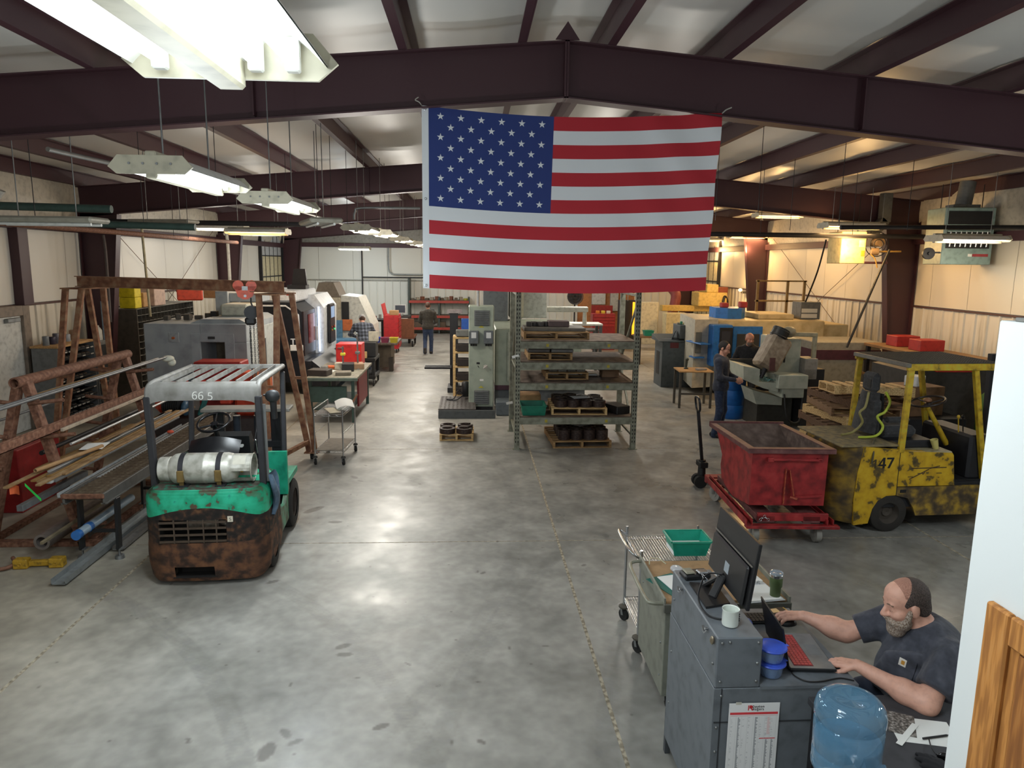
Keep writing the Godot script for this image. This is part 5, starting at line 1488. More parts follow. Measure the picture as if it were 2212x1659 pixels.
func bar_rack() -> void:
	var t := thing("bar_rack", "rusty A-frame steel bar rack with a pipe along its ridge", "rack", Vector3.ZERO)
	pt(t, "ridge_pipe", MB.new().pipe(V(-4.76, 1.84, -7.66), V(-4.72, 1.84, -10.1), 0.06, 0.045), RUST)
	for z in [-7.8, -10.0]:
		pt(t, "leg", MB.new().bar(V(-4.72, 1.84, z), V(-4.28, 0.02, z), 0.10, 0.08, 0.004), RUST)
		pt(t, "leg", MB.new().bar(V(-4.80, 1.84, z), V(-5.26, 0.02, z), 0.10, 0.08, 0.004), RUST)
		pt(t, "foot_rail", MB.new().b2(V(-5.4, 0.0, z - 0.05), V(-4.1, 0.06, z + 0.05), 0.004), RUST)
		for k in 5:
			var y: float = [1.61, 1.24, 0.89, 0.64, 0.24][k]
			var x := lerpf(-4.72, -4.28, (1.84 - y) / 1.82)
			pt(t, "arm", MB.new().pipe(V(x - 0.02, y, z + 0.06), V(x + 0.34, y + 0.04, z + 0.06), 0.022, 0.016, 10), RUST)
			var x2 := lerpf(-4.8, -5.26, (1.84 - y) / 1.82)
			pt(t, "arm", MB.new().pipe(V(x2 + 0.02, y, z + 0.06), V(x2 - 0.3, y + 0.04, z + 0.06), 0.022, 0.016, 10), RUST)
	for x in [-5.3, -4.22]: pt(t, "base_rail", MB.new().bar(V(x, 0.03, -7.8), V(x, 0.03, -10.0), 0.08, 0.06, 0.004), RUST)
	var bright := M(rgb(190, 192, 192), 0.35, 0.35)
	var dull := M(rgb(118, 120, 122), 0.4, 0.4)
	var brass := M(rgb(160, 124, 72), 0.5, 0.4)
	var tanm := worn("mill_scale", [0.0, rgb(110, 84, 56), 0.5, rgb(158, 124, 84), 1.0, rgb(182, 158, 124)], 0.8, 0.6, 0.3)
	# [name, label, x, y, near z, far z, width, height, material, round]
	var bars := [
		["steel_bar", "dark steel bar on the rack's top arms, left of the white-tied pair", -4.60, 1.67, -7.05, -10.75, 0.035, 0.035, dull, true],
		["steel_bar", "dark steel bar on the rack's top arms, right of the white-tied pair", -4.545, 1.67, -7.0, -10.9, 0.035, 0.035, dull, true],
		["steel_bar", "tan square bar lying on the rack's top arms behind the dark pair", -4.66, 1.66, -7.75, -9.75, 0.035, 0.035, brass, false],
		["steel_bar", "short bright bar behind the tan square bar on the top arms", -4.69, 1.66, -7.75, -9.85, 0.02, 0.03, bright, false],
		["steel_bar", "pale bars on the far side of the rack's ridge", -5.2, 1.5, -6.3, -8.7, 0.07, 0.03, bright, false],
		["steel_bar", "thin round bar on the far side arms, below the pale flat bar", -5.18, 1.35, -6.4, -9.2, 0.03, 0.03, dull, true],
		["angle_bar", "ochre flat bar with a shiny far end on the second arms", -4.60, 1.29, -8.26, -10.15, 0.05, 0.03, brass, false],
		["steel_bar", "thin dark rod above the rusty channel", -4.54, 1.30, -7.2, -10.95, 0.025, 0.025, dull, true],
		["rusty_channel", "long rusty channel lying on the second arms", -4.46, 1.30, -6.6, -10.1, 0.055, 0.09, RUST, false],
		["steel_bar", "pale flat bar right beside the rusty channel", -4.38, 1.30, -7.76, -10.05, 0.03, 0.035, M(rgb(196, 180, 160), 0.5, 0.3), false],
		["steel_bar", "grey round rod lowest above the sheet pile", -4.36, 1.12, -7.87, -10.85, 0.03, 0.03, bright, true],
		["black_tube", "black tube under the grey rod, deep in the rack", -4.7, 1.0, -7.9, -10.4, 0.05, 0.05, DARK, true],
		["channel_bar", "bright aluminium channel on the lower arms, nearest the roller conveyor", -4.20, 0.71, -7.3, -10.5, 0.06, 0.05, bright, false],
		["channel_bar", "second bright aluminium bar beside the channel on the lower arms", -4.12, 0.71, -7.9, -10.5, 0.025, 0.04, bright, false],
		["grey_tube", "grey square tube on the lower arms with a green tape flag above", -4.36, 0.71, -6.9, -8.1, 0.06, 0.06, dull, false],
		["plastic_tube", "clear packing tube with blue end caps on the bottom arms", -4.02, 0.30, -7.2, -8.4, 0.09, 0.09, M(rgb(170, 190, 205), 0.3), true],
		["steel_pipe", "big grey steel pipe with an open near end on the lowest arms", -4.52, 0.09, -7.45, -8.9, 0.17, 0.17, M(rgb(150, 140, 134), 0.45, 0.5), true],
		["aluminium_channel", "wide grey channel lying on the floor under the conveyor", -3.98, 0.02, -6.75, -8.9, 0.14, 0.06, M(rgb(146, 150, 150), 0.4, 0.5), false],
		["aluminium_channel", "short grey plate beside the wide channel under the conveyor", -3.82, 0.02, -7.6, -8.7, 0.12, 0.04, M(rgb(128, 124, 120), 0.5, 0.4), false],
		["square_bar", "thin pale square bar with a paper collar near the big pipe", -4.25, 0.33, -7.0, -8.8, 0.03, 0.03, M(rgb(150, 136, 110), 0.5, 0.4), false],
		["dark_pipe", "dark blue-grey pipe between the conveyor and the rack", -4.25, 0.5, -8.2, -10.4, 0.12, 0.12, M(rgb(44, 52, 62), 0.5, 0.2), true]]
	for b in bars:
		var m := MB.new()
		var a := V(b[2], b[3] + b[7] * 0.5, b[4])
		var e := V(b[2], b[3] + b[7] * 0.5, b[5])
		if b[9]:
			if b[6] > 0.08: m.pipe(a, e, b[6] * 0.5, b[6] * 0.34, 20)
			else: m.cyl(a, e, b[6] * 0.5, -1, 10)
		elif b[0].contains("channel"):
			m.b2(V(b[2] - b[6] * 0.5, b[3], b[5]), V(b[2] + b[6] * 0.5, b[3] + 0.008, b[4]))
			for s in [-1.0, 1.0]: m.b2(V(b[2] + s * (b[6] * 0.5 - 0.004) - 0.004, b[3], b[5]), V(b[2] + s * (b[6] * 0.5 - 0.004) + 0.004, b[3] + b[7], b[4]))
		else: m.bar(a, e, b[6], b[7], 0.003)
		solo(b[0], b[1], "metal bar", m, b[8])
	# pile of flats on the middle arms
	var rg := RandomNumberGenerator.new()
	rg.seed = 31
	for i in 16:
		var x := -4.52 + (i % 8) * 0.052
		var y := 0.93 + (i / 8) * 0.022
		var z0 := -rg.randf_range(6.8, 8.0)
		solo("flat_bar", "%s flat bar from left, %s layer of the pile on the rack's middle arms" % [nth(i % 8), ["lower", "upper"][i / 8]], "metal bar", MB.new().bar(V(x + rg.randf_range(-0.02, 0.02), y, z0), V(x + rg.randf_range(-0.05, 0.05), y, -rg.randf_range(9.6, 10.9)), 0.05, 0.02, 0.002), [tanm, bright, dull, brass, tanm][i % 5], Vector3.ZERO, 0, "flat bars piled on the bar rack")
	sbox("paper_note", "white paper lying on the flat bar pile", "paper", V(-4.36, 0.985, -8.35), V(0.24, 0.004, 0.3), PAPER, 10)
	solo("cardboard_tube", "tan cardboard tube lying across the flat bar pile", "tube", MB.new().pipe(V(-4.42, 1.0, -7.3), V(-4.25, 1.0, -8.3), 0.022, 0.016, 10), CARD)
	solo("tape_flag", "orange tape flag hanging from the pile's near ends", "tape", MB.new().sheet(func(u, v): return V(-4.5 + 0.1 * u, 0.94 - 0.09 * v, -7.0 - 0.02 * sin(u * 4.0)), 4, 4, 0.003), M(rgb(232, 110, 60), 0.6))
	solo("tape_flag", "bright green tape flag hanging from a flat bar", "tape", MB.new().sheet(func(u, v): return V(-4.38 + 0.14 * v, 0.92 - 0.16 * v + 0.03 * u, -7.05), 3, 6, 0.003), M(rgb(50, 220, 90), 0.5))
	solo("white_rag", "white rag tied to the far ends of the dark bar pair", "rag", MB.new().ball(V(-4.54, 1.66, -10.95), V(0.09, 0.05, 0.09), 12).ball(V(-4.5, 1.6, -10.98), V(0.06, 0.06, 0.06), 10), M(rgb(222, 222, 206), 0.9))
	for k in 2: solo("tube_cap", ["blue cap on the nearer end of the clear packing tube", "second blue ring on the clear packing tube"][k], "cap", MB.new().cyl(V(-4.02, 0.345, -7.19 - k * 0.22), V(-4.02, 0.345, -7.25 - k * 0.22), 0.05, -1, 16), M(rgb(50, 110, 180), 0.4))
	var yb := thing("lifting_beam", "yellow steel lifting bracket on the floor by the rack's foot", "lifting bracket", V(-4.42, 0, -7.22), 4)
	for s in [-1.0, 1.0]: pt(yb, "block", MB.new().bx(V(s * 0.17, 0.05, 0), V(0.14, 0.1, 0.1), 0.01).ring(V(s * 0.17, 0.05, 0.052), V(0, 0, 1), 0.016, 0.006, 12, 5), worn("yellow_steel", [0.0, rgb(90, 70, 30), 0.4, rgb(168, 130, 30), 1.0, rgb(190, 150, 40)], 3.0, 0.6))
	pt(yb, "bridge", MB.new().bx(V(0, 0.04, -0.02), V(0.3, 0.06, 0.06), 0.01), mats["yellow_steel"])
	solo("rusty_hook", "rusty iron hook bar lying on the floor at the far left", "hook", MB.new().tube(curve([-5.3, 0.03, -7.2, -4.95, 0.03, -7.1, -4.72, 0.03, -7.12, -4.66, 0.05, -7.2, -4.72, 0.08, -7.28], 6), 0.02, 8), RUST)
	sbox("red_cabinet", "red cabinet glimpsed behind the bar rack", "cabinet", V(-5.75, 0, -9.3), V(0.4, 0.8, 0.9), M(rgb(150, 28, 28), 0.5))
	sbox("steel_drum", "dark tote box behind the bar rack", "box", V(-6.1, 0, -8.2), V(0.6, 0.8, 0.7), DARK)

func roller_conveyor() -> void:
	var t := thing("roller_conveyor", "steel roller conveyor on black legs between the bar rack and the green forklift", "conveyor", Vector3.ZERO)
	var z := -7.3
	var k := 0
	while z > -11.3:
		pt(t, "roller", MB.new().cyl(V(-4.12, 0.72, z), V(-3.78, 0.72, z), 0.029, -1, 10), worn("roller", [0.0, rgb(70, 56, 44), 0.5, rgb(112, 96, 78), 1.0, rgb(150, 138, 120)], 3.0, 0.5, 0.5))
		z -= 0.066
	for x in [-4.15, -3.75]: pt(t, "side_channel", MB.new().b2(V(x - 0.012, 0.655, -11.35), V(x + 0.012, 0.77, -7.26), 0.003).b2(V(x - 0.03, 0.655, -11.35), V(x + 0.03, 0.665, -7.26)), M(rgb(112, 110, 106), 0.5, 0.4))
	pt(t, "end_bar", MB.new().bar(V(-4.17, 0.74, -7.26), V(-3.74, 0.74, -7.26), 0.03, 0.05, 0.006), RUST)
	for zz in [-7.45, -8.9, -10.6]:
		for x in [-4.1, -3.72]:
			pt(t, "leg", MB.new().bar(V(x, 0.66, zz - 0.02), V(x, 0.1, zz + 0.02), 0.09, 0.03, 0.006), BLACK)
			pt(t, "foot", MB.new().cyl(V(x, 0.0, zz + 0.02), V(x, 0.035, zz + 0.02), 0.05, 0.045, 14).cyl(V(x, 0.035, zz + 0.02), V(x, 0.13, zz + 0.02), 0.012, -1, 8).bx(V(x, 0.11, zz + 0.02), V(0.1, 0.008, 0.08)), STEEL)
		pt(t, "cross_tie", MB.new().bar(V(-4.1, 0.3, zz), V(-3.72, 0.3, zz), 0.03, 0.03), BLACK)
	solo("red_tape", "scrap of orange tape on the conveyor's side rail", "tape", MB.new().ball(V(-4.14, 0.785, -9.9), V(0.05, 0.025, 0.04), 8), M(rgb(226, 90, 60), 0.6))

func gantry() -> void:
	var t := thing("gantry_crane", "rusty A-frame gantry crane spanning above the machines at left", "gantry crane", Vector3.ZERO)
	var a := V(-6.05, 2.78, -11.5)
	var b := V(-2.72, 2.75, -10.7)
	var w := worn("gantry_rust", [0.0, rgb(92, 56, 42), 0.45, rgb(136, 92, 66), 0.65, rgb(150, 112, 84), 1.0, rgb(160, 134, 104)], 1.2, 0.75, 0.1)
	var d := (b - a).normalized()
	pt(t, "beam", MB.new().bar(a, b, 0.012, 0.16).bar(a + V(0, 0.075, 0), b + V(0, 0.075, 0), 0.11, 0.012).bar(a - V(0, 0.075, 0), b - V(0, 0.075, 0), 0.11, 0.012), w)
	var q := d.cross(Vector3.UP).normalized()
	for e in [[a + d * 0.12, -1.0], [b - d * 0.14, 1.0]]:
		var top: Vector3 = e[0] - V(0, 0.1, 0)
		pt(t, "head_plate", MB.new().bar(top - q * 0.3, top + q * 0.3, 0.34, 0.02), w)
		for s in [-1.0, 1.0]:
			var foot: Vector3 = V(top.x, 0.14, top.z) + q * s * 0.62 + d * e[1] * 0.18
			pt(t, "leg", MB.new().bar(top + q * s * 0.22 - d * 0.14, foot - d * 0.05, 0.06, 0.08, 0.004), w)
			pt(t, "leg", MB.new().bar(top + q * s * 0.22 + d * 0.14, foot + d * 0.05, 0.06, 0.08, 0.004), w)
			pt(t, "brace", MB.new().bar((top + q * s * 0.22 - d * 0.14).lerp(foot, 0.52), (top + q * s * 0.22 + d * 0.14).lerp(foot, 0.52), 0.04, 0.04), w)
			pt(t, "foot_plate", MB.new().bx(foot - V(0, 0.02, 0), V(0.22, 0.016, 0.18)), w)
			caster(t, V(foot.x, 0, foot.z), 0.05, 0.04)
		pt(t, "spreader", MB.new().bar(V(top.x, 0.3, top.z) - q * 0.55 + d * e[1] * 0.15, V(top.x, 0.3, top.z) + q * 0.55 + d * e[1] * 0.15, 0.06, 0.06), w)
	var o := rgb(238, 84, 34)
	var h := thing("beam_trolley", "bright orange beam trolley riding on the rusty gantry beam", "beam trolley", a.lerp(b, 0.82) - V(0, 0.03, 0), 13.5)
	for s in [-1.0, 1.0]:
		var m := MB.new()
		for k in [-1.0, 1.0]: m.cyl(V(k * 0.09, 0.04, s * 0.075), V(k * 0.09, 0.04, s * 0.095), 0.075, -1, 20)
		m.prism(P2([-0.16, 0.03, 0.16, 0.03, 0.12, -0.05, 0.1, -0.12, 0.03, -0.16, -0.03, -0.16, -0.1, -0.12, -0.12, -0.05]), 0.02, Transform3D(Basis(), V(0, 0, s * 0.085)))
		pt(h, "side_plate", m, M(o, 0.4))
	pt(h, "axle", MB.new().cyl(V(0, -0.11, -0.1), V(0, -0.11, 0.1), 0.02, -1, 10), STEEL)
	pt(h, "name_plate", MB.new().bx(V(0.0, 0.0, 0.097), V(0.08, 0.06, 0.003)), M(rgb(170, 172, 170), 0.4, 0.3))
	var hp: Vector3 = a.lerp(b, 0.845) - V(0, 0.25, 0)
	var c := thing("chain_hoist", "black chain hoist with long looped chains below the orange trolley", "chain hoist", hp, 10)
	pt(c, "hook", MB.new().tube(curve([0, 0.08, 0, 0, 0.0, 0, 0.03, -0.06, 0], 5), 0.012, 6), BLACK)
	pt(c, "housing", MB.new().cyl(V(0, -0.13, -0.06), V(0, -0.13, 0.08), 0.1, -1, 18).b2(V(-0.06, -0.2, -0.08), V(0.1, -0.04, 0.06), 0.02).b2(V(-0.1, -0.32, -0.05), V(0.06, -0.2, 0.05), 0.03), M(rgb(34, 36, 40), 0.45))
	for k in 3:
		var cm := MB.new()
		for i in 34:
			var y := -0.3 - i * 0.028
			var ax := V(1, 0, 0) if i % 2 == 0 else V(0, 0, 1)
			var xx := -0.03 + k * 0.05
			cm.tube(PackedVector3Array([V(xx, y + 0.018, 0) + ax.cross(Vector3.UP) * 0.009, V(xx, y - 0.018, 0) + ax.cross(Vector3.UP) * 0.009, V(xx, y - 0.018, 0) - ax.cross(Vector3.UP) * 0.009, V(xx, y + 0.018, 0) - ax.cross(Vector3.UP) * 0.009]), 0.004, 4, true)
		stuff(pt(c, "chain", cm, STEEL if k else M(rgb(70, 72, 74), 0.4, 0.7)))

func wire_trolley() -> void:
	var t := thing("wire_cart", "small chrome wire cart with clipboards standing alone in the aisle", "cart", V(-2.15, 0, -11.35), -4)
	for y in [0.8, 0.22]: wire_shelf(t, V(-0.24, y, -0.42), V(0.2, y, 0.4))
	bp(t, "shelf_board", -0.22, 0.222, -0.4, 0.18, 0.228, 0.38, M(rgb(120, 112, 100), 0.8), 0.0)
	for e in [[-0.24, -0.42], [0.2, -0.42], [-0.24, 0.4], [0.2, 0.4]]:
		pt(t, "post", MB.new().cyl(V(e[0], 0.13, e[1]), V(e[0], 0.88, e[1]), 0.0125, -1, 10), CHROME)
		pt(t, "bumper", MB.new().cyl(V(e[0], 0.115, e[1]), V(e[0], 0.14, e[1]), 0.04, 0.03, 14), M(rgb(60, 58, 54), 0.8))
		caster(t, V(e[0], 0, e[1]), 0.05, 0.028, 30)
	for y in [0.88, 0.5]: pt(t, "side_bar", MB.new().cyl(V(0.2, y, -0.42), V(0.2, y, 0.4), 0.007, -1, 6).cyl(V(-0.24, y, -0.42), V(-0.24, y, 0.4), 0.007, -1, 6), CHROME)
	sbox("clipboard", "tan clipboard lying across the small chrome cart", "clipboard", V(-2.18, 0.812, -11.2), V(0.16, 0.008, 0.42), M(rgb(176, 166, 140), 0.7), 24)
	solo("work_papers", "curled white work papers on the small chrome cart", "papers", MB.new().sheet(func(u, v): return V(-0.14 + 0.28 * u, 0.03 + 0.05 * sin(u * 3.0) + 0.05 * v, 0.2 - 0.4 * v), 8, 8, 0.004), PAPER, V(-2.02, 0.81, -11.4), 15)
	solo("dropped_wrench", "short wooden-handled tool sticking up behind the papers", "hand tool", MB.new().bar(V(-1.95, 0.83, -11.6), V(-1.86, 0.98, -11.7), 0.04, 0.014, 0.003), M(rgb(140, 96, 70), 0.6))

func left_shelves() -> void:
	# door in the left wall
	var d := struct("door_2")
	bp(d, "door_leaf", -8.16, 0.01, -13.42, -8.11, 2.1, -12.45, M(rgb(214, 216, 212), 0.5), 0.004)
	var fr := M(rgb(136, 122, 108), 0.6)
	bp(d, "frame", -8.17, 0, -13.62, -8.05, 2.28, -13.42, fr)
	bp(d, "frame", -8.17, 2.1, -13.42, -8.05, 2.28, -12.3, fr)
	bp(d, "door_closer", -8.1, 2.0, -13.3, -8.03, 2.07, -12.95, STEEL)
	bp(d, "girt_post", -8.17, 2.28, -13.7, -8.0, 3.7, -13.4, MAROON)
	# bolt bin cabinets against the wall
	var bk := M(rgb(34, 35, 38), 0.6)
	var t := thing("bolt_bin_cabinet", "black bolt-bin cabinet with a wooden top and white label strips, left wall", "cabinet", V(-7.75, 0, -14.05), 90)
	bp(t, "carcass", -0.62, 0, -0.22, 0.62, 1.5, 0.0, bk)
	bp(t, "wooden_top", -0.66, 1.5, -0.24, 0.66, 1.54, 0.26, PLYWOOD)
	for x in [-0.64, 0.64]: bp(t, "side_panel", x - 0.012, 0, -0.22, x + 0.012, 1.5, 0.24, M(rgb(120, 122, 122), 0.5))
	var rg := RandomNumberGenerator.new()
	rg.seed = 8
	for r in 11:
		var y := 0.06 + r * 0.132
		bp(t, "bin_lip", -0.62, y, 0.2, 0.62, y + 0.03, 0.24, bk, 0.003)
		bp(t, "bin_floor", -0.62, y - 0.006, 0.0, 0.62, y, 0.23, bk, 0.0)
		for c in 8:
			var x := -0.54 + c * 0.155
			if rg.randf() < 0.55: bp(t, "label_strip", x - 0.05, y + 0.004, 0.241, x + 0.05, y + 0.027, 0.243, M(rgb(210, 210, 204), 0.7, 0, 0), 0.0)
			if rg.randf() < 0.75: pt(t, "fasteners", MB.new().ball(V(x, y + 0.03, 0.12), V(0.055, 0.04, 0.07), 8), M(rgb(112, 104, 96), 0.5, 0.5))
	var cans := [[-0.5, 0.055, 0.17, rgb(120, 124, 126)], [-0.3, 0.06, 0.14, rgb(52, 44, 62)], [-0.16, 0.06, 0.19, rgb(96, 92, 100)], [0.04, 0.05, 0.11, rgb(160, 128, 90)], [0.2, 0.06, 0.14, rgb(150, 154, 158)], [0.42, 0.07, 0.2, rgb(150, 118, 92)]]
	for i in cans.size():
		var c: Array = cans[i]
		solo("tin_can", "%s on the wooden top of the bolt-bin cabinet" % ["tall ribbed grey can, leftmost", "squat dark purple tin", "tall grey-violet can", "short tan tin", "pale steel tin", "brown tub, rightmost"][i], "can", MB.new().lathe(P2([0, 0, c[1], 0, c[1] * 1.02, 0.01, c[1] * 0.98, c[2] * 0.5, c[1], c[2] - 0.01, c[1] * 0.9, c[2], 0, c[2]]), 16), M(c[3], 0.45, 0.2), V(-7.78, 1.54, -14.05 - c[0]))
	var g := thing("drawer_cabinet", "grey cabinet beside the bolt bins with pots on top", "cabinet", V(-7.75, 0, -15.1), 90)
	bp(g, "carcass", -0.3, 0, -0.25, 0.3, 1.46, 0.22, M(rgb(128, 130, 130), 0.5))
	for r in 5: bp(g, "drawer", -0.27, 0.12 + r * 0.26, 0.22, 0.27, 0.35 + r * 0.26, 0.235, M(rgb(44, 46, 50), 0.5), 0.004)
	solo("white_jug", "white plastic jug on the grey cabinet by the maroon column", "jug", MB.new().lathe(P2([0, 0, 0.08, 0, 0.085, 0.02, 0.08, 0.2, 0.05, 0.25, 0.03, 0.27, 0.03, 0.3, 0, 0.3]), 16), M(rgb(220, 220, 210), 0.5), V(-7.7, 1.46, -15.25))
	solo("rag_bundle", "grey-blue rags hanging by the maroon column", "rags", MB.new().sheet(func(u, v): return V(-7.62 + 0.05 * sin(u * 12.0), 2.25 - 0.85 * v, -15.3 - 0.3 * u), 14, 8, 0.03), cloth_mat(rgb(104, 118, 130), "rags"))
	# dark steel case with wire-fronted small-parts rack
	var s := thing("parts_rack", "tall dark steel parts rack with a wire-divided face near the left column", "rack", Vector3.ZERO)
	bp(s, "end_panel", -7.95, 0, -16.2, -7.3, 2.03, -16.17, M(rgb(84, 76, 66), 0.6))
	bp(s, "back_panel", -7.98, 0, -19.4, -7.94, 2.06, -16.2, DARK)
	var wm := M(rgb(150, 148, 140), 0.5, 0.4)
	for r in 14: bp(s, "shelf", -7.94, 0.12 + r * 0.147, -19.4, -7.3, 0.128 + r * 0.147, -16.2, wm, 0.0)
	for c in 16: bp(s, "divider", -7.94, 0.0, -16.4 - c * 0.2, -7.3, 2.04, -16.395 - c * 0.2, M(rgb(104, 102, 96), 0.5, 0.4), 0.0)
	var pm := [CARD, M(rgb(200, 190, 170), 0.7), M(rgb(90, 84, 80), 0.6), M(rgb(60, 66, 90), 0.6), M(rgb(150, 104, 70), 0.7)]
	for i in 60: sbox("parts_box", "small box in the wire-divided rack, %s row up, %s column from the near end" % [nth(i % 13), nth(i / 5)], "box", V(-7.55, 0.13 + (i % 13) * 0.147, -16.3 - (i / 5) * 0.2), V(0.18, 0.06 + 0.05 * rg.randf(), 0.1), pm[i % 5], 0, "small boxes in the parts rack")
	for k in 2: sbox("yellow_carton", ["lower yellow carton stacked on the parts rack", "upper yellow carton stacked on the parts rack"][k], "carton", V(-7.5, 2.05 + k * 0.24, -16.35), V(0.34, 0.235, 0.3), M(rgb(226, 206, 30), 0.6))
	sbox("tan_carton", "tan cardboard carton beside the yellow cartons", "carton", V(-7.5, 2.05, -16.8), V(0.3, 0.32, 0.3), M(rgb(190, 148, 98), 0.8))
	sbox("pink_wrap_carton", "large pale shrink-wrapped carton on the parts rack", "carton", V(-7.5, 2.05, -17.4), V(0.4, 0.44, 0.6), M(rgb(196, 168, 152), 0.6))
	var oc := thing("tool_case", "orange and black tool case on top of the shelves behind the grey machine", "tool case", V(-7.1, 2.1, -18.7), 20)
	bp(oc, "case", -0.3, 0, -0.15, 0.3, 0.3, 0.2, M(rgb(214, 74, 44), 0.5), 0.03)
	bp(oc, "lid", -0.32, 0.18, -0.2, 0.1, 0.36, 0.1, M(rgb(36, 36, 40), 0.5), 0.04)
	pt(oc, "grip", MB.new().tube(curve([-0.15, 0.34, 0, -0.1, 0.42, 0, 0.1, 0.42, 0, 0.15, 0.34, 0], 4), 0.02, 6), BLACK)
	sbox("brown_sack", "lumpy brown sack on the shelves behind the grey machine", "sack", V(-6.9, 2.1, -20.0), V(0.5, 0.36, 0.5), M(rgb(128, 88, 52), 0.9))

func left_machines() -> void:
	var gm := worn("mach_grey", [0.0, rgb(132, 138, 142), 0.5, rgb(152, 158, 162), 1.0, rgb(160, 166, 168)], 0.6, 0.5)
	var t := thing("grey_machine", "large light-grey machine enclosure with a square dark opening, behind the gantry", "machine", Vector3.ZERO)
	bp(t, "housing", -6.0, 0, -15.6, -4.99, 1.96, -13.5, gm, 0.01)
	bp(t, "housing", -4.99, 1.62, -15.6, -4.15, 1.96, -13.5, gm, 0.01)
	bp(t, "housing", -4.56, 0, -15.6, -4.15, 1.62, -13.5, gm, 0.01)
	bp(t, "opening_back", -4.99, 0, -14.4, -4.56, 1.62, -14.3, M(rgb(104, 94, 76), 0.8))
	bp(t, "opening_frame", -5.16, 0.2, -13.515, -5.0, 1.78, -13.49, gm, 0.003)
	bp(t, "opening_frame", -4.55, 0.2, -13.515, -4.38, 1.78, -13.49, gm, 0.003)
	bp(t, "opening_frame", -5.0, 1.63, -13.515, -4.55, 1.78, -13.49, gm, 0.003)
	bp(t, "latch", -4.85, 1.68, -13.49, -4.72, 1.73, -13.475, M(rgb(50, 48, 50), 0.5))
	bp(t, "switch_panel", -5.56, 1.62, -13.5, -5.37, 1.8, -13.485, M(rgb(166, 172, 176), 0.4, 0.2))
	pt(t, "switch", MB.new().cyl(V(-5.465, 1.7, -13.49), V(-5.465, 1.7, -13.45), 0.025, -1, 12), M(rgb(170, 90, 44), 0.4))
	pt(t, "roof_wedge", MB.new().prism(P2([-5.2, 1.96, -4.15, 1.96, -4.3, 2.04, -5.0, 2.04]), 1.9, Transform3D(Basis(), V(0, 0, -14.55))), gm)
	bp(t, "coolant_hood", -4.85, 2.04, -14.9, -4.32, 2.28, -14.2, M(rgb(172, 174, 162), 0.5), 0.04)
	bp(t, "hood_mouth", -4.34, 2.08, -14.5, -4.31, 2.22, -14.3, BLACK)
	bp(t, "upper_cabinet", -5.2, 2.0, -15.8, -4.95, 2.5, -15.0, gm, 0.01)
	bp(t, "upper_cabinet", -4.95, 2.28, -15.7, -4.3, 2.46, -15.1, gm, 0.01)
	bp(t, "side_door", -4.14, 0.3, -15.3, -4.12, 1.85, -13.7, M(rgb(186, 190, 186), 0.4), 0.01)
	for k in 3: bp(t, "bellows_strip", -4.11, 0.3, -14.5 + k * 0.12, -4.08, 1.6, -14.44 + k * 0.12, M(rgb(84, 84, 86), 0.4, 0.4), 0.004)
	bp(t, "motor_box", -5.05, 2.0, -14.4, -4.94, 2.14, -14.25, BLACK)
	var ds := M(rgb(74, 70, 64), 0.7)
	for k in 6: sbox("greasy_part", "greasy machine part lying on the grey machine's roof", "machine part", V(-5.85 + k * 0.13, 1.97, -14.2 - 0.2 * (k % 3)), V(0.1, 0.08 + 0.03 * (k % 2), 0.14), ds, k * 25.0, "greasy parts on the grey machine")
	# bandsaw of red and orange behind the rack
	var s := thing("bandsaw", "red and orange horizontal bandsaw with a finned black motor, seen through the forklift", "bandsaw", Vector3.ZERO)
	var orr := M(rgb(206, 66, 36), 0.5)
	bp(s, "base", -5.2, 0, -12.5, -3.5, 0.55, -11.8, M(rgb(60, 50, 48), 0.7))
	bp(s, "wheel_guard", -5.25, 0.6, -12.3, -4.75, 1.1, -11.95, orr, 0.08)
	bp(s, "wheel_guard", -3.95, 0.55, -12.4, -3.4, 1.28, -12.0, orr, 0.05)
	bp(s, "bow", -4.8, 0.95, -12.3, -3.9, 1.12, -12.05, M(rgb(186, 52, 36), 0.5), 0.03)
	bp(s, "red_cover", -4.75, 1.12, -12.9, -3.95, 1.40, -12.45, M(rgb(150, 34, 32), 0.5), 0.02)
	bp(s, "cover_stand", -4.7, 0.0, -12.85, -4.0, 1.12, -12.5, M(rgb(150, 40, 34), 0.6), 0.01)
	pt(s, "motor", MB.new().cyl(V(-4.98, 0.78, -11.75), V(-4.7, 0.78, -11.75), 0.13, -1, 18), BLACK)
	var fn := MB.new()
	for k in 8: fn.cyl(V(-4.96 + k * 0.033, 0.78, -11.75), V(-4.945 + k * 0.033, 0.78, -11.75), 0.145, -1, 18)
	pt(s, "cooling_fin", fn, M(rgb(30, 32, 34), 0.5))
	pt(s, "fan_cover", MB.new().ball(V(-4.64, 0.74, -11.75), V(0.07, 0.13, 0.13), 16), M(rgb(60, 92, 116), 0.4))
	bp(s, "post", -3.58, 0.3, -11.95, -3.5, 1.4, -11.85, M(rgb(214, 120, 70), 0.5))
	bp(s, "post", -3.38, 0.3, -11.95, -3.3, 1.4, -11.85, M(rgb(214, 120, 70), 0.5))
	pt(s, "guide_arm", MB.new().bar(V(-4.45, 0.6, -11.8), V(-4.3, 1.05, -11.9), 0.06, 0.08, 0.01), M(rgb(24, 96, 92), 0.5))
	bp(s, "oil_can", -4.1, 0.8, -11.9, -3.92, 0.98, -11.75, M(rgb(190, 60, 40), 0.5), 0.02)
	# black and white machining centre
	var c := thing("machining_center", "black and white CNC machining center with a lit white door strip and red window", "CNC machine", Vector3.ZERO)
	var bl := M(rgb(30, 31, 37), 0.35)
	var wh := M(rgb(222, 226, 230), 0.35)
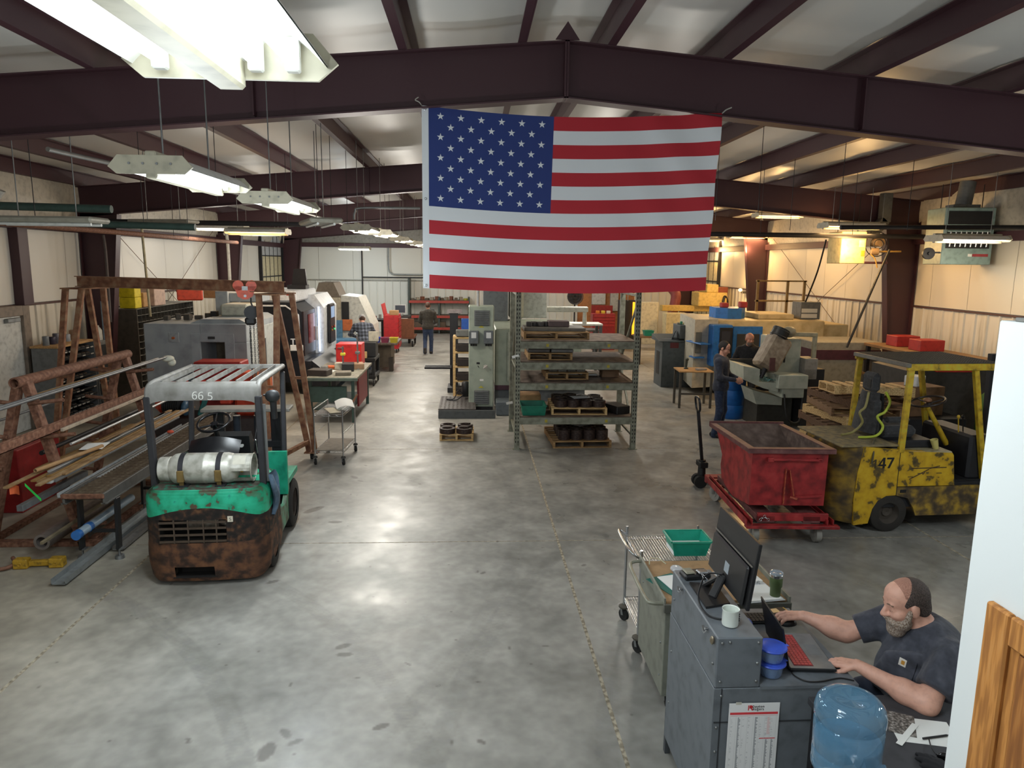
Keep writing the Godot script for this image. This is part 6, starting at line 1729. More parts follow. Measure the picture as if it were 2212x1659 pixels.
	pt(c, "body", MB.new().prism(P2([-5.6, 0.75, -3.95, 0.75, -3.95, 1.95, -4.2, 2.16, -5.6, 2.16]), 1.4, Transform3D(Basis(), V(0, 0, -17.7))), bl)
	pt(c, "white_stripe", MB.new().tube(PackedVector3Array([V(-5.5, 2.08, -16.98), V(-4.3, 2.08, -16.98), V(-4.02, 1.88, -16.98), V(-4.0, 0.8, -16.98)]), 0.025, 4), wh)
	pt(c, "white_shell", MB.new().prism(P2([-5.6, 0.75, -3.75, 0.75, -3.72, 1.95, -3.95, 2.28, -5.6, 2.28]), 1.7, Transform3D(Basis(), V(0, 0, -19.3))), wh)
	bp(c, "top_housing", -5.4, 2.16, -19.4, -4.1, 2.42, -17.2, wh, 0.04)
	var ov := pt(c, "oval_badge", MB.new().ring(V(-4.2, 2.32, -17.19), V(0, 0, 1), 0.05, 0.006, 18, 4), M(rgb(190, 60, 50), 0.5))
	pt(ov, "badge_letters", MB.new().bx(V(-4.27, 2.33, -17.19), V(0.1, 0.03, 0.004)), M(rgb(190, 60, 50), 0.5))
	bp(c, "door", -3.96, 0.9, -18.3, -3.91, 1.95, -17.05, M(rgb(44, 34, 38), 0.25), 0.01)
	bp(c, "red_window", -3.905, 1.15, -18.2, -3.90, 1.85, -17.5, M(rgb(120, 30, 32), 0.12, 0, 0), 0.0)
	bp(c, "lit_strip", -3.86, 0.85, -18.55, -3.83, 1.98, -18.38, glow(rgb(214, 230, 255), 1.6), 0.0)
	bp(c, "control_pendant", -3.72, 1.0, -19.5, -3.64, 2.02, -18.85, bl, 0.02)
	bp(c, "control_screen", -3.638, 1.66, -19.4, -3.634, 1.95, -18.95, glow(rgb(120, 140, 170), 0.7), 0.0)
	for k in 6: pt(c, "button", MB.new().cyl(V(-3.64, 1.42 - 0.08 * (k / 3), -19.35 + 0.16 * (k % 3)), V(-3.62, 1.42 - 0.08 * (k / 3), -19.35 + 0.16 * (k % 3)), 0.025, -1, 10), [M(rgb(210, 90, 40), 0.4), BLACK, M(rgb(190, 60, 40), 0.4), glow(rgb(60, 220, 130), 1.0), STEEL, M(rgb(190, 150, 60), 0.4)][k])
	pt(c, "chip_tray", MB.new().side(P2([-16.9, 0.3, -16.9, 0.8, -20.2, 0.8, -20.2, 0.3]), -5.5, -3.75).prism(P2([-3.75, 0.8, -3.2, 0.35, -3.2, 0.2, -3.75, 0.2]), 2.6, Transform3D(Basis(), V(0, 0, -18.3))), bl)
	bp(c, "door_handle", -3.9, 1.15, -18.3, -3.85, 1.5, -18.26, wh, 0.01)
	letters(c, "door_letters", "T", 0.16, wh, Transform3D(Basis(), V(-4.16, 1.24, -16.985)), "Droid Sans", 0.004, true)
	for k in 4: bp(c, "base_foot", -5.2 + (k % 2) * 1.2, 0, -17.2 - (k / 2) * 2.4, -5.0 + (k % 2) * 1.2, 0.3, -17.0 - (k / 2) * 2.4, DARK)
	sbox("black_hopper", "black plastic bin standing on the machining center's roof", "bin", V(-4.35, 2.42, -18.5), V(0.46, 0.1, 0.4), M(rgb(26, 27, 34), 0.5))
	solo("black_chair", "black chair back sticking up from the machining center's roof", "chair", MB.new().prism(P2([-0.2, 0, 0.18, 0, 0.14, 0.4, -0.14, 0.4]), 0.07), M(rgb(26, 27, 34), 0.5), V(-4.3, 2.52, -18.5))
	sbox("clip_papers", "papers clipped by the machining center's black door", "papers", V(-4.05, 1.05, -16.85), V(0.3, 0.14, 0.02), PAPER)
	# beige lathe with a slanted glass door
	var be := M(rgb(176, 166, 146), 0.5)
	var l := thing("beige_lathe", "beige CNC lathe with a slanted white windowed door beyond the machining center", "CNC machine", Vector3.ZERO)
	bp(l, "cabinet", -5.4, 0, -24.6, -4.1, 2.0, -22.9, be, 0.03)
	pt(l, "chip_hood", MB.new().prism(P2([-4.9, 2.0, -4.1, 2.0, -4.3, 2.45, -4.75, 2.45]), 1.2, Transform3D(Basis(), V(0, 0, -23.5))), M(rgb(110, 98, 84), 0.6))
	pt(l, "slant_front", MB.new().prism(P2([-4.1, 0.5, -3.1, 0.5, -3.15, 1.1, -3.55, 2.0, -4.1, 2.05]), 1.6, Transform3D(Basis(), V(0, 0, -23.8))), M(rgb(206, 204, 194), 0.45))
	for k in 2: pt(l, "door_window", MB.new().bar(V(-3.2, 1.15, -23.35 - k * 0.5), V(-3.52, 1.9, -23.35 - k * 0.5), 0.3, 0.02, 0, V(1, 0, 0)), M(rgb(120, 140, 138), 0.15, 0, 0))
	bp(l, "side_window", -4.08, 1.3, -22.99, -3.85, 1.85, -22.97, BLACK)
	bp(l, "orange_panel", -4.05, 0.95, -22.96, -3.75, 1.3, -22.9, M(rgb(206, 110, 60), 0.5))
	bp(l, "blue_panel", -4.4, 0.7, -22.9, -4.05, 1.28, -22.85, M(rgb(86, 130, 160), 0.5))
	bp(l, "blue_base", -4.3, 0.2, -22.7, -3.0, 0.75, -22.2, M(rgb(92, 140, 176), 0.5), 0.03)
	# green bench in front of the machines
	var gr := M(rgb(66, 92, 84), 0.55)
	var g := thing("green_bench", "green steel workbench crowded with gauges and fixtures behind the chrome cart", "workbench", V(-2.72, 0, -13.85))
	bp(g, "top", -0.46, 0.86, -2.1, 0.52, 0.91, 0.0, worn("bench_top", [0.0, rgb(86, 80, 68), 0.5, rgb(130, 124, 108), 1.0, rgb(152, 150, 136)], 1.5, 0.6), 0.006)
	bp(g, "edge", -0.47, 0.84, -0.01, 0.53, 0.9, 0.01, M(rgb(110, 128, 116), 0.5))
	bp(g, "drawer_box", -0.4, 0.42, -0.12, 0.3, 0.72, -0.02, gr)
	for e in [[-0.4, -0.1], [0.42, -0.1], [-0.4, -2.0], [0.42, -2.0]]: bp(g, "leg", e[0] - 0.03, 0, e[1] - 0.03, e[0] + 0.03, 0.86, e[1] + 0.03, gr)
	bp(g, "red_side", 0.40, 0.2, -1.9, 0.44, 0.84, -0.7, M(rgb(140, 34, 40), 0.5))
	bp(g, "lower_shelf", -0.4, 0.25, -1.95, 0.4, 0.28, -0.1, gr)
	var items := [["angle plate", -0.25, -0.3, 0.4, 0.12, 0.3, rgb(70, 62, 56)], ["stack of ground plates", 0.2, -0.35, 0.3, 0.07, 0.25, rgb(120, 112, 98)], ["white drawing sheet", -0.22, -0.75, 0.34, 0.012, 0.3, rgb(224, 222, 214)], ["orange box lid", -0.2, -1.25, 0.2, 0.05, 0.16, rgb(220, 110, 60)], ["small cream fixture", -0.02, -1.1, 0.16, 0.14, 0.16, rgb(200, 194, 176)], ["dark vise", 0.2, -0.9, 0.24, 0.16, 0.3, rgb(40, 40, 42)], ["tan gauge case", 0.34, -1.2, 0.26, 0.12, 0.3, rgb(160, 126, 96)], ["grey block", -0.3, -1.0, 0.12, 0.08, 0.12, rgb(130, 130, 126)]]
	for i in items: sbox(String(i[0]).replace(" ", "_"), "%s on the crowded green bench" % i[0], "tool", V(-2.72 + i[1], 0.91, -13.85 + i[2]), V(i[3], i[4], i[5]), M(i[6], 0.6), i[1] * 40.0)
	for k in 2:
		var st := thing("gauge_stand", ["nearer upright gauge stand on the green bench", "farther upright gauge stand with a yellow cap on the green bench"][k], "gauge stand", V([-2.36, -2.62][k], 0.91, [-15.0, -14.75][k]))
		pt(st, "base", MB.new().lathe(P2([0, 0, 0.1, 0, 0.1, 0.02, 0.04, 0.05, 0, 0.05]), 14), STEEL)
		pt(st, "post", MB.new().cyl(V(0, 0.03, 0), V(0, [0.75, 0.5][k], 0), 0.018, -1, 10), CHROME)
		pt(st, "clamp", MB.new().bx(V(0, 0.34, 0), V(0.1, 0.06, 0.06), 0.01), STEEL if k == 0 else M(rgb(226, 214, 60), 0.5))
	var rb := thing("red_tool_box", "bright red steel box standing at the far end of the green bench", "tool box", V(-2.62, 0.91, -15.75))
	bp(rb, "box", -0.28, 0, -0.25, 0.26, 0.46, 0.25, M(rgb(212, 46, 44), 0.4), 0.01)
	bp(rb, "handle", -0.24, 0.36, 0.25, -0.1, 0.39, 0.28, CHROME)
	# black cart with a dark box
	var bc := thing("black_cart", "black two-shelf utility cart carrying a dark box, behind the green bench", "cart", V(-2.72, 0, -18.6))
	for y in [0.18, 0.62]: bp(bc, "shelf", -0.3, y, -0.5, 0.3, y + 0.1, 0.5, BLACK, 0.02)
	for e in [[-0.25, -0.45], [0.25, -0.45], [-0.25, 0.45], [0.25, 0.45]]:
		bp(bc, "post", e[0] - 0.04, 0.18, e[1] - 0.04, e[0] + 0.04, 0.7, e[1] + 0.04, BLACK)
		caster(bc, V(e[0], 0, e[1]), 0.07, 0.03)
	sbox("dark_crate", "dark steel box on the black utility cart", "box", V(-2.68, 0.72, -18.6), V(0.5, 0.36, 0.5), M(rgb(38, 40, 44), 0.5))
	sbox("cream_board", "cream board with a black tick leaning on the dark box", "board", V(-2.52, 1.08, -18.7), V(0.26, 0.26, 0.03), M(rgb(222, 216, 196), 0.6))
	solo("tick_mark", "black tick painted on the cream board", "mark", MB.new().bar(V(-2.55, 1.19, -18.682), V(-2.52, 1.13, -18.682), 0.012, 0.003).bar(V(-2.52, 1.13, -18.682), V(-2.49, 1.22, -18.682), 0.012, 0.003), BLACK)
	sbox("wood_block", "pale wooden block under the dark box on the black cart", "block", V(-2.75, 0.72, -18.12), V(0.26, 0.16, 0.12), PINE)
	sbox("tan_jug", "tan oil jug on the black cart's lower shelf", "jug", V(-2.8, 0.28, -18.3), V(0.16, 0.3, 0.2), M(rgb(188, 146, 72), 0.5))
	# steel bench and far benches
	var sb := thing("steel_bench", "heavy brown steel bench with blue bins beside the aisle", "workbench", V(-2.6, 0, -21.0))
	bp(sb, "top", -0.55, 0.78, -0.8, 0.5, 0.84, 0.6, worn("bench_brown", [0.0, rgb(60, 48, 40), 0.5, rgb(90, 76, 64), 1.0, rgb(120, 108, 94)], 1.5, 0.6))
	bp(sb, "plinth", -0.3, 0.1, -0.6, 0.3, 0.78, 0.3, M(rgb(96, 84, 70), 0.7))
	for x in [-0.1, 0.3]: bp(sb, "foot", x - 0.06, 0, 0.2, x + 0.06, 0.4, 0.4, M(rgb(60, 52, 46), 0.7))
	for k in 4: solo("parts_bin", "%s on the heavy brown bench" % ["left blue parts bin", "second blue parts bin", "red and blue tray", "yellow tool tray"][k], "bin", open_box(0.22, 0.14, 0.26, 0.006, 0.02), M([rgb(40, 60, 190), rgb(50, 70, 200), rgb(150, 60, 90), rgb(206, 186, 50)][k], 0.5), V(-2.95 + k * 0.25, 0.84, -20.6))
	var rc := thing("red_tool_chest", "tall red rolling tool chest with an open lid at the aisle edge", "tool chest", V(-2.7, 0, -24.8))
	bp(rc, "body", -0.3, 0.14, -0.9, 0.2, 1.3, 0.0, M(rgb(184, 34, 40), 0.4), 0.01)
	pt(rc, "lid", MB.new().bar(V(-0.28, 1.3, -0.45), V(-0.36, 1.68, -0.45), 0.9, 0.03, 0.006, V(1, 0, 0)), M(rgb(184, 40, 42), 0.4))
	for k in 6: bp(rc, "drawer", 0.2, 0.22 + k * 0.17, -0.86, 0.225, 0.36 + k * 0.17, -0.04, M(rgb(168, 30, 36), 0.35), 0.006)
	for e in [[-0.2, -0.8], [0.12, -0.8], [-0.2, -0.1], [0.12, -0.1]]: caster(rc, V(e[0], 0, e[1]), 0.06, 0.03)
	sbox("open_carton", "small open carton on the red tool chest", "carton", V(-2.65, 1.3, -25.0), V(0.3, 0.16, 0.3), CARD)
	var br := thing("brown_cart", "brown steel cart with a dark fan casting near the back aisle", "cart", V(-2.45, 0, -27.3))
	bp(br, "bed", -0.35, 0.3, -0.7, 0.35, 0.36, 0.7, M(rgb(110, 64, 40), 0.6))
	bp(br, "end", -0.35, 0.36, 0.66, 0.35, 1.05, 0.7, M(rgb(120, 70, 42), 0.6))
	for e in [[-0.28, -0.6], [0.28, -0.6], [-0.28, 0.6], [0.28, 0.6]]: caster(br, V(e[0], 0, e[1]), 0.11, 0.05)
	var mn := thing("old_monitor", "grey computer screen on the far bench by the back wall", "monitor", V(-2.75, 1.05, -28.2))
	bp(mn, "case", -0.22, 0.08, -0.04, 0.22, 0.42, 0.04, M(rgb(196, 196, 196), 0.5))
	bp(mn, "screen", -0.19, 0.11, 0.04, 0.19, 0.39, 0.045, M(rgb(70, 76, 86), 0.2, 0, 0), 0)
	bp(mn, "foot", -0.1, 0, -0.08, 0.1, 0.08, 0.08, M(rgb(150, 150, 150), 0.5))
	for b in [[-3.9, -26.4, 1.6], [-2.75, -28.2, 0.8]]:
		var fb := thing("far_bench", "dark bench near the back wall, %s the red tool chest" % ("left of" if b[0] < -3 else "behind"), "workbench", V(b[0], 0, b[1]))
		bp(fb, "top", -b[2] * 0.5, 0.98, -0.4, b[2] * 0.5, 1.05, 0.4, M(rgb(52, 46, 44), 0.6))
		for sx in [-1.0, 1.0]: bp(fb, "leg", sx * b[2] * 0.44 - 0.04, 0, -0.35, sx * b[2] * 0.44 + 0.04, 0.98, 0.35, DARK)
	for k in 9: sbox("bench_part", "small greasy part on the far bench left of the red tool chest", "machine part", V(-4.6 + k * 0.16, 1.05, -26.3 - 0.1 * (k % 3)), V(0.1, 0.06 + 0.05 * (k % 3), 0.1), M([rgb(60, 56, 54), rgb(110, 60, 56), rgb(150, 146, 140)][k % 3], 0.6), 0, "parts on the far bench")
	# red pallet shelving on the back wall
	var rs := thing("red_shelving", "red-beamed storage shelving along the back wall", "shelving", V(-1.4, 0, -31.9))
	for x in [-1.3, 0.0, 1.3]: bp(rs, "upright", x - 0.04, 0, -0.4, x + 0.04, 2.4 if x < -1 else 1.6, 0.3, M(rgb(60, 72, 70), 0.5))
	for y in [0.28, 0.8, 1.45]:
		bp(rs, "beam", -1.3, y - 0.11, 0.28, 1.3, y, 0.33, M(rgb(170, 62, 52), 0.5))
		bp(rs, "deck", -1.3, y - 0.01, -0.4, 1.3, y + 0.015, 0.28, M(rgb(110, 96, 80), 0.7))
	for k in 12: sbox("shelf_casting", "%s casting from the left on the red shelving's top shelf" % nth(k), "machine part", V(-2.55 + k * 0.21, 1.465, -31.75), V(0.14, 0.08 + 0.1 * fposmod(k * 0.37, 1.0), 0.16), M([rgb(96, 84, 70), rgb(150, 140, 124), rgb(120, 70, 50), rgb(196, 190, 60)][k % 4 if k == 11 else k % 3], 0.6), k * 20.0, "castings on the red shelving")
	for k in 5: sbox("shelf_crate", "dim crate on the red shelving's lower shelves", "crate", V(-2.3 + k * 0.5, 0.295 + 0.52 * (k % 2), -31.8), V(0.36, 0.22, 0.3), M([rgb(90, 74, 60), rgb(60, 64, 70)][k % 2], 0.7), 0, "crates on the red shelving")
	# overhead door on the left wall, its tracks; small door at back left
	for sd in [-1.0, 1.0]:
		var xw := WL if sd < 0 else WR
		var od := struct("door_%d" % (3 if sd < 0 else 4))
		var z0 := -28.7
		for r in 5:
			var y := r * 0.82
			for q in 5:
				var f := MB.new().b2(V(xw - sd * 0.02, y + 0.02, z0 - q * 0.6 - 0.01), V(xw - sd * 0.07, y + 0.80, z0 - q * 0.6 - 0.59), 0.006)
				pt(od, "door_panel", f, M(rgb(206, 196, 160), 0.5) if r != 4 else M(rgb(190, 194, 196), 0.4))
		for r in 6: bp(od, "rail", xw - sd * 0.03, r * 0.82 - 0.02, z0 - 3.0, xw - sd * 0.09, r * 0.82 + 0.02, z0, DARK, 0)
		for q in 6: bp(od, "stile", xw - sd * 0.03, 0, z0 - q * 0.6 - 0.012, xw - sd * 0.085, 4.1, z0 - q * 0.6 + 0.012, DARK, 0)
		for z in [z0 + 0.1, z0 - 3.1]: bp(od, "track", xw - sd * 0.03, 0, z - 0.05, xw - sd * 0.14, 4.2, z + 0.05, DARK, 0)

# one wooden pallet: deck boards, stringers, bottom boards, each its own part
func pallet(label: String, at: Vector3, yaw: float, w := 1.0, d := 1.0, boards := 7, mt: Material = null, group := "", stringers := 3) -> Node3D:
	var t := thing("wooden_pallet", label, "pallet", at, yaw, group)
	mt = mt if mt else PINE
	for k in stringers: bp(t, "stringer", -w / 2 + k * (w - 0.04) / (stringers - 1), 0.016, -d / 2, -w / 2 + 0.04 + k * (w - 0.04) / (stringers - 1), 0.105, d / 2, mt, 0.003)
	for k in boards:
		var z := -d / 2 + k * (d - 0.09) / (boards - 1)
		bp(t, "deck_board", -w / 2, 0.105, z, w / 2, 0.123, z + 0.09, mt, 0.002)
	for k in 3:
		var z := -d / 2 + k * (d - 0.09) / 2
		bp(t, "bottom_board", -w / 2, 0.0, z, w / 2, 0.016, z + 0.09, mt, 0.002)
	return t

func steel_ring(label: String, at: Vector3, r: float, h: float, group: String, cut := false) -> void:
	var mt := worn("ring_steel", [0.0, rgb(34, 26, 24), 0.5, rgb(58, 44, 40), 0.8, rgb(82, 66, 58), 1.0, rgb(120, 110, 104)], 3.0, 0.5, 0.4)
	var m := MB.new()
	if cut:
		for k in 26:
			var a := TAU * k / 30.0
			var b := TAU * (k + 1) / 30.0
			var p := [V(cos(a), 0, sin(a)), V(cos(b), 0, sin(b))]
			m.quad(p[0] * r, p[1] * r, p[1] * r + V(0, h, 0), p[0] * r + V(0, h, 0), p[0])
			m.quad(p[0] * r * 0.68, p[1] * r * 0.68, p[1] * r * 0.68 + V(0, h, 0), p[0] * r * 0.68 + V(0, h, 0), -p[0])
			m.quad(p[0] * r + V(0, h, 0), p[1] * r + V(0, h, 0), p[1] * r * 0.68 + V(0, h, 0), p[0] * r * 0.68 + V(0, h, 0), Vector3.UP)
	else: m.pipe(Vector3.ZERO, V(0, h, 0), r, r * 0.68, 20)
	solo("steel_ring", label, "steel ring", m, mt, at, 0, group)

func center() -> void:
	var sage := worn("sage", [0.0, rgb(136, 146, 134), 0.5, rgb(154, 164, 150), 1.0, rgb(164, 172, 158)], 0.6, 0.45)
	var dg := M(rgb(96, 102, 106), 0.5, 0.1)
	var t := thing("electrical_cabinet", "tall sage-green electrical cabinet with two grey disconnect boxes and louvres", "electrical cabinet", V(0.215, 0, -15.1))
	bp(t, "cabinet", -0.265, 0.1, -0.5, 0.265, 2.23, 0.1, sage, 0.012)
	bp(t, "plinth", -0.25, 0, -0.5, 0.25, 0.1, 0.06, DARK)
	bp(t, "door_edge", -0.255, 0.12, 0.1, 0.245, 2.2, 0.108, sage, 0.003)
	for e in [[1.83, 2.15], [0.16, 0.46]]:
		bp(t, "louvre_frame", -0.15, e[0], 0.108, 0.17, e[1], 0.13, M(rgb(118, 122, 122), 0.5, 0.2))
		for k in 7: pt(t, "louvre", MB.new().bx(V(0.01, e[0] + 0.03 + k * (e[1] - e[0] - 0.06) / 6.0, 0.135), V(0.28, 0.03, 0.006), 0, eul(-35, 0, 0)), M(rgb(96, 100, 102), 0.5, 0.2))
	for x in [-0.16, 0.15]:
		var b := bp(t, "disconnect_box", x - 0.1, 1.46, 0.108, x + 0.1, 1.73, 0.22, dg, 0.01)
		bp(b, "notice", x - 0.05, 1.58, 0.22, x + 0.05, 1.70, 0.222, M(rgb(206, 210, 212), 0.6, 0, 0), 0)
		for k in 3: pt(b, "conduit_stub", MB.new().cyl(V(x - 0.05 + k * 0.05, 1.46, 0.16), V(x - 0.05 + k * 0.05, 1.41, 0.16), 0.02, -1, 8), DARK)
	pt(t, "rotary_switch", MB.new().cyl(V(0.09, 0.97, 0.1), V(0.09, 0.97, 0.14), 0.04, -1, 14).bar(V(0.13, 1.0, 0.15), V(0.04, 0.93, 0.15), 0.03, 0.02, 0.004), M(rgb(196, 190, 184), 0.4))
	bp(t, "meter", -0.1, 1.02, 0.105, -0.03, 1.06, 0.115, BLACK)
	pt(t, "key_lever", MB.new().bar(V(-0.07, 0.99, 0.112), V(-0.05, 0.95, 0.12), 0.015, 0.01), BLACK)
	for y in [1.79, 0.51]: pt(t, "warning_triangle", MB.new().prism(P2([-0.06, 0, 0.06, 0, 0.0, 0.05]), 0.003, Transform3D(Basis(), V(0.0, y, 0.11))), M(rgb(190, 180, 60), 0.6))
	bp(t, "maker_plate", -0.03, 0.66, 0.108, 0.05, 0.7, 0.111, PAPER, 0)
	pt(t, "riser_conduit", MB.new().cyl(V(-0.07, 2.23, 0.0), V(-0.07, 4.6, 0.0), 0.035, -1, 10), M(rgb(176, 178, 178), 0.4, 0.5))
	var g := thing("turning_machine", "green and grey CNC turning machine with a purple stripe behind the pallet rack", "CNC machine", Vector3.ZERO)
	bp(g, "cabinet", 0.52, 0.45, -18.2, 2.4, 1.72, -15.4, sage, 0.02)
	bp(g, "door", 0.78, 0.58, -15.42, 1.3, 1.66, -15.37, M(rgb(178, 184, 170), 0.4), 0.01)
	bp(g, "door_window", 0.92, 1.2, -15.38, 1.02, 1.55, -15.36, BLACK)
	bp(g, "stripe", 0.52, 0.40, -18.2, 2.4, 0.50, -15.37, M(rgb(86, 52, 66), 0.5), 0.004)
	bp(g, "base", 0.52, 0.06, -18.1, 2.5, 0.40, -15.42, dg, 0.01)
	bp(g, "white_column", 1.3, 1.72, -19.6, 1.97, 2.6, -18.6, M(rgb(206, 212, 208), 0.4), 0.02)
	bp(g, "dark_tower", 0.3, 1.72, -18.4, 0.9, 2.6, -17.6, dg)
	bp(g, "rounded_guard", 0.95, 1.72, -18.6, 1.3, 2.5, -17.8, M(rgb(168, 174, 162), 0.5), 0.08)
	bp(g, "pendant_arm", 1.97, 1.86, -19.1, 3.1, 2.0, -18.9, M(rgb(200, 204, 196), 0.4), 0.02)
	pt(g, "pendant_post", MB.new().cyl(V(3.02, 1.55, -19.0), V(3.02, 1.9, -19.0), 0.06, 0.05, 12), M(rgb(200, 204, 196), 0.4))
	bp(g, "foot_box", 0.52, 0, -15.0, 1.0, 0.3, -14.55, M(rgb(88, 96, 102), 0.5), 0.02)
	var wt := thing("white_table", "white-topped steel table beyond the pallet rack", "table", V(3.0, 0, -19.2))
	bp(wt, "top", -0.5, 1.5, -0.4, 0.5, 1.55, 0.3, M(rgb(206, 208, 204), 0.5))
	for e in [[-0.45, -0.35], [0.45, -0.35], [-0.45, 0.25], [0.45, 0.25]]: bp(wt, "leg", e[0] - 0.04, 0, e[1] - 0.04, e[0] + 0.04, 1.5, e[1] + 0.04, M(rgb(90, 94, 98), 0.5))
	# step platform with its pump
	var p := thing("step_platform", "dark diamond-plate operator platform at the foot of the green cabinet", "platform", Vector3.ZERO)
	bp(p, "deck", -0.66, 0.17, -15.7, 0.1, 0.2, -14.3, M(rgb(84, 80, 78), 0.5, 0.3))
	var ch := MB.new()
	for i in 9:
		for j in 16: ch.bx(V(-0.62 + i * 0.085, 0.202, -15.62 + j * 0.085), V(0.045, 0.006, 0.012), 0, ry(45 if (i + j) % 2 else -45))
	stuff(pt(p, "diamond_tread", ch, M(rgb(104, 98, 94), 0.45, 0.4)))
	bp(p, "riser", -0.66, 0, -14.34, 0.5, 0.17, -14.28, M(rgb(78, 82, 84), 0.5))
	bp(p, "skirt", -0.66, 0, -15.7, -0.62, 0.17, -14.3, M(rgb(70, 70, 70), 0.6))
	var pu := thing("coolant_pump", "small black pump motor with coiled leads on the platform", "pump", V(-0.12, 0.2, -15.4))
	pt(pu, "motor", MB.new().lathe(P2([0, 0, 0.07, 0, 0.07, 0.04, 0.085, 0.06, 0.085, 0.3, 0.06, 0.33, 0, 0.33]), 18, V(0, 0.05, 0)), BLACK)
	pt(pu, "lead", MB.new().tube(curve([-0.05, 0.1, 0.05, -0.15, 0.2, 0.1, -0.25, 0.02, 0.1, -0.4, 0.02, 0.15, -0.2, 0.02, 0.25, -0.05, 0.1, 0.1], 6), 0.012, 6), DARK)
	# rings on the small pallet
	pallet("small wooden pallet carrying four steel rings before the green cabinet", V(-0.25, 0, -12.75), -1, 0.6, 0.62, 5)
	var i := 0
	for e in [[-0.42, -12.56], [-0.12, -12.56], [-0.42, -12.86], [-0.1, -12.86]]:
		steel_ring(["front left", "front right", "back left", "back right"][i] + " dark steel ring on the small pallet in the aisle", V(e[0], 0.124, e[1]), 0.14, 0.09, "", i % 2 == 1)
		i += 1
	# wooden shelf with dies and a straddle stacker
	var ws := thing("wooden_shelf", "pale wooden shelf unit of dark tooling left of the green cabinet", "shelf", V(-0.12, 0, -16.3))
	for x in [-0.26, 0.26]: bp(ws, "upright", x - 0.03, 0, -0.3, x + 0.03, 1.48, 0.1, PINE)
	for k in 5: bp(ws, "shelf_board", -0.24, 0.1 + k * 0.33, -0.3, 0.24, 0.15 + k * 0.33, 0.12, PINE)
	for k in 4: sbox("tooling_block", "dark tooling block on the %s shelf of the wooden unit" % ["lowest", "second", "third", "top"][k], "tooling", V(-0.12, 0.15 + k * 0.33, -16.3), V(0.4, 0.16, 0.3), M(rgb(58, 50, 46), 0.6, 0.3))
	sbox("vise_block", "grey vise on top of the pale wooden shelf unit", "vise", V(-0.14, 1.48, -16.3), V(0.4, 0.14, 0.3), M(rgb(120, 120, 116), 0.5, 0.3))
	sbox("blue_box", "blue plastic box behind the wooden shelf unit", "box", V(-0.05, 1.5, -17.2), V(0.36, 0.3, 0.3), M(rgb(36, 84, 170), 0.5))
	var sk := thing("stacker", "dark hand stacker with two short forks left of the wooden shelf", "stacker", V(-0.42, 0, -17.6))
	bp(sk, "mast", -0.1, 0.05, -0.1, 0.1, 1.95, 0.0, DARK)
	for z in [0.05, 0.3]: bp(sk, "fork", -0.7, 0.58, z, -0.05, 0.63, z + 0.1, DARK)
	bp(sk, "base", -0.15, 0.0, -0.3, 0.15, 0.12, 0.4, DARK)
	bp(sk, "chart", -0.16, 1.9, -0.02, 0.2, 2.0, 0.02, M(rgb(150, 140, 140), 0.6))
	rack()

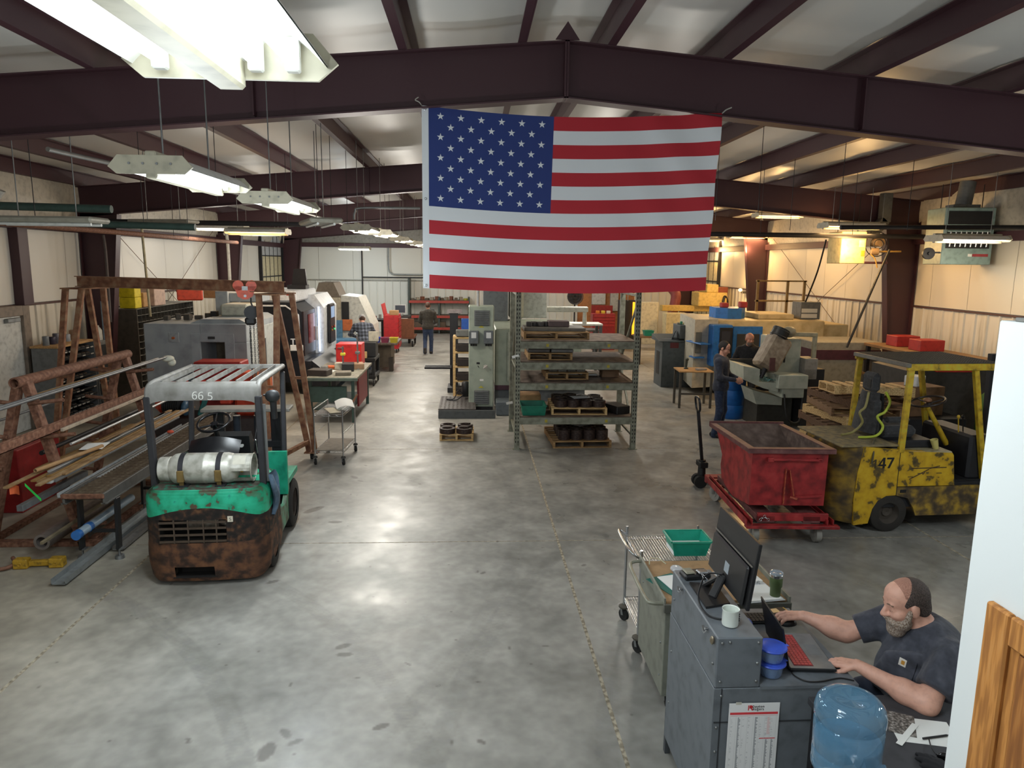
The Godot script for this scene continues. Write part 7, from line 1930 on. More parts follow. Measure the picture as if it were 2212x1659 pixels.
func rack() -> void:
	var gr := worn("rack_green", [0.0, rgb(92, 90, 76), 0.45, rgb(124, 124, 108), 0.7, rgb(136, 138, 122), 1.0, rgb(150, 150, 136)], 1.2, 0.55, 0.1)
	var t := thing("pallet_rack", "tall green-grey pallet rack with slotted posts standing before the green machine", "rack", Vector3.ZERO)
	var sl := M(rgb(40, 38, 34), 0.8)
	for e in [[0.78, -11.87], [2.78, -11.87], [0.76, -13.2], [2.80, -13.2]]:
		var p := bp(t, "post", e[0] - 0.045, 0, e[1] - 0.04, e[0] + 0.045, 3.4, e[1] + 0.04, gr, 0.006)
		bp(p, "base_plate", e[0] - 0.07, 0, e[1] - 0.06, e[0] + 0.07, 0.01, e[1] + 0.06, gr, 0)
		if e[1] > -12.0:
			for s in [-0.02, 0.02]:
				var ho := MB.new()
				for k in 48: ho.b2(V(e[0] + s - 0.008, 0.12 + k * 0.068, e[1] + 0.0395), V(e[0] + s + 0.008, 0.155 + k * 0.068, e[1] + 0.0412))
				stuff(pt(p, "slots", ho, sl))
	for x in [0.77, 2.79]:
		for y in [0.2, 1.35, 2.6]: bp(t, "side_strut", x - 0.02, y, -13.2, x + 0.02, y + 0.04, -11.87, gr, 0.003)
		pt(t, "side_strut", MB.new().bar(V(x, 0.25, -11.9), V(x, 1.3, -13.15), 0.03, 0.04), gr)
		pt(t, "side_strut", MB.new().bar(V(x, 1.4, -13.15), V(x, 2.55, -11.9), 0.03, 0.04), gr)
	var dk := worn("rack_deck", [0.0, rgb(66, 54, 46), 0.5, rgb(104, 88, 76), 1.0, rgb(128, 114, 102)], 0.9, 0.75)
	for y in [1.79, 1.44, 1.09, 0.5]:
		for z in [-11.85, -13.2]: bp(t, "beam", 0.82, y - 0.06, z - 0.025, 2.74, y + 0.06, z + 0.025, gr, 0.006)
		bp(t, "deck", 0.80, y + 0.062, -13.18, 2.77, y + 0.075, -11.84, dk, 0.002)
		for x in [0.86, 1.68, 1.84, 2.62]: bp(t, "support", x, y - 0.005, -13.17, x + 0.1, y + 0.06, -11.88, M(rgb(78, 84, 86), 0.5, 0.2), 0.003)
		for x in [1.25, 2.28]: bp(t, "bay_sticker", x, y - 0.025, -11.826, x + 0.045, y + 0.025, -11.823, M(rgb(176, 160, 50), 0.6), 0)
	var old := wood("old_pine", rgb(124, 96, 62), rgb(170, 134, 88))
	# levels, top to bottom
	pallet("wooden pallet under grey plates on the rack's top shelf", V(1.44, 1.866, -12.5), 1, 1.12, 0.9, 6, old)
	sbox("steel_plate", "long grey steel slab on the rack's top pallet", "steel plate", V(1.43, 1.99, -12.45), V(1.06, 0.06, 0.6), M(rgb(104, 100, 92), 0.6, 0.2))
	sbox("brown_casting", "wide brown casting on the grey slab, top of the rack", "casting", V(1.52, 2.05, -12.5), V(0.36, 0.1, 0.3), M(rgb(92, 74, 72), 0.6))
	for k in 4: sbox("small_casting", "dark casting beside the brown casting on the grey slab", "casting", V(1.0 + k * 0.1, 2.05, -12.45 - 0.06 * (k % 2)), V(0.09, 0.08, 0.12), M(rgb(66, 62, 60), 0.6), 20.0 * k, "dark castings on the rack's top slab")
	pallet("wooden pallet with flat stock on the rack's second shelf", V(1.34, 1.516, -12.4), 0, 0.76, 0.8, 5, old)
	for k in 2: sbox("flat_stock", ["left dark slab", "right grey slab"][k] + " on the second shelf's pallet", "steel plate", V(1.15 + k * 0.4, 1.64, -12.35), V(0.38, 0.06, 0.6), M([rgb(84, 78, 74), rgb(112, 108, 104)][k], 0.5, 0.3))
	pallet("wooden pallet with cartons on the rack's third shelf", V(1.65, 1.166, -12.5), 0, 0.74, 0.8, 5, old)
	for k in 4: sbox("parts_carton", "grey parts carton on the third shelf's pallet", "carton", V(1.42 + k * 0.16, 1.29, -12.35), V(0.15, 0.09, 0.3), M([rgb(120, 116, 108), rgb(150, 146, 138)][k % 2], 0.7), 0, "cartons on the rack's third shelf")
	sbox("brown_carton", "brown cardboard box at the right of the rack's third shelf", "carton", V(2.45, 1.166, -12.5), V(0.3, 0.17, 0.3), M(rgb(128, 98, 72), 0.8))
	sbox("white_sheet", "white sheet lying near the brown box on the third shelf", "paper", V(2.1, 1.166, -12.7), V(0.3, 0.03, 0.3), PAPER)
	pallet("wooden pallet of dark rings on the rack's lowest shelf", V(1.87, 0.577, -12.4), -2, 0.96, 0.9, 6)
	var rg := RandomNumberGenerator.new()
	rg.seed = 3
	for k in 12: steel_ring("dark ring on the lowest shelf's pallet, %s row back, %s from the left" % [nth(k / 4), nth(k % 4)], V(1.55 + (k % 4) * 0.22, 0.70, -12.1 - (k / 4) * 0.25), 0.115, 0.10 + 0.03 * rg.randf(), "dark rings on the rack's lowest shelf")
	sbox("work_order", "white work order lying on the dark rings of the lowest shelf", "paper", V(1.9, 0.835, -12.25), V(0.3, 0.004, 0.22), PAPER, 15)
	solo("green_bin", "green plastic bin at the left of the rack's lowest shelf", "bin", open_box(0.42, 0.16, 0.5, 0.006, 0.02), M(rgb(20, 116, 92), 0.4), V(1.07, 0.577, -12.15))
	sbox("cardboard_tray", "tan tray with white papers behind the green bin", "tray", V(1.05, 0.577, -12.75), V(0.4, 0.24, 0.4), CARD)
	sbox("black_gadget", "black clamp tool at the right end of the rack's lowest shelf", "tool", V(2.55, 0.577, -12.2), V(0.28, 0.14, 0.4), BLACK, 25)
	sbox("red_tag", "small red plastic piece at the back of the lowest shelf", "tag", V(2.45, 0.577, -13.0), V(0.1, 0.06, 0.06), M(rgb(210, 60, 40), 0.5))
	pallet("wooden pallet of dark rings on the floor under the rack", V(1.9, 0, -12.5), 2, 1.02, 1.15, 7, old)
	for k in 16: steel_ring("dark ring on the floor pallet under the rack, %s row back, %s from the left" % [nth(k / 4), nth(k % 4)], V(1.62 + (k % 4) * 0.22, 0.124, -12.1 - (k / 4) * 0.22), 0.11, 0.17, "dark rings on the floor pallet under the rack")
	sbox("shop_traveler", "white sheet on the rings of the floor pallet", "paper", V(1.95, 0.296, -12.5), V(0.3, 0.004, 0.3), PAPER, 40)
	for e in [[0.74, 1.6, -11.83], [0.7, 0.62, -12.8]]: solo("paper_tag", "white paper tag hooked on the rack's left posts, %s" % ("upper one" if e[1] > 1 else "lower one"), "tag", MB.new().bx(Vector3.ZERO, V(0.12, 0.05, 0.003), 0, eul(20, 0, 15)), PAPER, V(e[0], e[1], e[2]))

func right_zone() -> void:
	var cream := worn("cream", [0.0, rgb(170, 152, 112), 0.5, rgb(196, 178, 136), 1.0, rgb(208, 192, 152)], 0.6, 0.5)
	var blue := M(rgb(38, 112, 190), 0.45)
	var t := thing("cream_cnc", "large cream CNC machine with blue doors and a blue tank on its roof", "CNC machine", Vector3.ZERO)
	bp(t, "housing", 5.95, 0.2, -19.2, 8.6, 1.82, -17.0, cream, 0.03)
	pt(t, "front_wing", MB.new().plan(P2([5.32, -16.8, 5.95, -17.0, 5.95, -19.0, 5.6, -19.0]), 0.2, 1.85), M(rgb(190, 186, 172), 0.45))
	pt(t, "wing_door", MB.new().bar(V(5.30, 1.30, -16.82), V(5.55, 1.30, -16.86), 0.8, 0.03, 0.01, V(0, 1, 0)).bar(V(5.30, 0.95, -16.84), V(5.55, 0.95, -16.88), 0.3, 0.03), blue)
	bp(t, "wing_window", 5.36, 1.05, -16.85, 5.50, 1.55, -16.80, M(rgb(96, 98, 96), 0.15, 0, 0), 0.003)
	bp(t, "control_box", 5.70, 0.75, -17.0, 6.18, 1.74, -16.6, blue, 0.02)
	bp(t, "control_face", 5.86, 0.85, -16.61, 6.17, 1.68, -16.585, BLACK)
	bp(t, "control_screen", 5.9, 1.35, -16.585, 6.12, 1.6, -16.58, M(rgb(60, 62, 70), 0.2, 0, 0), 0)
	bp(t, "blue_door", 6.32, 0.55, -17.03, 7.05, 1.68, -16.97, blue, 0.01)
	bp(t, "door_window", 6.42, 0.75, -16.975, 6.98, 1.5, -16.96, M(rgb(66, 66, 66), 0.15, 0, 0), 0.004)
	pt(t, "door_knob", MB.new().ball(V(6.37, 1.0, -16.95), V(0.025, 0.025, 0.025), 8), CHROME)
	bp(t, "roof_box", 7.1, 1.82, -18.6, 8.0, 1.95, -17.4, cream, 0.02)
	bp(t, "rear_cabinet", 8.6, 0.2, -18.9, 9.3, 1.72, -17.2, cream, 0.02)
	bp(t, "base", 6.0, 0, -19.0, 9.2, 0.2, -17.2, DARK)
	pt(t, "blue_tank", MB.new().plan(P2([6.15, -17.8, 6.35, -17.5, 6.7, -17.5, 6.9, -17.8, 6.9, -18.3, 6.15, -18.3]), 1.82, 2.08), blue)
	for k in 2: bp(t, "red_box", 6.3 + k * 0.48, 2.08, -18.0, 6.48 + k * 0.48, 2.2 + k * 0.03, -17.8, M(rgb(180, 50, 50), 0.5), 0.02)
	bp(t, "electric_unit", 8.2, 1.82, -18.0, 8.7, 2.25, -17.5, M(rgb(120, 122, 120), 0.5))
	for k in 2: bp(t, "notice_plate", 8.22, 1.86 + k * 0.13, -17.495, 8.62, 1.96 + k * 0.13, -17.49, M(rgb(226, 224, 214), 0.6, 0, 0), 0)
	# shelving frame on the roof behind
	for x in [7.5, 8.3, 8.75]: bp(t, "roof_post", x - 0.03, 1.9, -18.6, x + 0.03, 2.75, -18.55, M(rgb(150, 124, 78), 0.6), 0)
	for y in [2.2, 2.72]: bp(t, "roof_rail", 7.45, y, -18.6, 8.8, y + 0.04, -18.55, M(rgb(158, 132, 84), 0.6), 0)
	# milling machine in front
	var pale := worn("mill_pale", [0.0, rgb(150, 156, 144), 0.5, rgb(172, 178, 166), 1.0, rgb(182, 186, 174)], 0.8, 0.5)
	var m := thing("milling_machine", "pale green knee mill with a tilted head and chip tray, behind the pallets", "milling machine", Vector3.ZERO)
	bp(m, "column", 5.9, 0.9, -14.3, 6.35, 1.76, -13.4, pale, 0.02)
	pt(m, "spindle_head", MB.new().bar(V(5.86, 1.80, -13.25), V(5.52, 1.22, -13.15), 0.42, 0.36, 0.05, V(0, 0, 1)), worn("mill_tan", [0.0, rgb(104, 92, 78), 0.5, rgb(140, 124, 106), 1.0, rgb(166, 156, 138)], 1.5, 0.6))
	pt(m, "head_motor", MB.new().cyl(V(5.78, 1.80, -13.2), V(5.86, 1.96, -13.22), 0.16, -1, 20), BLACK)
	pt(m, "motor_rib", MB.new().ring(V(5.80, 1.84, -13.2), V(0.4, 0.9, 0), 0.165, 0.012, 22, 6).ring(V(5.85, 1.94, -13.22), V(0.4, 0.9, 0), 0.155, 0.012, 22, 6), M(rgb(70, 70, 70), 0.3, 0.4))
	bp(m, "name_panel", 5.55, 1.2, -12.96, 5.66, 1.45, -12.94, M(rgb(96, 60, 58), 0.5))
	pt(m, "quill", MB.new().cyl(V(5.55, 1.25, -13.1), V(5.46, 1.05, -13.08), 0.05, 0.035, 12), DARK)
	pt(m, "door_handle", MB.new().bar(V(6.02, 1.3, -13.38), V(6.03, 1.62, -13.38), 0.03, 0.03, 0.01), BLACK)
	pt(m, "chip_tray", MB.new().prism(P2([5.1, 1.28, 5.42, 1.22, 5.42, 0.98, 5.8, 0.95, 5.8, 0.78, 5.5, 0.86, 5.12, 1.02]), 0.9, Transform3D(Basis(), V(0, 0, -13.5))), pale)
	bp(m, "splash_wall", 5.15, 1.0, -13.95, 5.85, 1.3, -13.9, M(rgb(52, 52, 50), 0.6))
	var ch := MB.new()
	var rg := RandomNumberGenerator.new()
	rg.seed = 2
	for k in 240: ch.bx(V(rg.randf_range(5.45, 5.8), 0.985 + rg.randf() * 0.03, rg.randf_range(-13.7, -13.06)), V(0.02, 0.006, 0.008), 0, eul(rg.randf() * 180, rg.randf() * 360, 0))
	stuff(pt(m, "metal_chips", ch, M(rgb(110, 160, 160), 0.3, 0.7, 0)))
	bp(m, "table", 5.75, 0.86, -13.7, 6.32, 1.12, -12.95, pale, 0.01)
	bp(m, "table_guard", 5.85, 0.68, -13.6, 6.28, 0.86, -13.0, pale, 0.01)
	pt(m, "knee", MB.new().prism(P2([5.4, 0.78, 6.0, 0.62, 6.0, 0.48, 5.5, 0.5]), 0.6, Transform3D(Basis(), V(0, 0, -13.6))), pale)
	bp(m, "pedestal", 5.6, 0, -14.2, 6.3, 0.6, -13.5, M(rgb(60, 58, 52), 0.7))
	bp(m, "black_side", 6.35, 0.1, -14.2, 6.75, 1.2, -13.2, M(rgb(26, 26, 28), 0.6))
	bp(m, "power_box", 6.35, 1.0, -13.6, 6.6, 1.4, -13.2, M(rgb(150, 146, 140), 0.5))
	pt(m, "arm_ball", MB.new().ball(V(6.04, 1.90, -13.3), V(0.13, 0.11, 0.12), 16), M(rgb(150, 142, 120), 0.5))
	pt(m, "control_arm", MB.new().bar(V(6.05, 1.86, -13.3), V(6.6, 1.84, -13.4), 0.09, 0.08, 0.01).bar(V(6.6, 1.88, -13.4), V(6.6, 0.95, -13.4), 0.07, 0.08, 0.01, V(1, 0, 0)), M(rgb(160, 156, 134), 0.5))
	pt(m, "coolant_hose", MB.new().tube(curve([5.9, 0.75, -13.0, 5.95, 0.3, -12.9, 6.2, 0.25, -12.95, 6.3, 0.7, -13.1], 6), 0.018, 6), BLACK)
	# barrel
	var b := thing("plastic_barrel", "blue plastic barrel standing between the two men", "barrel", V(5.42, 0, -14.45))
	pt(b, "shell", MB.new().lathe(P2([0, 0, 0.26, 0, 0.285, 0.03, 0.285, 0.27, 0.275, 0.29, 0.285, 0.31, 0.285, 0.58, 0.275, 0.6, 0.285, 0.62, 0.285, 0.86, 0.265, 0.9, 0.27, 0.92, 0.24, 0.92, 0.235, 0.895, 0, 0.895]), 32), M(rgb(18, 92, 168), 0.4))
	for s in [-1.0, 1.0]: pt(b, "bung", MB.new().cyl(V(s * 0.15, 0.895, 0), V(s * 0.15, 0.915, 0), 0.035, -1, 12), M(rgb(20, 80, 150), 0.4))
	# work table with hand scanner
	var wt := thing("inspection_table", "small wooden-topped steel table with a hand tool on it, left of the men", "table", V(4.95, 0, -15.65), -4)
	bp(wt, "top", -0.36, 0.80, -0.3, 0.4, 0.83, 0.34, PLYWOOD)
	for e in [[-0.32, -0.26], [0.36, -0.26], [-0.32, 0.3], [0.36, 0.3]]: bp(wt, "leg", e[0] - 0.025, 0, e[1] - 0.025, e[0] + 0.025, 0.8, e[1] + 0.025, M(rgb(76, 72, 64), 0.6))
	bp(wt, "stretcher", -0.32, 0.3, 0.28, 0.36, 0.34, 0.32, M(rgb(76, 72, 64), 0.6))
	var hs := thing("hand_scanner", "dark green barcode scanner standing on the small table", "scanner", V(4.82, 0.83, -15.7))
	pt(hs, "base", MB.new().lathe(P2([0, 0, 0.05, 0, 0.05, 0.02, 0.025, 0.04, 0, 0.04]), 14), M(rgb(54, 64, 58), 0.5))
	pt(hs, "grip", MB.new().cyl(V(0, 0.03, 0), V(0.01, 0.2, 0), 0.022, 0.03, 10).ball(V(0.01, 0.22, 0.02), V(0.04, 0.035, 0.06), 10), M(rgb(54, 64, 58), 0.5))
	sbox("grey_bag", "crumpled grey rag on the small table", "rag", V(5.1, 0.83, -15.5), V(0.22, 0.04, 0.14), M(rgb(150, 148, 146), 0.8), 15)
	# grey workstation
	var gw := M(rgb(82, 90, 94), 0.5, 0.1)
	var w := thing("workstation_desk", "dark grey stand-up computer desk with an open laptop, far right of the rack", "desk", V(0, 0, 0))
	bp(w, "cabinet", 4.9, 0, -18.8, 5.75, 1.18, -18.05, gw)
	pt(w, "slope_top", MB.new().side(P2([-18.02, 1.18, -18.02, 1.2, -18.8, 1.32, -18.8, 1.18]), 4.8, 5.75), gw)
	bp(w, "hutch", 5.35, 1.25, -18.75, 5.75, 1.6, -18.1, gw)
	bp(w, "knee_recess", 4.895, 0.3, -18.6, 4.9, 0.9, -18.3, BLACK, 0)
	bp(w, "plate", 5.1, 1.02, -18.048, 5.32, 1.16, -18.044, M(rgb(96, 34, 38), 0.5), 0)
	var lp := thing("open_laptop", "open laptop on the dark grey stand-up desk", "laptop", V(5.05, 1.22, -18.35), -20)
	bp(lp, "base", -0.17, 0, -0.12, 0.17, 0.02, 0.12, M(rgb(140, 142, 146), 0.4, 0.4))
	pt(lp, "lid", MB.new().bar(V(0.17, 0.02, 0), V(0.25, 0.22, 0), 0.26, 0.012, 0.003, V(1, 0, 0)), M(rgb(46, 50, 56), 0.4))
	for k in 5: sbox("hutch_part", "small part on top of the grey desk's hutch", "part", V(5.38 + k * 0.08, 1.6, -18.4), V(0.06, 0.05 + 0.03 * (k % 2), 0.06), M([rgb(150, 150, 140), rgb(60, 140, 110), rgb(190, 180, 90)][k % 3], 0.5), 0, "parts on the grey desk's hutch")
	# far right machines
	var yl := M(rgb(206, 178, 104), 0.5)
	var tn := thing("tan_machine", "tan boring machine with long horizontal rails at the far right", "machine", Vector3.ZERO)
	bp(tn, "rail", 7.3, 1.36, -27.6, 10.0 - 0.3, 1.58, -27.2, yl, 0.02)
	bp(tn, "rail", 8.2, 0.95, -27.4, 9.7, 1.2, -27.0, yl, 0.02)
	bp(tn, "bed", 7.6, 0, -27.6, 9.7, 0.95, -26.6, M(rgb(190, 168, 118), 0.5))
	bp(tn, "head", 8.6, 1.58, -27.8, 9.7, 2.1, -26.9, yl, 0.02)
	bp(tn, "head", 8.9, 2.1, -27.8, 9.35, 2.4, -26.9, yl, 0.02)
	bp(tn, "brown_box", 9.35, 2.02, -27.4, 9.75, 2.3, -27.0, M(rgb(130, 62, 42), 0.6))
	bp(tn, "cream_door", 7.0, 0.6, -26.0, 7.8, 1.4, -25.5, M(rgb(206, 196, 158), 0.5), 0.02)
	pt(tn, "hazard_triangle", MB.new().prism(P2([-0.06, -0.05, 0.06, -0.05, 0, 0.06]), 0.004, Transform3D(Basis(), V(7.5, 1.0, -25.49))), M(rgb(230, 190, 40), 0.5))
	pt(tn, "curved_arm", MB.new().tube(curve([8.0, 2.2, -28.5, 8.1, 1.9, -28.2, 7.9, 1.2, -27.9, 7.7, 0.6, -27.8], 6), 0.2, 12), M(rgb(136, 66, 68), 0.5))
	pt(tn, "cable_bundle", MB.new().tube(curve([9.6, 1.3, -27.0, 9.75, 1.7, -27.0, 9.6, 1.95, -26.9, 9.5, 1.5, -26.8], 6), 0.05, 8), DARK)
	var wc := thing("white_panel_machine", "white panelled machine with an amber light bar beyond the rack's right post", "machine", Vector3.ZERO)
	bp(wc, "panel", 6.2, 0.2, -26.6, 6.9, 1.75, -26.2, M(rgb(222, 216, 192), 0.5), 0.02)
	bp(wc, "dark_side", 5.5, 0.2, -26.8, 6.1, 1.8, -26.3, DARK)
	bp(wc, "amber_light_bar", 5.93, 0.55, -26.2, 6.03, 1.75, -26.15, glow(rgb(255, 176, 40), 1.6), 0)
	var gb := thing("signal_light", "small green signal light on a stalk above the rack", "signal light", V(5.7, 2.2, -26.0))
	pt(gb, "lamp", MB.new().ball(V(0, 0.05, 0), V(0.06, 0.06, 0.06), 10), glow(rgb(60, 240, 170), 2.0))
	pt(gb, "stalk", MB.new().cyl(V(0, -0.4, 0), V(0, 0, 0), 0.015, -1, 6), STEEL)
	# partition with panels, fan, chest behind the flag's lower edge
	var pw := thing("plywood_partition", "brown plywood partition holding grey electrical panels at the back", "partition", V(0, 0, 0))
	bp(pw, "board", 4.3, 0, -29.0, 6.6, 2.4, -28.9, M(rgb(136, 86, 44), 0.7))
	bp(pw, "breaker_panel", 4.85, 1.5, -28.9, 5.4, 2.1, -28.78, M(rgb(150, 152, 150), 0.5))
	bp(pw, "breaker_panel", 5.6, 1.25, -28.9, 5.92, 2.05, -28.75, M(rgb(140, 142, 140), 0.5))
	var fn := thing("drum_fan", "dark round shop fan against the pale back wall panel", "fan", V(4.05, 1.85, -28.0))
	pt(fn, "cage", MB.new().ring(V(0, 0, 0.05), V(0, 0, 1), 0.3, 0.02, 26, 6), DARK)
	pt(fn, "cage_ring", MB.new().ring(V(0, 0, 0.08), V(0, 0, 1), 0.18, 0.008, 22, 5), DARK)
	pt(fn, "back_plate", MB.new().cyl(V(0, 0, -0.1), V(0, 0, -0.08), 0.29, -1, 24), DARK)
	for k in 4: pt(fn, "blade", MB.new().bx(V(cos(k * PI / 2) * 0.14, sin(k * PI / 2) * 0.14, 0), V(0.2, 0.11, 0.01), 0, eul(25, 0, k * 90.0)), M(rgb(60, 56, 52), 0.5))
	pt(fn, "stand", MB.new().cyl(V(0, -1.85, -0.05), V(0, -0.28, -0.05), 0.03, -1, 8), DARK)
	var rc := thing("red_chest", "red multi-drawer tool chest with tins on it, beyond the rack", "tool chest", V(4.85, 0, -26.2))
	bp(rc, "body", -0.42, 0, -0.3, 0.42, 1.32, 0.2, M(rgb(150, 30, 36), 0.45))
	for k in 4: bp(rc, "drawer", -0.38, 0.86 + k * 0.11, 0.2, 0.38, 0.95 + k * 0.11, 0.22, M(rgb(168, 44, 48), 0.4))
	bp(rc, "lid", -0.4, 1.32, -0.32, 0.4, 1.6, -0.28, M(rgb(140, 28, 34), 0.45))
	for k in 3: sbox("chest_tin", "%s on the red multi-drawer chest" % ["orange tin", "yellow box", "white tub"][k], "tin", V(4.65 + k * 0.2, 1.32, -26.25), V(0.13, 0.1, 0.13), M([rgb(210, 130, 50), rgb(220, 200, 70), rgb(214, 210, 200)][k], 0.5))
	for e in [[3.6, -24.0, 0.9, rgb(60, 56, 52)], [5.9, -22.5, 0.85, rgb(120, 90, 60)]]:
		var tb := thing("far_table", "dim worktable seen through the rack, %s" % ("left one" if e[0] < 4 else "right one by the amber light"), "table", V(e[0], 0, e[1]))
		bp(tb, "top", -0.7, e[2], -0.4, 0.7, e[2] + 0.05, 0.4, M(e[3], 0.6))
		for s in [-1.0, 1.0]: bp(tb, "leg", s * 0.6 - 0.04, 0, -0.3, s * 0.6 + 0.04, e[2], 0.3, DARK)
	solo("teal_bin", "teal bin on the dim table right of the rack", "bin", open_box(0.3, 0.16, 0.3, 0.006), M(rgb(30, 140, 116), 0.5), V(5.6, 0.9, -22.4))
	# pallet stack
	var mix := [PINE, wood("grey_pine", rgb(104, 76, 52), rgb(140, 108, 76)), wood("dark_pine", rgb(76, 54, 38), rgb(110, 80, 56))]
	var st := [[5.42, 0.0, -9.85, -6, 1], [5.38, 0.124, -9.9, -10, 2], [5.42, 0.248, -9.8, 4, 1], [5.48, 0.372, -9.75, -4, 2], [5.40, 0.496, -9.9, -8, 1], [5.46, 0.62, -9.85, 2, 0], [5.52, 0.744, -9.75, 6, 1], [5.42, 0.868, -9.9, -3, 2], [5.5, 0.992, -9.85, 9, 0], [5.46, 1.116, -9.8, -7, 1], [5.55, 1.24, -9.85, 8, 2], [5.50, 1.40, -9.6, 76, 0]]
	for i in st.size():
		var s: Array = st[i]
		pallet("clean pale pallet lying tilted on top of the pallet stack" if i == 11 else "%s pallet up from the floor in the leaning stack behind the yellow forklift" % nth(i), V(s[0], s[1], s[2]), s[3], 0.95, 1.0, 6, mix[s[4]], "" if i == 11 else "pallets in the stack").rotation_degrees.z = -5.0 if i == 11 else 0.0
	# clutter by the right wall
	var ex := thing("gravity_hopper", "dark sheet-metal chute bin by the right wall behind the canopy", "bin", V(7.9, 0, -11.5), 0)
	pt(ex, "chute", MB.new().prism(P2([-0.9, 0.5, 0.4, 0.5, 1.0, 1.2, 0.95, 1.5, 0.1, 1.62, -0.9, 1.5]), 1.1), M(rgb(74, 70, 66), 0.6, 0.2))
	bp(ex, "stand", -0.8, 0, -0.4, 0.4, 0.5, 0.4, DARK)
	bp(ex, "red_tray", -0.5, 1.5, 0.2, 0.2, 1.66, 0.62, M(rgb(200, 50, 40), 0.5))
	var pm := thing("striped_machine", "grey machine with a purple stripe against the right wall behind the mill", "machine", V(8.3, 0, -15.9))
	bp(pm, "body", -0.75, 0.3, -0.6, 0.75, 1.5, 0.6, M(rgb(146, 142, 130), 0.5), 0.02)
	bp(pm, "stripe", -0.76, 1.1, -0.61, 0.76, 1.32, 0.61, M(rgb(78, 40, 52), 0.5), 0.003)
	bp(pm, "base", -0.7, 0, -0.5, 0.7, 0.3, 0.5, DARK)
	for k in 2: sbox("red_carton", ["red box on a shelf by the right wall", "second red box, farther along the right wall shelf"][k], "box", V(9.1, 1.5, -14.6 + k * 0.8), V(0.5, 0.22, 0.4), M(rgb(160, 36, 34), 0.5))
	var sh := thing("wall_shelf", "timber shelf rack with brown gear along the right wall", "shelf", V(9.1, 0, -13.6))
	bp(sh, "deck", -0.5, 1.44, -1.6, 0.5, 1.5, 1.4, M(rgb(130, 98, 62), 0.7))
	bp(sh, "deck", -0.5, 0.8, -1.6, 0.5, 0.86, 1.4, M(rgb(120, 90, 58), 0.7))
	for z in [-1.5, 1.3]: for x in [-0.45, 0.45]: bp(sh, "post", x - 0.04, 0, z - 0.04, x + 0.04, 1.44, z + 0.04, DARK)
	for k in 5: sbox("gear_case", "dark gear casing on the right wall shelf", "casting", V(9.0, 0.86, -14.8 + k * 0.55), V(0.5, 0.34 + 0.08 * (k % 2), 0.4), M([rgb(70, 60, 54), rgb(110, 84, 60)][k % 2], 0.6), 0, "gear casings on the wall shelf")
	sbox("kraft_carton", "open kraft carton with white bags behind the yellow forklift's seat", "carton", V(6.9, 0.9, -10.6), V(0.6, 0.45, 0.5), M(rgb(130, 98, 70), 0.8), 10)
	sbox("carton_stand", "dark bench carrying the kraft carton", "bench", V(6.9, 0, -10.6), V(1.1, 0.9, 0.9), DARK)
	sbox("white_bag", "white plastic bag stuffed in the kraft carton", "bag", V(6.8, 1.35, -10.5), V(0.25, 0.16, 0.2), M(rgb(226, 226, 224), 0.6), 30)
	solo("gas_cylinder", "green gas cylinder against the right wall beside the yellow forklift's mast", "gas cylinder", MB.new().lathe(P2([0, 0, 0.16, 0, 0.17, 0.03, 0.17, 1.1, 0.14, 1.26, 0.06, 1.34, 0.06, 1.45, 0, 1.45]), 20), M(rgb(100, 140, 60), 0.5), V(7.75, 0, -10.1))

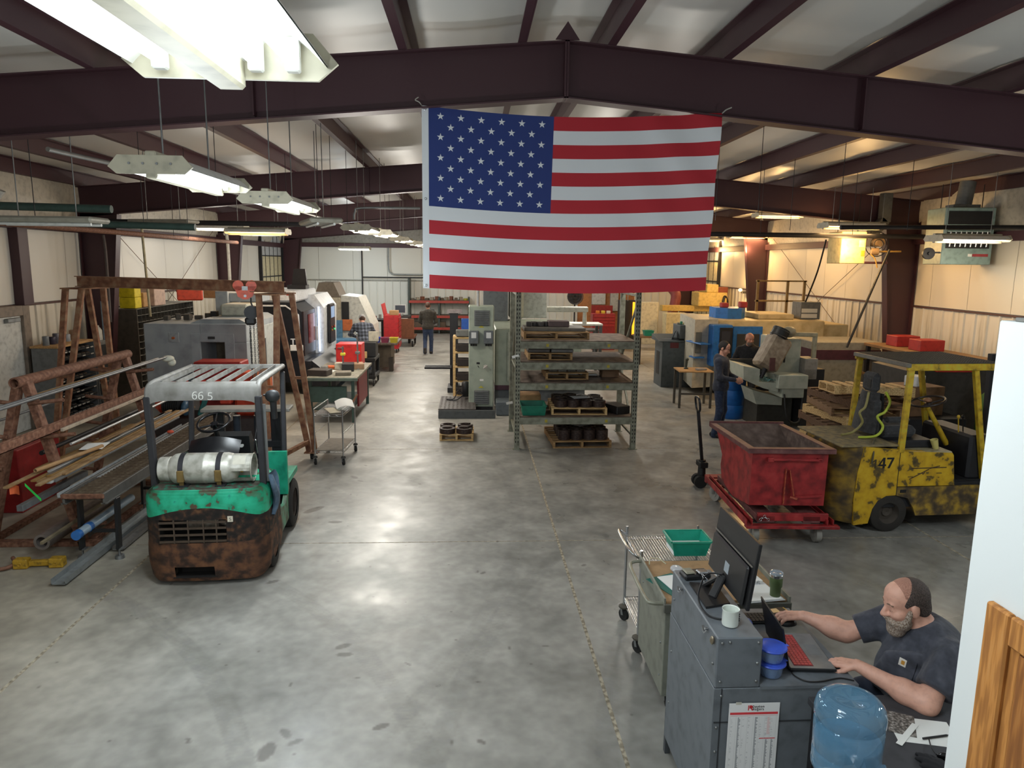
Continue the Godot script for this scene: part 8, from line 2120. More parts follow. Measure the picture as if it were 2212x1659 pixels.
func overhead() -> void:
	# unit heaters with their flues
	var h := thing("unit_heater", "grey-green unit heater with chrome louvre vanes and a fat flue, upper right", "heater", V(9.25, 3.2, -13.2), -8)
	var hm := M(rgb(126, 148, 144), 0.45)
	bp(h, "case", -0.42, 0, -0.7, 0.48, 1.05, 0.0, hm, 0.01)
	bp(h, "face_recess", -0.36, 0.30, 0.0, 0.42, 0.62, 0.01, BLACK, 0)
	bp(h, "face_recess", -0.36, 0.74, 0.0, 0.42, 0.98, 0.01, BLACK, 0)
	for r in 2: bp(h, "rail", -0.36, 0.40 + r * 0.2, 0.0, 0.42, 0.43 + r * 0.2, 0.04, hm, 0.004)
	for r in 3:
		for k in 8: pt(h, "vane", MB.new().cyl(V(-0.3 + k * 0.094, 0.33 + [0.0, 0.13, 0.22][r], 0.02), V(-0.3 + k * 0.094, 0.41 + [0.0, 0.13, 0.22][r] - 0.02, 0.03), 0.018, -1, 8), CHROME)
	bp(h, "red_badge", 0.14, 0.15, 0.0, 0.42, 0.20, 0.006, M(rgb(150, 54, 60), 0.5), 0)
	bp(h, "white_badge", 0.06, 0.15, 0.0, 0.13, 0.20, 0.006, WHITE, 0)
	bp(h, "flue_collar", -0.2, 1.05, -0.5, 0.3, 1.12, -0.2, M(rgb(120, 122, 120), 0.5, 0.4))
	pt(h, "flue", MB.new().cyl(V(0.05, 1.1, -0.35), V(0.1, 1.55, -0.35), 0.14, -1, 16), M(rgb(110, 112, 112), 0.5, 0.4))
	pt(h, "side_fan", MB.new().cyl(V(-0.62, 0.2, -0.1), V(-0.62, 0.2, -0.04), 0.11, -1, 18).cyl(V(-0.62, 0.2, -0.04), V(-0.62, 0.2, 0.0), 0.03, -1, 8).bar(V(-0.55, 0.22, -0.08), V(-0.4, 0.22, -0.08), 0.03, 0.03), DARK)
	for x in [-0.35, 0.4]: pt(h, "hanger_rod", MB.new().cyl(V(x, 1.05, -0.35), V(x, 1.5, -0.35), 0.008, -1, 6), DARK)
	var c := thing("cream_heater", "cream unit heater with an exposed blower and orange sticker, beside the maroon column", "heater", V(8.4, 3.2, -15.4))
	bp(c, "case", -0.45, 0, -0.5, 0.1, 0.68, 0.1, M(rgb(198, 186, 130), 0.5), 0.012)
	bp(c, "silver_sticker", -0.06, 0.36, 0.1, 0.06, 0.5, 0.104, M(rgb(200, 200, 190), 0.4), 0)
	bp(c, "orange_sticker", 0.0, 0.16, 0.1, 0.08, 0.28, 0.104, M(rgb(236, 150, 40), 0.6), 0)
	for k in 3: pt(c, "blower_ring", MB.new().ring(V(0.36, 0.42, [0.06, 0.1, 0.12][k]), V(0, 0, 1), [0.26, 0.18, 0.1][k], 0.01, 22, 5), DARK)
	pt(c, "blower_motor", MB.new().cyl(V(0.42, 0.46, -0.2), V(0.42, 0.46, 0.12), 0.09, -1, 14).cyl(V(0.22, 0.26, 0.1), V(0.36, 0.26, 0.14), 0.08, -1, 12), M(rgb(126, 104, 76), 0.5))
	bp(c, "frame", 0.1, 0.0, -0.4, 0.62, 0.05, 0.1, MAROON)
	pt(c, "gas_pipe", MB.new().tube(curve([0.2, 0.2, 0.14, 0.3, 0.1, 0.15, 0.36, -0.08, 0.15], 5), 0.014, 6).cyl(V(0.36, 0.26, 0.16), V(0.85, 0.27, 0.16), 0.02, -1, 8), M(rgb(176, 140, 70), 0.5))
	pt(c, "flue", MB.new().bar(V(0.35, 0.62, -0.2), V(0.62, 0.95, -0.2), 0.2, 0.2, 0.01).bar(V(0.62, 0.9, -0.2), V(0.62, 1.52, -0.2), 0.2, 0.2, 0.01, V(1, 0, 0)), M(rgb(104, 106, 104), 0.5, 0.4))
	for x in [-0.4, 0.05]: pt(c, "hanger_rod", MB.new().cyl(V(x, 0.68, -0.2), V(x, 1.5, -0.2), 0.008, -1, 6), DARK)
	# pipe and conduit runs: each a thing hung on its own
	var runs := [
		["pipe_run", "dark steel pipe running across the hall below the second beam at right", [3.4, 3.78, -15.2, 9.8, 3.78, -15.1], 0.05, DARK],
		["pipe_run", "second dark pipe just above the white strip light at right", [6.5, 3.82, -12.6, 9.9, 3.86, -12.4], 0.04, DARK],
		["air_line", "thick dark air line across the left wall just under the second beam", [-8.0, 3.86, -15.2, -3.2, 3.86, -15.3], 0.05, DARK],
		["green_strut", "green painted strut hanging at far left below the rafters", [-6.6, 3.78, -9.6, -4.55, 3.75, -9.6], 0.05, M(rgb(60, 84, 76), 0.6)],
		["green_strut", "second green strut, lower, at far left below the rafters", [-6.4, 3.6, -9.8, -3.6, 3.55, -9.8], 0.045, M(rgb(56, 78, 70), 0.6)],
		["conduit_run", "thin grey conduit along the left lights towards the back", [-3.4, 4.0, -6.2, -2.9, 3.95, -10.0, -2.6, 3.85, -20.0], 0.02, M(rgb(120, 116, 110), 0.5, 0.3)],
		["pipe_run", "brown pipe along the left wall behind the green struts", [-7.4, 3.66, -9.0, -7.0, 3.64, -13.0, -6.9, 3.62, -22.0], 0.05, RUST],
		["grey_conduit", "pale bent conduit end hanging left of the flag's middle", [-2.05, 3.85, -13.0, -2.03, 3.98, -13.0, -1.9, 4.05, -13.0, -0.9, 4.06, -13.0], 0.022, STEEL],
		["wall_conduit", "grey conduit dropping down the back wall and bending towards the flag", [-3.62, 3.7, -32.2, -3.62, 2.8, -32.2, -3.5, 2.6, -32.2, -3.2, 2.55, -32.2, -1.0, 2.55, -32.2], 0.035, M(rgb(150, 156, 156), 0.5)],
		["wall_pipe", "dark pipe standing against the back wall left of the conduit", [-4.78, 3.7, -32.2, -4.78, 0.9, -32.2], 0.03, DARK],
		["wall_pipe", "dark horizontal pipe along the back wall above the shelving", [-4.78, 2.42, -32.2, 0.5, 2.42, -32.2], 0.025, DARK],
		["drop_cable", "two black cables dropping from the pipe to the cream machine's roof", [8.25, 3.75, -16.6, 8.2, 3.0, -16.8, 8.35, 2.25, -17.6], 0.02, BLACK],
		["slanted_pole", "long black pole slanting down from the cream heater", [8.85, 3.5, -15.0, 7.95, 1.45, -14.7], 0.025, BLACK],
		["white_conduit", "white conduit pair running down the third left column", [-7.7, 3.9, -23.3, -7.6, 3.7, -23.3, -7.6, 1.5, -23.3], 0.05, M(rgb(206, 200, 188), 0.5)],
		["conduit_run", "thin conduit down the second left column's side", [-7.6, 3.6, -15.6, -7.58, 3.2, -15.6, -7.6, 1.8, -15.6], 0.03, M(rgb(84, 74, 72), 0.5)],
		["upright_pole", "slim pale pole rising behind the gantry at left", [-6.95, 3.85, -15.9, -6.9, 1.9, -15.9], 0.028, M(rgb(180, 172, 140), 0.5)]]
	for r in runs: solo(r[0], r[1], "pipe", MB.new().tube(curve(r[2], 5), r[3], 8), r[4])
	# unlit strip fixtures at left
	for e in [[-4.45, 3.5, -8.0, 88.0, "dark unlit strip fixture at the far left edge, seen edge on"], [-1.95, 3.6, -9.6, 20.0, "unlit strip fixture with a cream housing behind the third lit one"], [-5.3, 3.74, -13.0, 80.0, "unlit strip fixture before the second left column"]]:
		var f := thing("unlit_fixture", e[4], "ceiling light", V(e[0], e[1], e[2]), e[3])
		bp(f, "housing", -0.2, 0.0, -0.55, 0.2, 0.06, 0.55, M(rgb(150, 146, 132), 0.5), 0.02)
		for s in [-0.1, 0.1]: pt(f, "tube", MB.new().cyl(V(s, -0.015, -0.5), V(s, -0.015, 0.5), 0.016, -1, 8), WHITE)
		pt(f, "hanger_rod", MB.new().cyl(V(0, 0.06, -0.3), V(0, 1.2, -0.3), 0.006, -1, 5), STEEL)
		pt(f, "hanger_rod", MB.new().cyl(V(0, 0.06, 0.3), V(0, 1.2, 0.3), 0.006, -1, 5), STEEL)
	var ex := thing("exit_sign", "red lit sign cut by the left edge of the view", "sign", V(-6.35, 3.52, -9.0), 60)
	bp(ex, "box", -0.2, -0.12, -0.03, 0.2, 0.12, 0.03, M(rgb(150, 30, 30), 0.5))
	bp(ex, "sign_face", -0.19, -0.11, 0.03, 0.19, 0.11, 0.035, glow(rgb(255, 50, 40), 1.2), 0)
	var fl := thing("flood_lamp", "white floodlight head on the green strut at far left", "lamp", V(-5.95, 3.86, -9.6))
	pt(fl, "head", MB.new().lathe(P2([0, 0, 0.05, 0.01, 0.06, 0.06, 0.075, 0.12, 0.0, 0.1]), 16, V(0, 0, 0), eul(0, 0, -25)), M(rgb(210, 206, 196), 0.4))
	# wall lamp glowing beside the third right column
	var wl := thing("wall_lamp", "glowing wall lamp beside the third right maroon column", "lamp", V(9.7, 2.25, -25.6))
	pt(wl, "lamp_glass", MB.new().ball(V(0, 0, 0), V(0.07, 0.06, 0.08), 12), glow(rgb(255, 206, 130), 6.0))
	bp(wl, "base", 0.05, -0.12, -0.08, 0.25, -0.05, 0.08, DARK)
	var ol := OmniLight3D.new()
	ol.name = "lamp_light"
	ol.light_color = Color(1.0, 0.8, 0.5)
	ol.light_energy = 1.3
	ol.light_size = 0.06
	ol.omni_range = 30.0
	ol.omni_attenuation = 2.0
	ol.shadow_enabled = true
	wl.add_child(ol)
	ol.position = V(-0.1, 0.02, 0.1)

# ---------- people: smooth-joined tapered capsules and ellipsoids meshed as surface nets ----------
# capsule [0, a, b, ra, rb, flat end at b]; ellipsoid [1, centre, radii, basis]; a plane to keep below [2, normal, d]; a hollow ball [3, centre, r]
func pd(q: Array, p: Vector3) -> float:
	if q[0] == 0:
		var a: Vector3 = q[1]
		var ab: Vector3 = q[2] - a
		var l2 := ab.length_squared()
		var t := clampf((p - a).dot(ab) / maxf(l2, 1e-9), 0.0, 1.0)
		var d := (p - a - ab * t).length() - lerpf(q[3], q[4], t)
		if q.size() > 5 and q[5]: d = maxf(d, (p - q[2]).dot(ab) / sqrt(l2))
		return d
	if q[0] == 1:
		var v: Vector3 = (p - q[1])
		if q.size() > 3: v = (q[3] as Basis).transposed() * v
		var r: Vector3 = q[2]
		var w := v / r
		var k0 := w.length()
		var k1 := (w / r).length()
		if k1 < 1e-6: return -minf(r.x, minf(r.y, r.z))
		return k0 * (k0 - 1.0) / k1
	return 1e9
func nets(out: MB, prims: Array, cell: float, k: float) -> void:
	var lo := V(1e9, 1e9, 1e9)
	var hi := -lo
	var solids := []
	var cuts := []
	for q in prims:
		if q[0] >= 2:
			cuts.append(q)
			continue
		solids.append(q)
		if q[0] == 0:
			var r := maxf(q[3], q[4])
			for e in [q[1], q[2]]:
				lo = lo.min(e - V(r, r, r))
				hi = hi.max(e + V(r, r, r))
		else:
			var r: float = maxf(q[2].x, maxf(q[2].y, q[2].z))
			lo = lo.min(q[1] - V(r, r, r))
			hi = hi.max(q[1] + V(r, r, r))
	lo -= Vector3.ONE * cell * 4.0
	hi += Vector3.ONE * cell * 4.0
	var B := 4
	var nb := Vector3i(((hi - lo) / (cell * B)).ceil())
	var nx := nb.x * B + 1
	var ny := nb.y * B + 1
	var nz := nb.z * B + 1
	var f := PackedFloat32Array()
	f.resize(nx * ny * nz)
	f.fill(1e3)
	var live := []
	var rad := cell * B * 0.87 + cell
	for bz in nb.z:
		for by in nb.y:
			for bx_ in nb.x:
				var ce := lo + (V(bx_, by, bz) + Vector3.ONE * 0.5) * cell * B
				var near := []
				var ds := PackedFloat32Array()
				var dm := 1e9
				for q in solids:
					var d := pd(q, ce)
					ds.append(d)
					dm = minf(dm, d)
				if dm > rad + k: continue
				for i in solids.size():
					if ds[i] < maxf(dm, 0.0) + rad * 2.0 + k: near.append(solids[i])
				var deep := dm < -rad * 1.6 - k and cuts.is_empty()
				if not deep: live.append(V(bx_, by, bz))
				for z in range(bz * B, bz * B + B + 1):
					for y in range(by * B, by * B + B + 1):
						var at := (z * ny + y) * nx + bx_ * B
						for x in B + 1:
							if f[at + x] < 999.0: continue
							if deep:
								f[at + x] = -1e2
								continue
							var p := lo + V(bx_ * B + x, y, z) * cell
							var d := 1e3
							for q in near:
								var e := pd(q, p)
								var h := maxf(k - absf(d - e), 0.0) / k
								d = minf(d, e) - h * h * k * 0.25
							for c in cuts:
								if c[0] == 2: d = maxf(d, p.dot(c[1]) - c[2])
								else: d = maxf(d, c[2] - p.distance_to(c[1]))
							f[at + x] = d
	var idx := {}
	var vs := PackedVector3Array()
	var ns := PackedVector3Array()
	var cells := []
	for b in live:
		for z in range(int(b.z) * B, int(b.z) * B + B):
			for y in range(int(b.y) * B, int(b.y) * B + B):
				for x in range(int(b.x) * B, int(b.x) * B + B):
					var i0 := (z * ny + y) * nx + x
					var m := 0
					var g := [f[i0], f[i0 + 1], f[i0 + nx], f[i0 + nx + 1], f[i0 + nx * ny], f[i0 + nx * ny + 1], f[i0 + nx * ny + nx], f[i0 + nx * ny + nx + 1]]
					for i in 8:
						if g[i] < 0.0: m |= 1 << i
					if m == 0 or m == 255: continue
					var s := Vector3.ZERO
					var cnt := 0
					for i in 8:
						for a in 3:
							var j := i | (1 << a)
							if j == i: continue
							if (g[i] < 0.0) == (g[j] < 0.0): continue
							var t := clampf(g[i] / (g[i] - g[j]), 0.0, 1.0)
							var p0 := V(i & 1, (i >> 1) & 1, (i >> 2) & 1)
							var p1 := V(j & 1, (j >> 1) & 1, (j >> 2) & 1)
							s += p0.lerp(p1, t)
							cnt += 1
					idx[i0] = vs.size()
					vs.append(lo + (V(x, y, z) + s / cnt) * cell)
					ns.append(Vector3.ZERO)
					cells.append([i0, m])
	var quads := PackedInt32Array()
	var st := [1, nx, nx * ny]
	for c in cells:
		var i0: int = c[0]
		for a in 3:
			if (f[i0] < 0.0) == (f[i0 + st[a]] < 0.0): continue
			var u: int = st[(a + 1) % 3]
			var w: int = st[(a + 2) % 3]
			if not (idx.has(i0 - u) and idx.has(i0 - w) and idx.has(i0 - u - w)): continue
			var q := [idx[i0], idx[i0 - u], idx[i0 - u - w], idx[i0 - w]]
			if f[i0] < 0.0: q.reverse()
			for e in q: quads.append(e)
			var nn := (vs[q[2]] - vs[q[0]]).cross(vs[q[1]] - vs[q[3]])
			for e in q: ns[e] += nn
	for i in range(0, quads.size(), 4):
		var a := quads[i]
		var b := quads[i + 1]
		var c := quads[i + 2]
		var d := quads[i + 3]
		out.qn(vs[a], vs[b], vs[c], vs[d], ns[a].normalized(), ns[b].normalized(), ns[c].normalized(), ns[d].normalized())

func cap(a: Vector3, b: Vector3, ra: float, rb: float, flat := false) -> Array: return [0, a, b, ra, rb, flat]
func ell(c: Vector3, r: Vector3, q := Basis()) -> Array: return [1, c, r, q]
func moved(ps: Array, x: Transform3D) -> Array:
	var o := []
	var sc := x.basis.x.length()
	var rq := x.basis.orthonormalized()
	for q in ps:
		if q[0] == 0: o.append([0, x * q[1], x * q[2], q[3] * sc, q[4] * sc, q[5] if q.size() > 5 else false])
		elif q[0] == 1: o.append([1, x * q[1], q[2] * sc, rq * (q[3] if q.size() > 3 else Basis())])
		elif q[0] == 2: o.append([2, rq * q[1], q[2] * sc + (rq * q[1]).dot(x.origin)])
		else: o.append([3, x * q[1], q[2] * sc])
	return o
# head about its centre, face towards +z
func head_prims() -> Array:
	var a := [ell(V(0, 0.03, -0.015), V(0.077, 0.092, 0.098)), ell(V(0, 0.045, 0.03), V(0.066, 0.068, 0.058)), ell(V(0, -0.045, 0.03), V(0.062, 0.085, 0.062)), ell(V(0, -0.1, 0.06), V(0.032, 0.028, 0.03))]
	a += [cap(V(0, 0.008, 0.088), V(0, -0.032, 0.113), 0.009, 0.0135), cap(V(-0.034, 0.022, 0.076), V(0.034, 0.022, 0.076), 0.013, 0.013), cap(V(-0.019, -0.07, 0.086), V(0.019, -0.07, 0.086), 0.009, 0.009)]
	for s in [-1.0, 1.0]:
		a += [ell(V(s * 0.036, -0.03, 0.058), V(0.03, 0.028, 0.03)), ell(V(s * 0.011, -0.035, 0.101), V(0.009, 0.008, 0.01)), ell(V(s * 0.031, 0.0, 0.073), V(0.0155, 0.0125, 0.0145))]
		a += [ell(V(s * 0.082, -0.005, -0.012), V(0.011, 0.032, 0.021), eul(12, s * 22, 0)), ell(V(s * 0.079, -0.03, -0.004), V(0.008, 0.012, 0.01))]
	return a
# hand: wrist, forward, back-of-hand normal, thumb side (+1 or -1 along forward x normal), curl per finger
func hand_prims(w: Vector3, fw: Vector3, nn: Vector3, sd: float, curl: Array, thumb_in := 0.0) -> Array:
	fw = fw.normalized()
	nn = (nn - fw * nn.dot(fw)).normalized()
	var s := fw.cross(nn) * sd
	var a := []
	for i in 4:
		var off := 0.031 - i * 0.0205
		var kn: Vector3 = w + fw * [0.093, 0.097, 0.092, 0.083][i] + s * off + nn * [0.0, 0.004, 0.003, -0.003][i]
		a.append(cap(w + s * off * 0.6, kn, 0.017, 0.0115))
		var dir := (fw + s * off * 1.6).normalized()
		var p: Vector3 = kn
		var len_: float = [0.074, 0.082, 0.076, 0.06][i]
		var ax := dir.cross(nn).normalized()
		for j in 3:
			dir = dir.rotated(ax, -float(curl[i]) * [0.55, 0.8, 0.55][j])
			var e: Vector3 = p + dir * len_ * [0.46, 0.3, 0.24][j]
			a.append(cap(p, e, [0.0105, 0.0095, 0.0085][j], [0.0095, 0.0085, 0.0072][j]))
			p = e
	var t0 := w + fw * 0.022 + s * 0.024 - nn * 0.004
	var t1 := w + fw * 0.058 + s * 0.05 - nn * (0.012 + 0.02 * thumb_in)
	var t2 := t1 + (fw * 0.9 + s * (0.35 - thumb_in) - nn * 0.25).normalized() * 0.034
	var t3 := t2 + (fw * 0.95 + s * (0.05 - thumb_in) - nn * 0.2).normalized() * 0.026
	a += [cap(t0, t1, 0.016, 0.0125), cap(t1, t2, 0.0118, 0.0105), cap(t2, t3, 0.0102, 0.0078)]
	return a
func skin_mat(c: Color) -> StandardMaterial3D:
	var m := StandardMaterial3D.new()
	m.albedo_texture = noise_tex("skin%s" % c.to_html(), 0.02, 4, [0.0, c.darkened(0.12), 0.5, c, 1.0, c.lightened(0.08)])
	m.uv1_triplanar = true
	m.uv1_scale = V(5, 5, 5)
	m.roughness = 0.5
	return m
func cloth_mat(c: Color, key: String) -> StandardMaterial3D:
	var m := worn("cloth_" + key, [0.0, c.darkened(0.22), 0.5, c, 1.0, c.lightened(0.12)], 3.0, 0.95)
	m.rim_enabled = true
	m.rim = 0.2
	return m
func hair_mat(key: String, a: Color, b: Color) -> StandardMaterial3D:
	var m := worn("hair_" + key, [0.0, a.darkened(0.3), 0.45, a, 0.6, b, 1.0, b.lightened(0.15)], 4.0, 0.7, 0.0, 0.06, 5)
	m.uv1_scale = V(14, 3, 14)
	m.normal_enabled = true
	m.normal_texture = nrm("fur", 0.09, 4, 10.0)
	m.normal_scale = 1.2
	return m

# standing figure facing +z of its own axes. o: joints that differ from standing at ease
func figure(label: String, at: Vector3, yaw: float, o: Dictionary) -> Node3D:
	var t := thing("person", label, "person", at, yaw)
	var lean: Vector3 = o.get("lean", Vector3.ZERO)
	var hip: Vector3 = V(0, 0.95, 0) + o.get("hip", Vector3.ZERO)
	var chest: Vector3 = V(0, 1.3, 0.0) + lean
	var neck: Vector3 = V(0, 1.48, -0.01) + lean * 1.5
	var hc: Vector3 = o.get("head", neck + V(0, 0.165, 0.035))
	var hq: Basis = o.get("hq", Basis())
	var wd: float = o.get("wide", 1.0)
	var body := []
	var top := []
	var legs := []
	var hands := []
	var up: Vector3 = (chest - hip).normalized()
	for e in [[hip + V(0, 0.02, 0), V(0.155 * wd, 0.13, 0.115 * wd)], [hip.lerp(chest, 0.45), V(0.15 * wd, 0.2, 0.115 * wd)], [chest, V(0.175 * wd, 0.19, 0.125 * wd)], [chest.lerp(neck, 0.45), V(0.16 * wd, 0.1, 0.1)]]:
		body.append(ell(e[0], e[1] - V(0.02, 0.02, 0.02)))
		top.append(ell(e[0], e[1] + V(0.012, 0.012, 0.012)))
	body.append(cap(neck - up * 0.06, hc - hq.y * 0.05, 0.062, 0.056))
	for s in [-1.0, 1.0]:
		var k := "l" if s > 0 else "r"
		var sh: Vector3 = neck + V(s * 0.185 * wd, -0.07, 0.0)
		var el: Vector3 = o.get("elbow_" + k, sh + V(s * 0.06, -0.29, -0.02))
		var wr: Vector3 = o.get("wrist_" + k, el + V(s * 0.0, -0.24, 0.05))
		body += [cap(sh, el, 0.052, 0.042), cap(el, wr, 0.043, 0.03)]
		top += [cap(neck + V(s * 0.07, -0.045, 0), sh, 0.07, 0.068), cap(sh, el, 0.072, 0.056), cap(el, wr - (wr - el) * 0.04, 0.056, 0.041)]
		var hd: Vector3 = o.get("hand_" + k, (wr - el).normalized())
		hands.append(hand_prims(wr, hd, o.get("back_" + k, V(s, 0.1, 0.2)), 1.0 if s < 0 else -1.0, o.get("curl", [0.5, 0.55, 0.6, 0.65])))
		var kn: Vector3 = o.get("knee_" + k, V(s * 0.11, 0.5, 0.04))
		var an: Vector3 = o.get("ankle_" + k, V(s * 0.12, 0.09, -0.03))
		var hj: Vector3 = hip + V(s * 0.085, -0.03, 0)
		body += [cap(hj, kn, 0.075, 0.05), cap(kn, an, 0.052, 0.036), cap(an, an + V(0, -0.04, 0.12), 0.035, 0.03)]
		legs += [cap(hj, kn, 0.098 * wd, 0.07), cap(kn, an + V(0, -0.045, -0.005), 0.07, 0.066)]
		var fd: Vector3 = o.get("foot_" + k, V(s * 0.15, 0, 1)).normalized()
		var sl := MB.new()
		nets(sl, [cap(an + V(0, -0.035, 0) - fd * 0.05, an + V(0, -0.045, 0) + fd * 0.13, 0.048, 0.044), cap(an + V(0, 0.0, 0), an + V(0, 0.07, 0), 0.05, 0.048), [2, V(0, -1, 0), -maxf(an.y - 0.088, 0.002)]], 0.016, 0.03)
		pt(t, "shoe", sl, M(o.get("shoe", rgb(40, 36, 34)), 0.8))
	legs += [ell(hip, V(0.16 * wd, 0.12, 0.125 * wd))]
	var m := MB.new()
	nets(m, body, 0.024, 0.05)
	nets(m, moved(head_prims(), Transform3D(hq, hc)), 0.011, 0.016)
	for h in hands: nets(m, h, 0.009, 0.007)
	pt(t, "body", m, skin_mat(o.get("skin", rgb(196, 142, 120))))
	var jm := MB.new()
	if o.get("hood", false):
		top += [cap(neck + V(-0.07, -0.01, -0.05), neck + V(0.07, -0.01, -0.05), 0.06, 0.06), ell(neck + V(0, -0.04, -0.09), V(0.11, 0.1, 0.05))]
	top += [cap(hip + V(-0.06, -0.02, 0), hip + V(0.06, -0.02, 0), 0.13 * wd, 0.13 * wd)]
	nets(jm, top + [[2, V(0, -1, 0), -(hip.y - 0.1)]] if lean.length() < 0.1 else top, 0.024, 0.05)
	pt(t, "jacket", jm, o.top)
	var lm := MB.new()
	nets(lm, legs, 0.024, 0.04)
	pt(t, "trousers", lm, o.legs)
	var hm := MB.new()
	var hp := [ell(V(0, 0.036, -0.024), V(0.086, 0.1, 0.1)), [2, V(0, -0.5, 0.87), o.get("hairline", 0.035)], [2, V(0, -1, 0), 0.075]]
	if o.has("crown"): hp.append([2, V(0, 0.8, 0.6), o.crown])
	nets(hm, moved(hp, Transform3D(hq, hc)), 0.01, 0.01)
	pt(t, "hair", hm, o.hair)
	if o.has("beard"):
		var bm := MB.new()
		nets(bm, moved([ell(V(0, -0.088, 0.045), V(0.068, 0.062, 0.062)), [2, V(0, 1, -0.2), -0.055]], Transform3D(hq, hc)), 0.009, 0.01)
		pt(t, "beard", bm, o.beard)
	for s in [-1.0, 1.0]:
		var em := MB.new().tube(PackedVector3Array([hc + hq * V(s * 0.017, 0.022, 0.091), hc + hq * V(s * 0.032, 0.026, 0.089), hc + hq * V(s * 0.05, 0.019, 0.077)]), 0.0045, 5)
		pt(t, "eyebrow", em, o.hair)
	return t

func seated_man() -> void:
	var t := thing("person", "large seated man in a charcoal pocket tee with a greying beard, working at the laptop", "person", V(2.62, 0, -3.5))
	t.position = Vector3.ZERO
	var skin := skin_mat(rgb(220, 166, 144))
	var hc := V(2.345, 1.36, -3.5)
	var fz := V(-0.95, -0.27, -0.10).normalized()
	var fx := Vector3.UP.cross(fz).normalized()
	var hx := Transform3D(Basis(fx, fz.cross(fx), fz).rotated(fz, deg_to_rad(-3)).scaled(V(1.09, 1.09, 1.09)), hc)
	var shl := V(2.47, 1.16, -3.27)
	var shr := V(2.42, 1.14, -3.72)
	var ell_ := V(2.29, 0.985, -3.16)
	var wrl := V(2.075, 1.035, -3.44)
	var elr := V(2.20, 1.03, -3.79)
	var wrr := V(2.005, 1.065, -3.93)
	var torso := [ell(V(2.48, 0.93, -3.5), V(0.235, 0.21, 0.225)), ell(V(2.5, 1.06, -3.5), V(0.19, 0.18, 0.225)), ell(V(2.5, 1.17, -3.5), V(0.14, 0.11, 0.2)), ell(V(2.64, 0.82, -3.5), V(0.19, 0.15, 0.21)), cap(V(2.455, 1.2, -3.42), shl, 0.075, 0.075), cap(V(2.455, 1.2, -3.58), shr, 0.075, 0.072)]
	var body := []
	for q in torso:
		if q[0] == 1: body.append(ell(q[1], q[2] - V(0.02, 0.02, 0.02)))
		else: body.append(cap(q[1], q[2], q[3] - 0.018, q[4] - 0.018))
	body += [cap(V(2.47, 1.18, -3.5), hc + hx.basis * V(0, -0.06, -0.035), 0.078, 0.07)]
	body += [cap(shl, ell_, 0.068, 0.05), cap(ell_, ell_.lerp(wrl, 0.3), 0.048, 0.054), cap(ell_.lerp(wrl, 0.3), wrl, 0.054, 0.032)]
	body += [cap(shr, elr, 0.066, 0.05), cap(elr, elr.lerp(wrr, 0.3), 0.049, 0.054), cap(elr.lerp(wrr, 0.3), wrr, 0.054, 0.032)]
	for s in [-1.0, 1.0]: body += [cap(V(2.66, 0.78, -3.5 + s * 0.1), V(2.26, 0.74, -3.5 + s * 0.14), 0.085, 0.06), cap(V(2.26, 0.74, -3.5 + s * 0.14), V(2.34, 0.36, -3.5 + s * 0.13), 0.058, 0.04), cap(V(2.34, 0.34, -3.5 + s * 0.13), V(2.22, 0.32, -3.5 + s * 0.14), 0.035, 0.03)]
	var m := MB.new()
	nets(m, body, 0.0125, 0.05)
	nets(m, moved(head_prims(), hx), 0.0038, 0.016)
	nets(m, hand_prims(wrl, V(-0.62, -0.12, -0.5), V(0.05, 1, 0.25), -1.0, [0.35, 0.3, 0.34, 0.42]) + [cap(wrl, wrl.lerp(ell_, 0.12), 0.03, 0.033)], 0.0032, 0.009)
	nets(m, hand_prims(wrr, V(-0.9, -0.1, -0.3), V(-0.05, 1, 0.1), 1.0, [0.45, 0.5, 0.6, 0.65], 0.1) + [cap(wrr, wrr.lerp(elr, 0.12), 0.03, 0.033)], 0.0032, 0.009)
	pt(t, "body", m, skin)
	# shirt with short flat-hemmed sleeves
	var sh := torso.duplicate()
	sh += [cap(shl, shl.lerp(ell_, 0.72), 0.094, 0.092, true), cap(shr, shr.lerp(elr, 0.74), 0.09, 0.082, true), cap(V(2.47, 1.2, -3.5), V(2.452, 1.245, -3.5), 0.088, 0.083, true)]
	# soft folds
	for i in 6:
		sh.append(cap(V(2.255, 0.86 + i * 0.045, -3.56 + 0.02 * i), V(2.34, 0.93 + i * 0.045, -3.36 + 0.015 * (i % 3)), 0.018, 0.012))
	for i in 4: sh.append(cap(shl.lerp(ell_, 0.1 + i * 0.16) + V(-0.05, 0.065, 0.03), shl.lerp(ell_, 0.22 + i * 0.16) + V(0.03, 0.05, 0.075), 0.03, 0.022))
	var sm := MB.new()
	nets(sm, sh, 0.011, 0.045)
	var tee := cloth_mat(rgb(66, 68, 78), "tee")
	tee.normal_enabled = true
	tee.normal_texture = nrm("folds", 0.01, 3, 6.0)
	tee.normal_scale = 0.9
	var shirt := pt(t, "t_shirt", sm, tee)
	# chest pocket with its stitched tag, lying on the left breast
	var onto := func(from: Vector3, dir: Vector3) -> Vector3:
		var q := from
		for i in 40:
			var d := 1e3
			for e in sh:
				var x := pd(e, q)
				var h := maxf(0.045 - absf(d - x), 0.0) / 0.045
				d = minf(d, x) - h * h * 0.045 * 0.25
			if d < 0.0015: break
			q += dir * d * 0.8
		return q
	var look := V(0.66, -0.30, -0.69).normalized()
	var lu := V(0.1, 1, 0.1)
	lu = (lu - look * lu.dot(look)).normalized()
	var lr := look.cross(lu)
	var pc := V(2.05, 1.16, -3.12)
	var lay := func(w: float, h: float, cx: float, cy: float, off: float) -> MB:
		return MB.new().sheet(func(u, v): return onto.call(pc + lr * (cx + (u - 0.5) * w) + lu * (cy + (0.5 - v) * h), look) - look * off, 8, 8, 0.002)
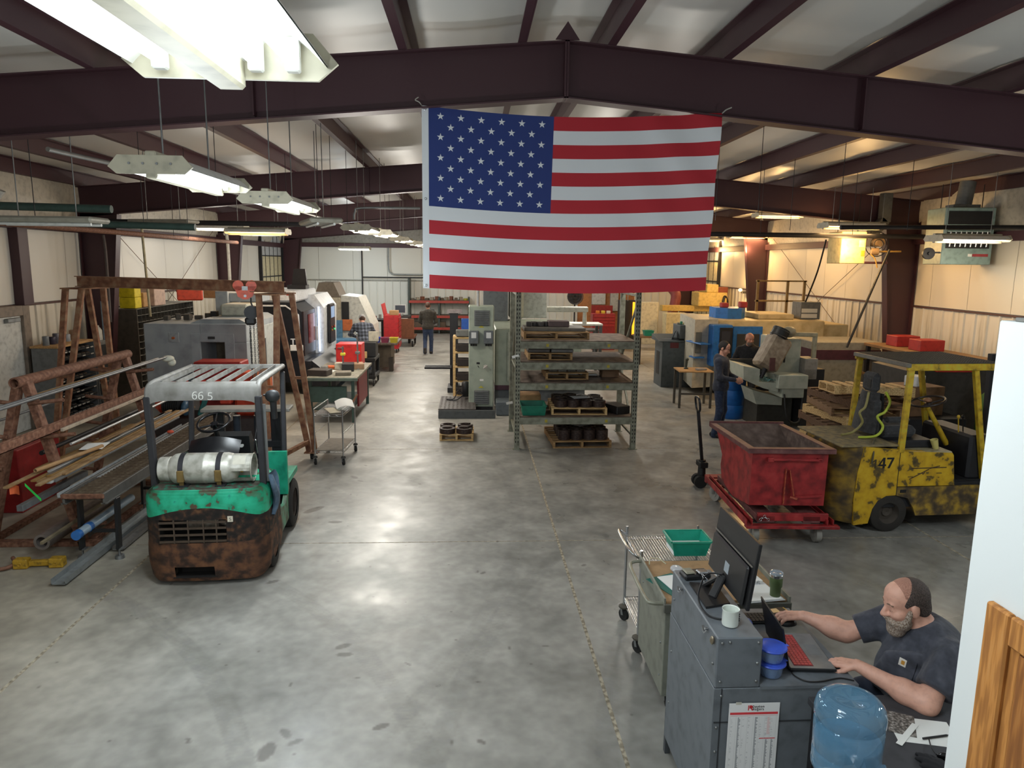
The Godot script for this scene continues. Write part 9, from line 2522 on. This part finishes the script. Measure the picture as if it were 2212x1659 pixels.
	pt(shirt, "pocket", lay.call(0.105, 0.12, 0.0, 0.0, 0.003), tee)
	pt(shirt, "tag", lay.call(0.036, 0.042, -0.012, 0.03, 0.0055), M(rgb(236, 232, 222), 0.7, 0, 0))
	var emb := lay.call(0.017, 0.022, -0.010, 0.03, 0.0075) as MB
	pt(shirt, "tag_emblem", emb, M(rgb(206, 150, 62), 0.7, 0, 0))
	# trousers, boots
	var lg := []
	for s in [-1.0, 1.0]: lg += [cap(V(2.66, 0.78, -3.5 + s * 0.1), V(2.26, 0.74, -3.5 + s * 0.14), 0.115, 0.082), cap(V(2.26, 0.74, -3.5 + s * 0.14), V(2.34, 0.38, -3.5 + s * 0.13), 0.08, 0.065)]
	lg.append(ell(V(2.66, 0.8, -3.5), V(0.2, 0.13, 0.22)))
	var lm := MB.new()
	nets(lm, lg, 0.02, 0.04)
	pt(t, "trousers", lm, cloth_mat(rgb(44, 50, 66), "jeans_dark"))
	for s in [-1.0, 1.0]:
		var bm := MB.new()
		nets(bm, [cap(V(2.36, 0.35, -3.5 + s * 0.13), V(2.17, 0.325, -3.5 + s * 0.145), 0.05, 0.042), cap(V(2.34, 0.36, -3.5 + s * 0.13), V(2.33, 0.44, -3.5 + s * 0.13), 0.055, 0.055)], 0.016, 0.02)
		pt(t, "boot", bm, M(rgb(70, 52, 40), 0.8))
	# receding hair, ears left free; beard paler at the jaw
	var hm := MB.new()
	nets(hm, moved([ell(V(0, 0.03, -0.024), V(0.085, 0.095, 0.098)), ell(V(0, -0.03, -0.06), V(0.074, 0.055, 0.055)), [2, V(0, 0.62, 0.78), 0.046], [2, V(0, -0.6, 0.8), 0.012], [2, V(0, -1, 0), 0.085], [3, V(0.085, -0.012, -0.004), 0.036], [3, V(-0.085, -0.012, -0.004), 0.036]], hx), 0.0042, 0.02)
	pt(t, "hair", hm, hair_mat("brown", rgb(58, 46, 42), rgb(92, 76, 68)))
	var thin := MB.new()
	nets(thin, moved([ell(V(0, 0.032, -0.014), V(0.0785, 0.0935, 0.0995)), [2, V(0, -0.75, 0.66), -0.02], [2, V(0, -1, 0.1), -0.055]], hx), 0.005, 0.01)
	pt(t, "thin_hair", thin, hair_mat("thin", rgb(178, 126, 106), rgb(196, 144, 124)))
	var bd := MB.new()
	nets(bd, moved([ell(V(0, -0.085, 0.042), V(0.068, 0.058, 0.06)), ell(V(0, -0.128, 0.062), V(0.046, 0.045, 0.046)), cap(V(0, -0.05, 0.106), V(0.036, -0.075, 0.088), 0.0125, 0.01), cap(V(0, -0.05, 0.106), V(-0.036, -0.075, 0.088), 0.0125, 0.01), cap(V(0.072, -0.015, 0.01), V(0.058, -0.075, 0.035), 0.013, 0.02), cap(V(-0.072, -0.015, 0.01), V(-0.058, -0.075, 0.035), 0.013, 0.02), [3, V(0, -0.068, 0.125), 0.022]], hx), 0.0042, 0.014)
	pt(t, "beard", bd, hair_mat("beard", rgb(136, 112, 92), rgb(196, 182, 168)))
	var br := hair_mat("brow", rgb(120, 92, 74), rgb(150, 120, 98))
	for s in [-1.0, 1.0]:
		pt(t, "eyebrow", MB.new().tube(PackedVector3Array([hx * V(s * 0.015, 0.026, 0.09), hx * V(s * 0.032, 0.031, 0.0875), hx * V(s * 0.05, 0.024, 0.077)]), 0.0042, 6), br)
		pt(t, "eyelash", MB.new().tube(PackedVector3Array([hx * V(s * 0.019, -0.004, 0.0865), hx * V(s * 0.031, -0.0075, 0.0885), hx * V(s * 0.044, -0.004, 0.0825)]), 0.0016, 5), M(rgb(70, 48, 42), 0.7, 0, 0))
	# the stool he sits on
	var st := thing("stool", "dark shop stool hidden under the seated man", "stool", V(2.66, 0, -3.5))
	pt(st, "seat", MB.new().lathe(P2([0, 0.6, 0.19, 0.6, 0.2, 0.62, 0.19, 0.655, 0, 0.66]), 20), BLACK)
	pt(st, "foot_ring", MB.new().ring(V(0, 0.28, 0), Vector3.UP, 0.2, 0.011, 24, 6), STEEL)
	for k in 4:
		var d := V(cos(PI / 4 + k * PI / 2), 0, sin(PI / 4 + k * PI / 2))
		pt(st, "leg", MB.new().cyl(d * 0.24, d * 0.13 + V(0, 0.6, 0), 0.013, 0.013, 8), STEEL)

func people() -> void:
	seated_man()
	var navy := cloth_mat(rgb(44, 48, 62), "navy")
	var jeans := cloth_mat(rgb(34, 46, 72), "jeans")
	figure("dark-haired man in a navy hoodie standing beside the blue barrel, looking down", V(4.58, 0, -12.75), 55, {"top": navy, "legs": jeans, "hood": true, "hair": hair_mat("dark", rgb(26, 22, 22), rgb(44, 38, 36)),
		"hq": eul(22, 0, 0), "elbow_l": V(0.26, 1.14, 0.04), "wrist_l": V(0.1, 1.1, 0.28), "elbow_r": V(-0.26, 1.14, 0.04), "wrist_r": V(-0.09, 1.1, 0.28), "hairline": 0.03})
	figure("bald bearded man in a black hooded top behind the milling machine", V(5.74, 0, -14.45), -20, {"top": cloth_mat(rgb(22, 22, 27), "black"), "legs": cloth_mat(rgb(86, 82, 80), "work_grey"), "hood": true, "hair": hair_mat("grey", rgb(90, 76, 68), rgb(120, 104, 92)),
		"beard": hair_mat("beard2", rgb(84, 66, 56), rgb(140, 124, 112)), "crown": 0.01, "hairline": -0.02, "hq": eul(10, 25, 0), "elbow_r": V(-0.33, 1.1, 0.02), "wrist_r": V(-0.22, 1.02, 0.26), "elbow_l": V(0.33, 1.12, 0.05), "wrist_l": V(0.2, 1.06, 0.3), "knee_r": V(-0.14, 0.5, 0.06), "shoe": rgb(98, 70, 52), "skin": rgb(188, 128, 104)})
	figure("man in a dark olive hoodie and jeans walking away down the far aisle", V(-1.47, 0, -24.6), 182, {"top": cloth_mat(rgb(52, 48, 42), "olive"), "legs": cloth_mat(rgb(40, 54, 82), "jeans_blue"), "hood": true, "hair": hair_mat("short", rgb(70, 48, 38), rgb(96, 68, 54)), "hairline": 0.02,
		"elbow_l": V(0.28, 1.12, 0.06), "wrist_l": V(0.2, 1.0, 0.26), "elbow_r": V(-0.28, 1.12, 0.04), "wrist_r": V(-0.2, 1.02, 0.26), "ankle_l": V(0.1, 0.13, -0.22), "knee_l": V(0.1, 0.5, 0.03), "ankle_r": V(-0.1, 0.09, 0.08), "wide": 1.1})
	var pl := figure("man in a grey beanie and plaid shirt bent over his bench, seen from behind", V(-2.95, 0, -19.9), 195, {"top": plaid(), "legs": jeans, "hair": hair_mat("short", rgb(70, 48, 38), rgb(96, 68, 54)), "lean": V(0, -0.04, 0.12), "hip": V(0, -0.02, -0.1),
		"hq": eul(30, 0, 0), "head": V(0, 1.53, 0.30), "elbow_l": V(0.34, 1.12, 0.26), "wrist_l": V(0.18, 1.04, 0.46), "elbow_r": V(-0.34, 1.12, 0.26), "wrist_r": V(-0.18, 1.04, 0.46), "wide": 1.12})
	var bn := MB.new()
	nets(bn, moved([ell(V(0, 0.04, -0.018), V(0.09, 0.1, 0.106)), [2, V(0, -1, 0), -0.005]], Transform3D(eul(30, 0, 0), V(0, 1.53, 0.30))), 0.01, 0.01)
	pt(pl, "beanie", bn, cloth_mat(rgb(150, 148, 146), "beanie"))

func plaid() -> StandardMaterial3D:
	var im := Image.create(64, 64, false, Image.FORMAT_RGB8)
	for y in 64:
		for x in 64:
			var a := 1.0 if x % 32 < 14 else 0.0
			var b := 1.0 if y % 32 < 14 else 0.0
			var g := 0.14 + 0.18 * a + 0.18 * b
			if x % 32 == 23 or y % 32 == 23: g += 0.2
			im.set_pixel(x, y, Color(g * 0.95, g, g * 1.12))
	var m := StandardMaterial3D.new()
	m.albedo_texture = ImageTexture.create_from_image(im)
	m.uv1_triplanar = true
	m.uv1_scale = V(5.5, 5.5, 5.5)
	m.roughness = 0.95
	return m

func build_all() -> void:
	flag()
	desk_area()
	green_forklift()
	hopper()
	pallet_jack(V(3.3, 0, -9.75), -90)
	yellow_forklift()
	bar_rack()
	roller_conveyor()
	gantry()
	wire_trolley()
	left_shelves()
	left_machines()
	center()
	right_zone()
	overhead()
	people()
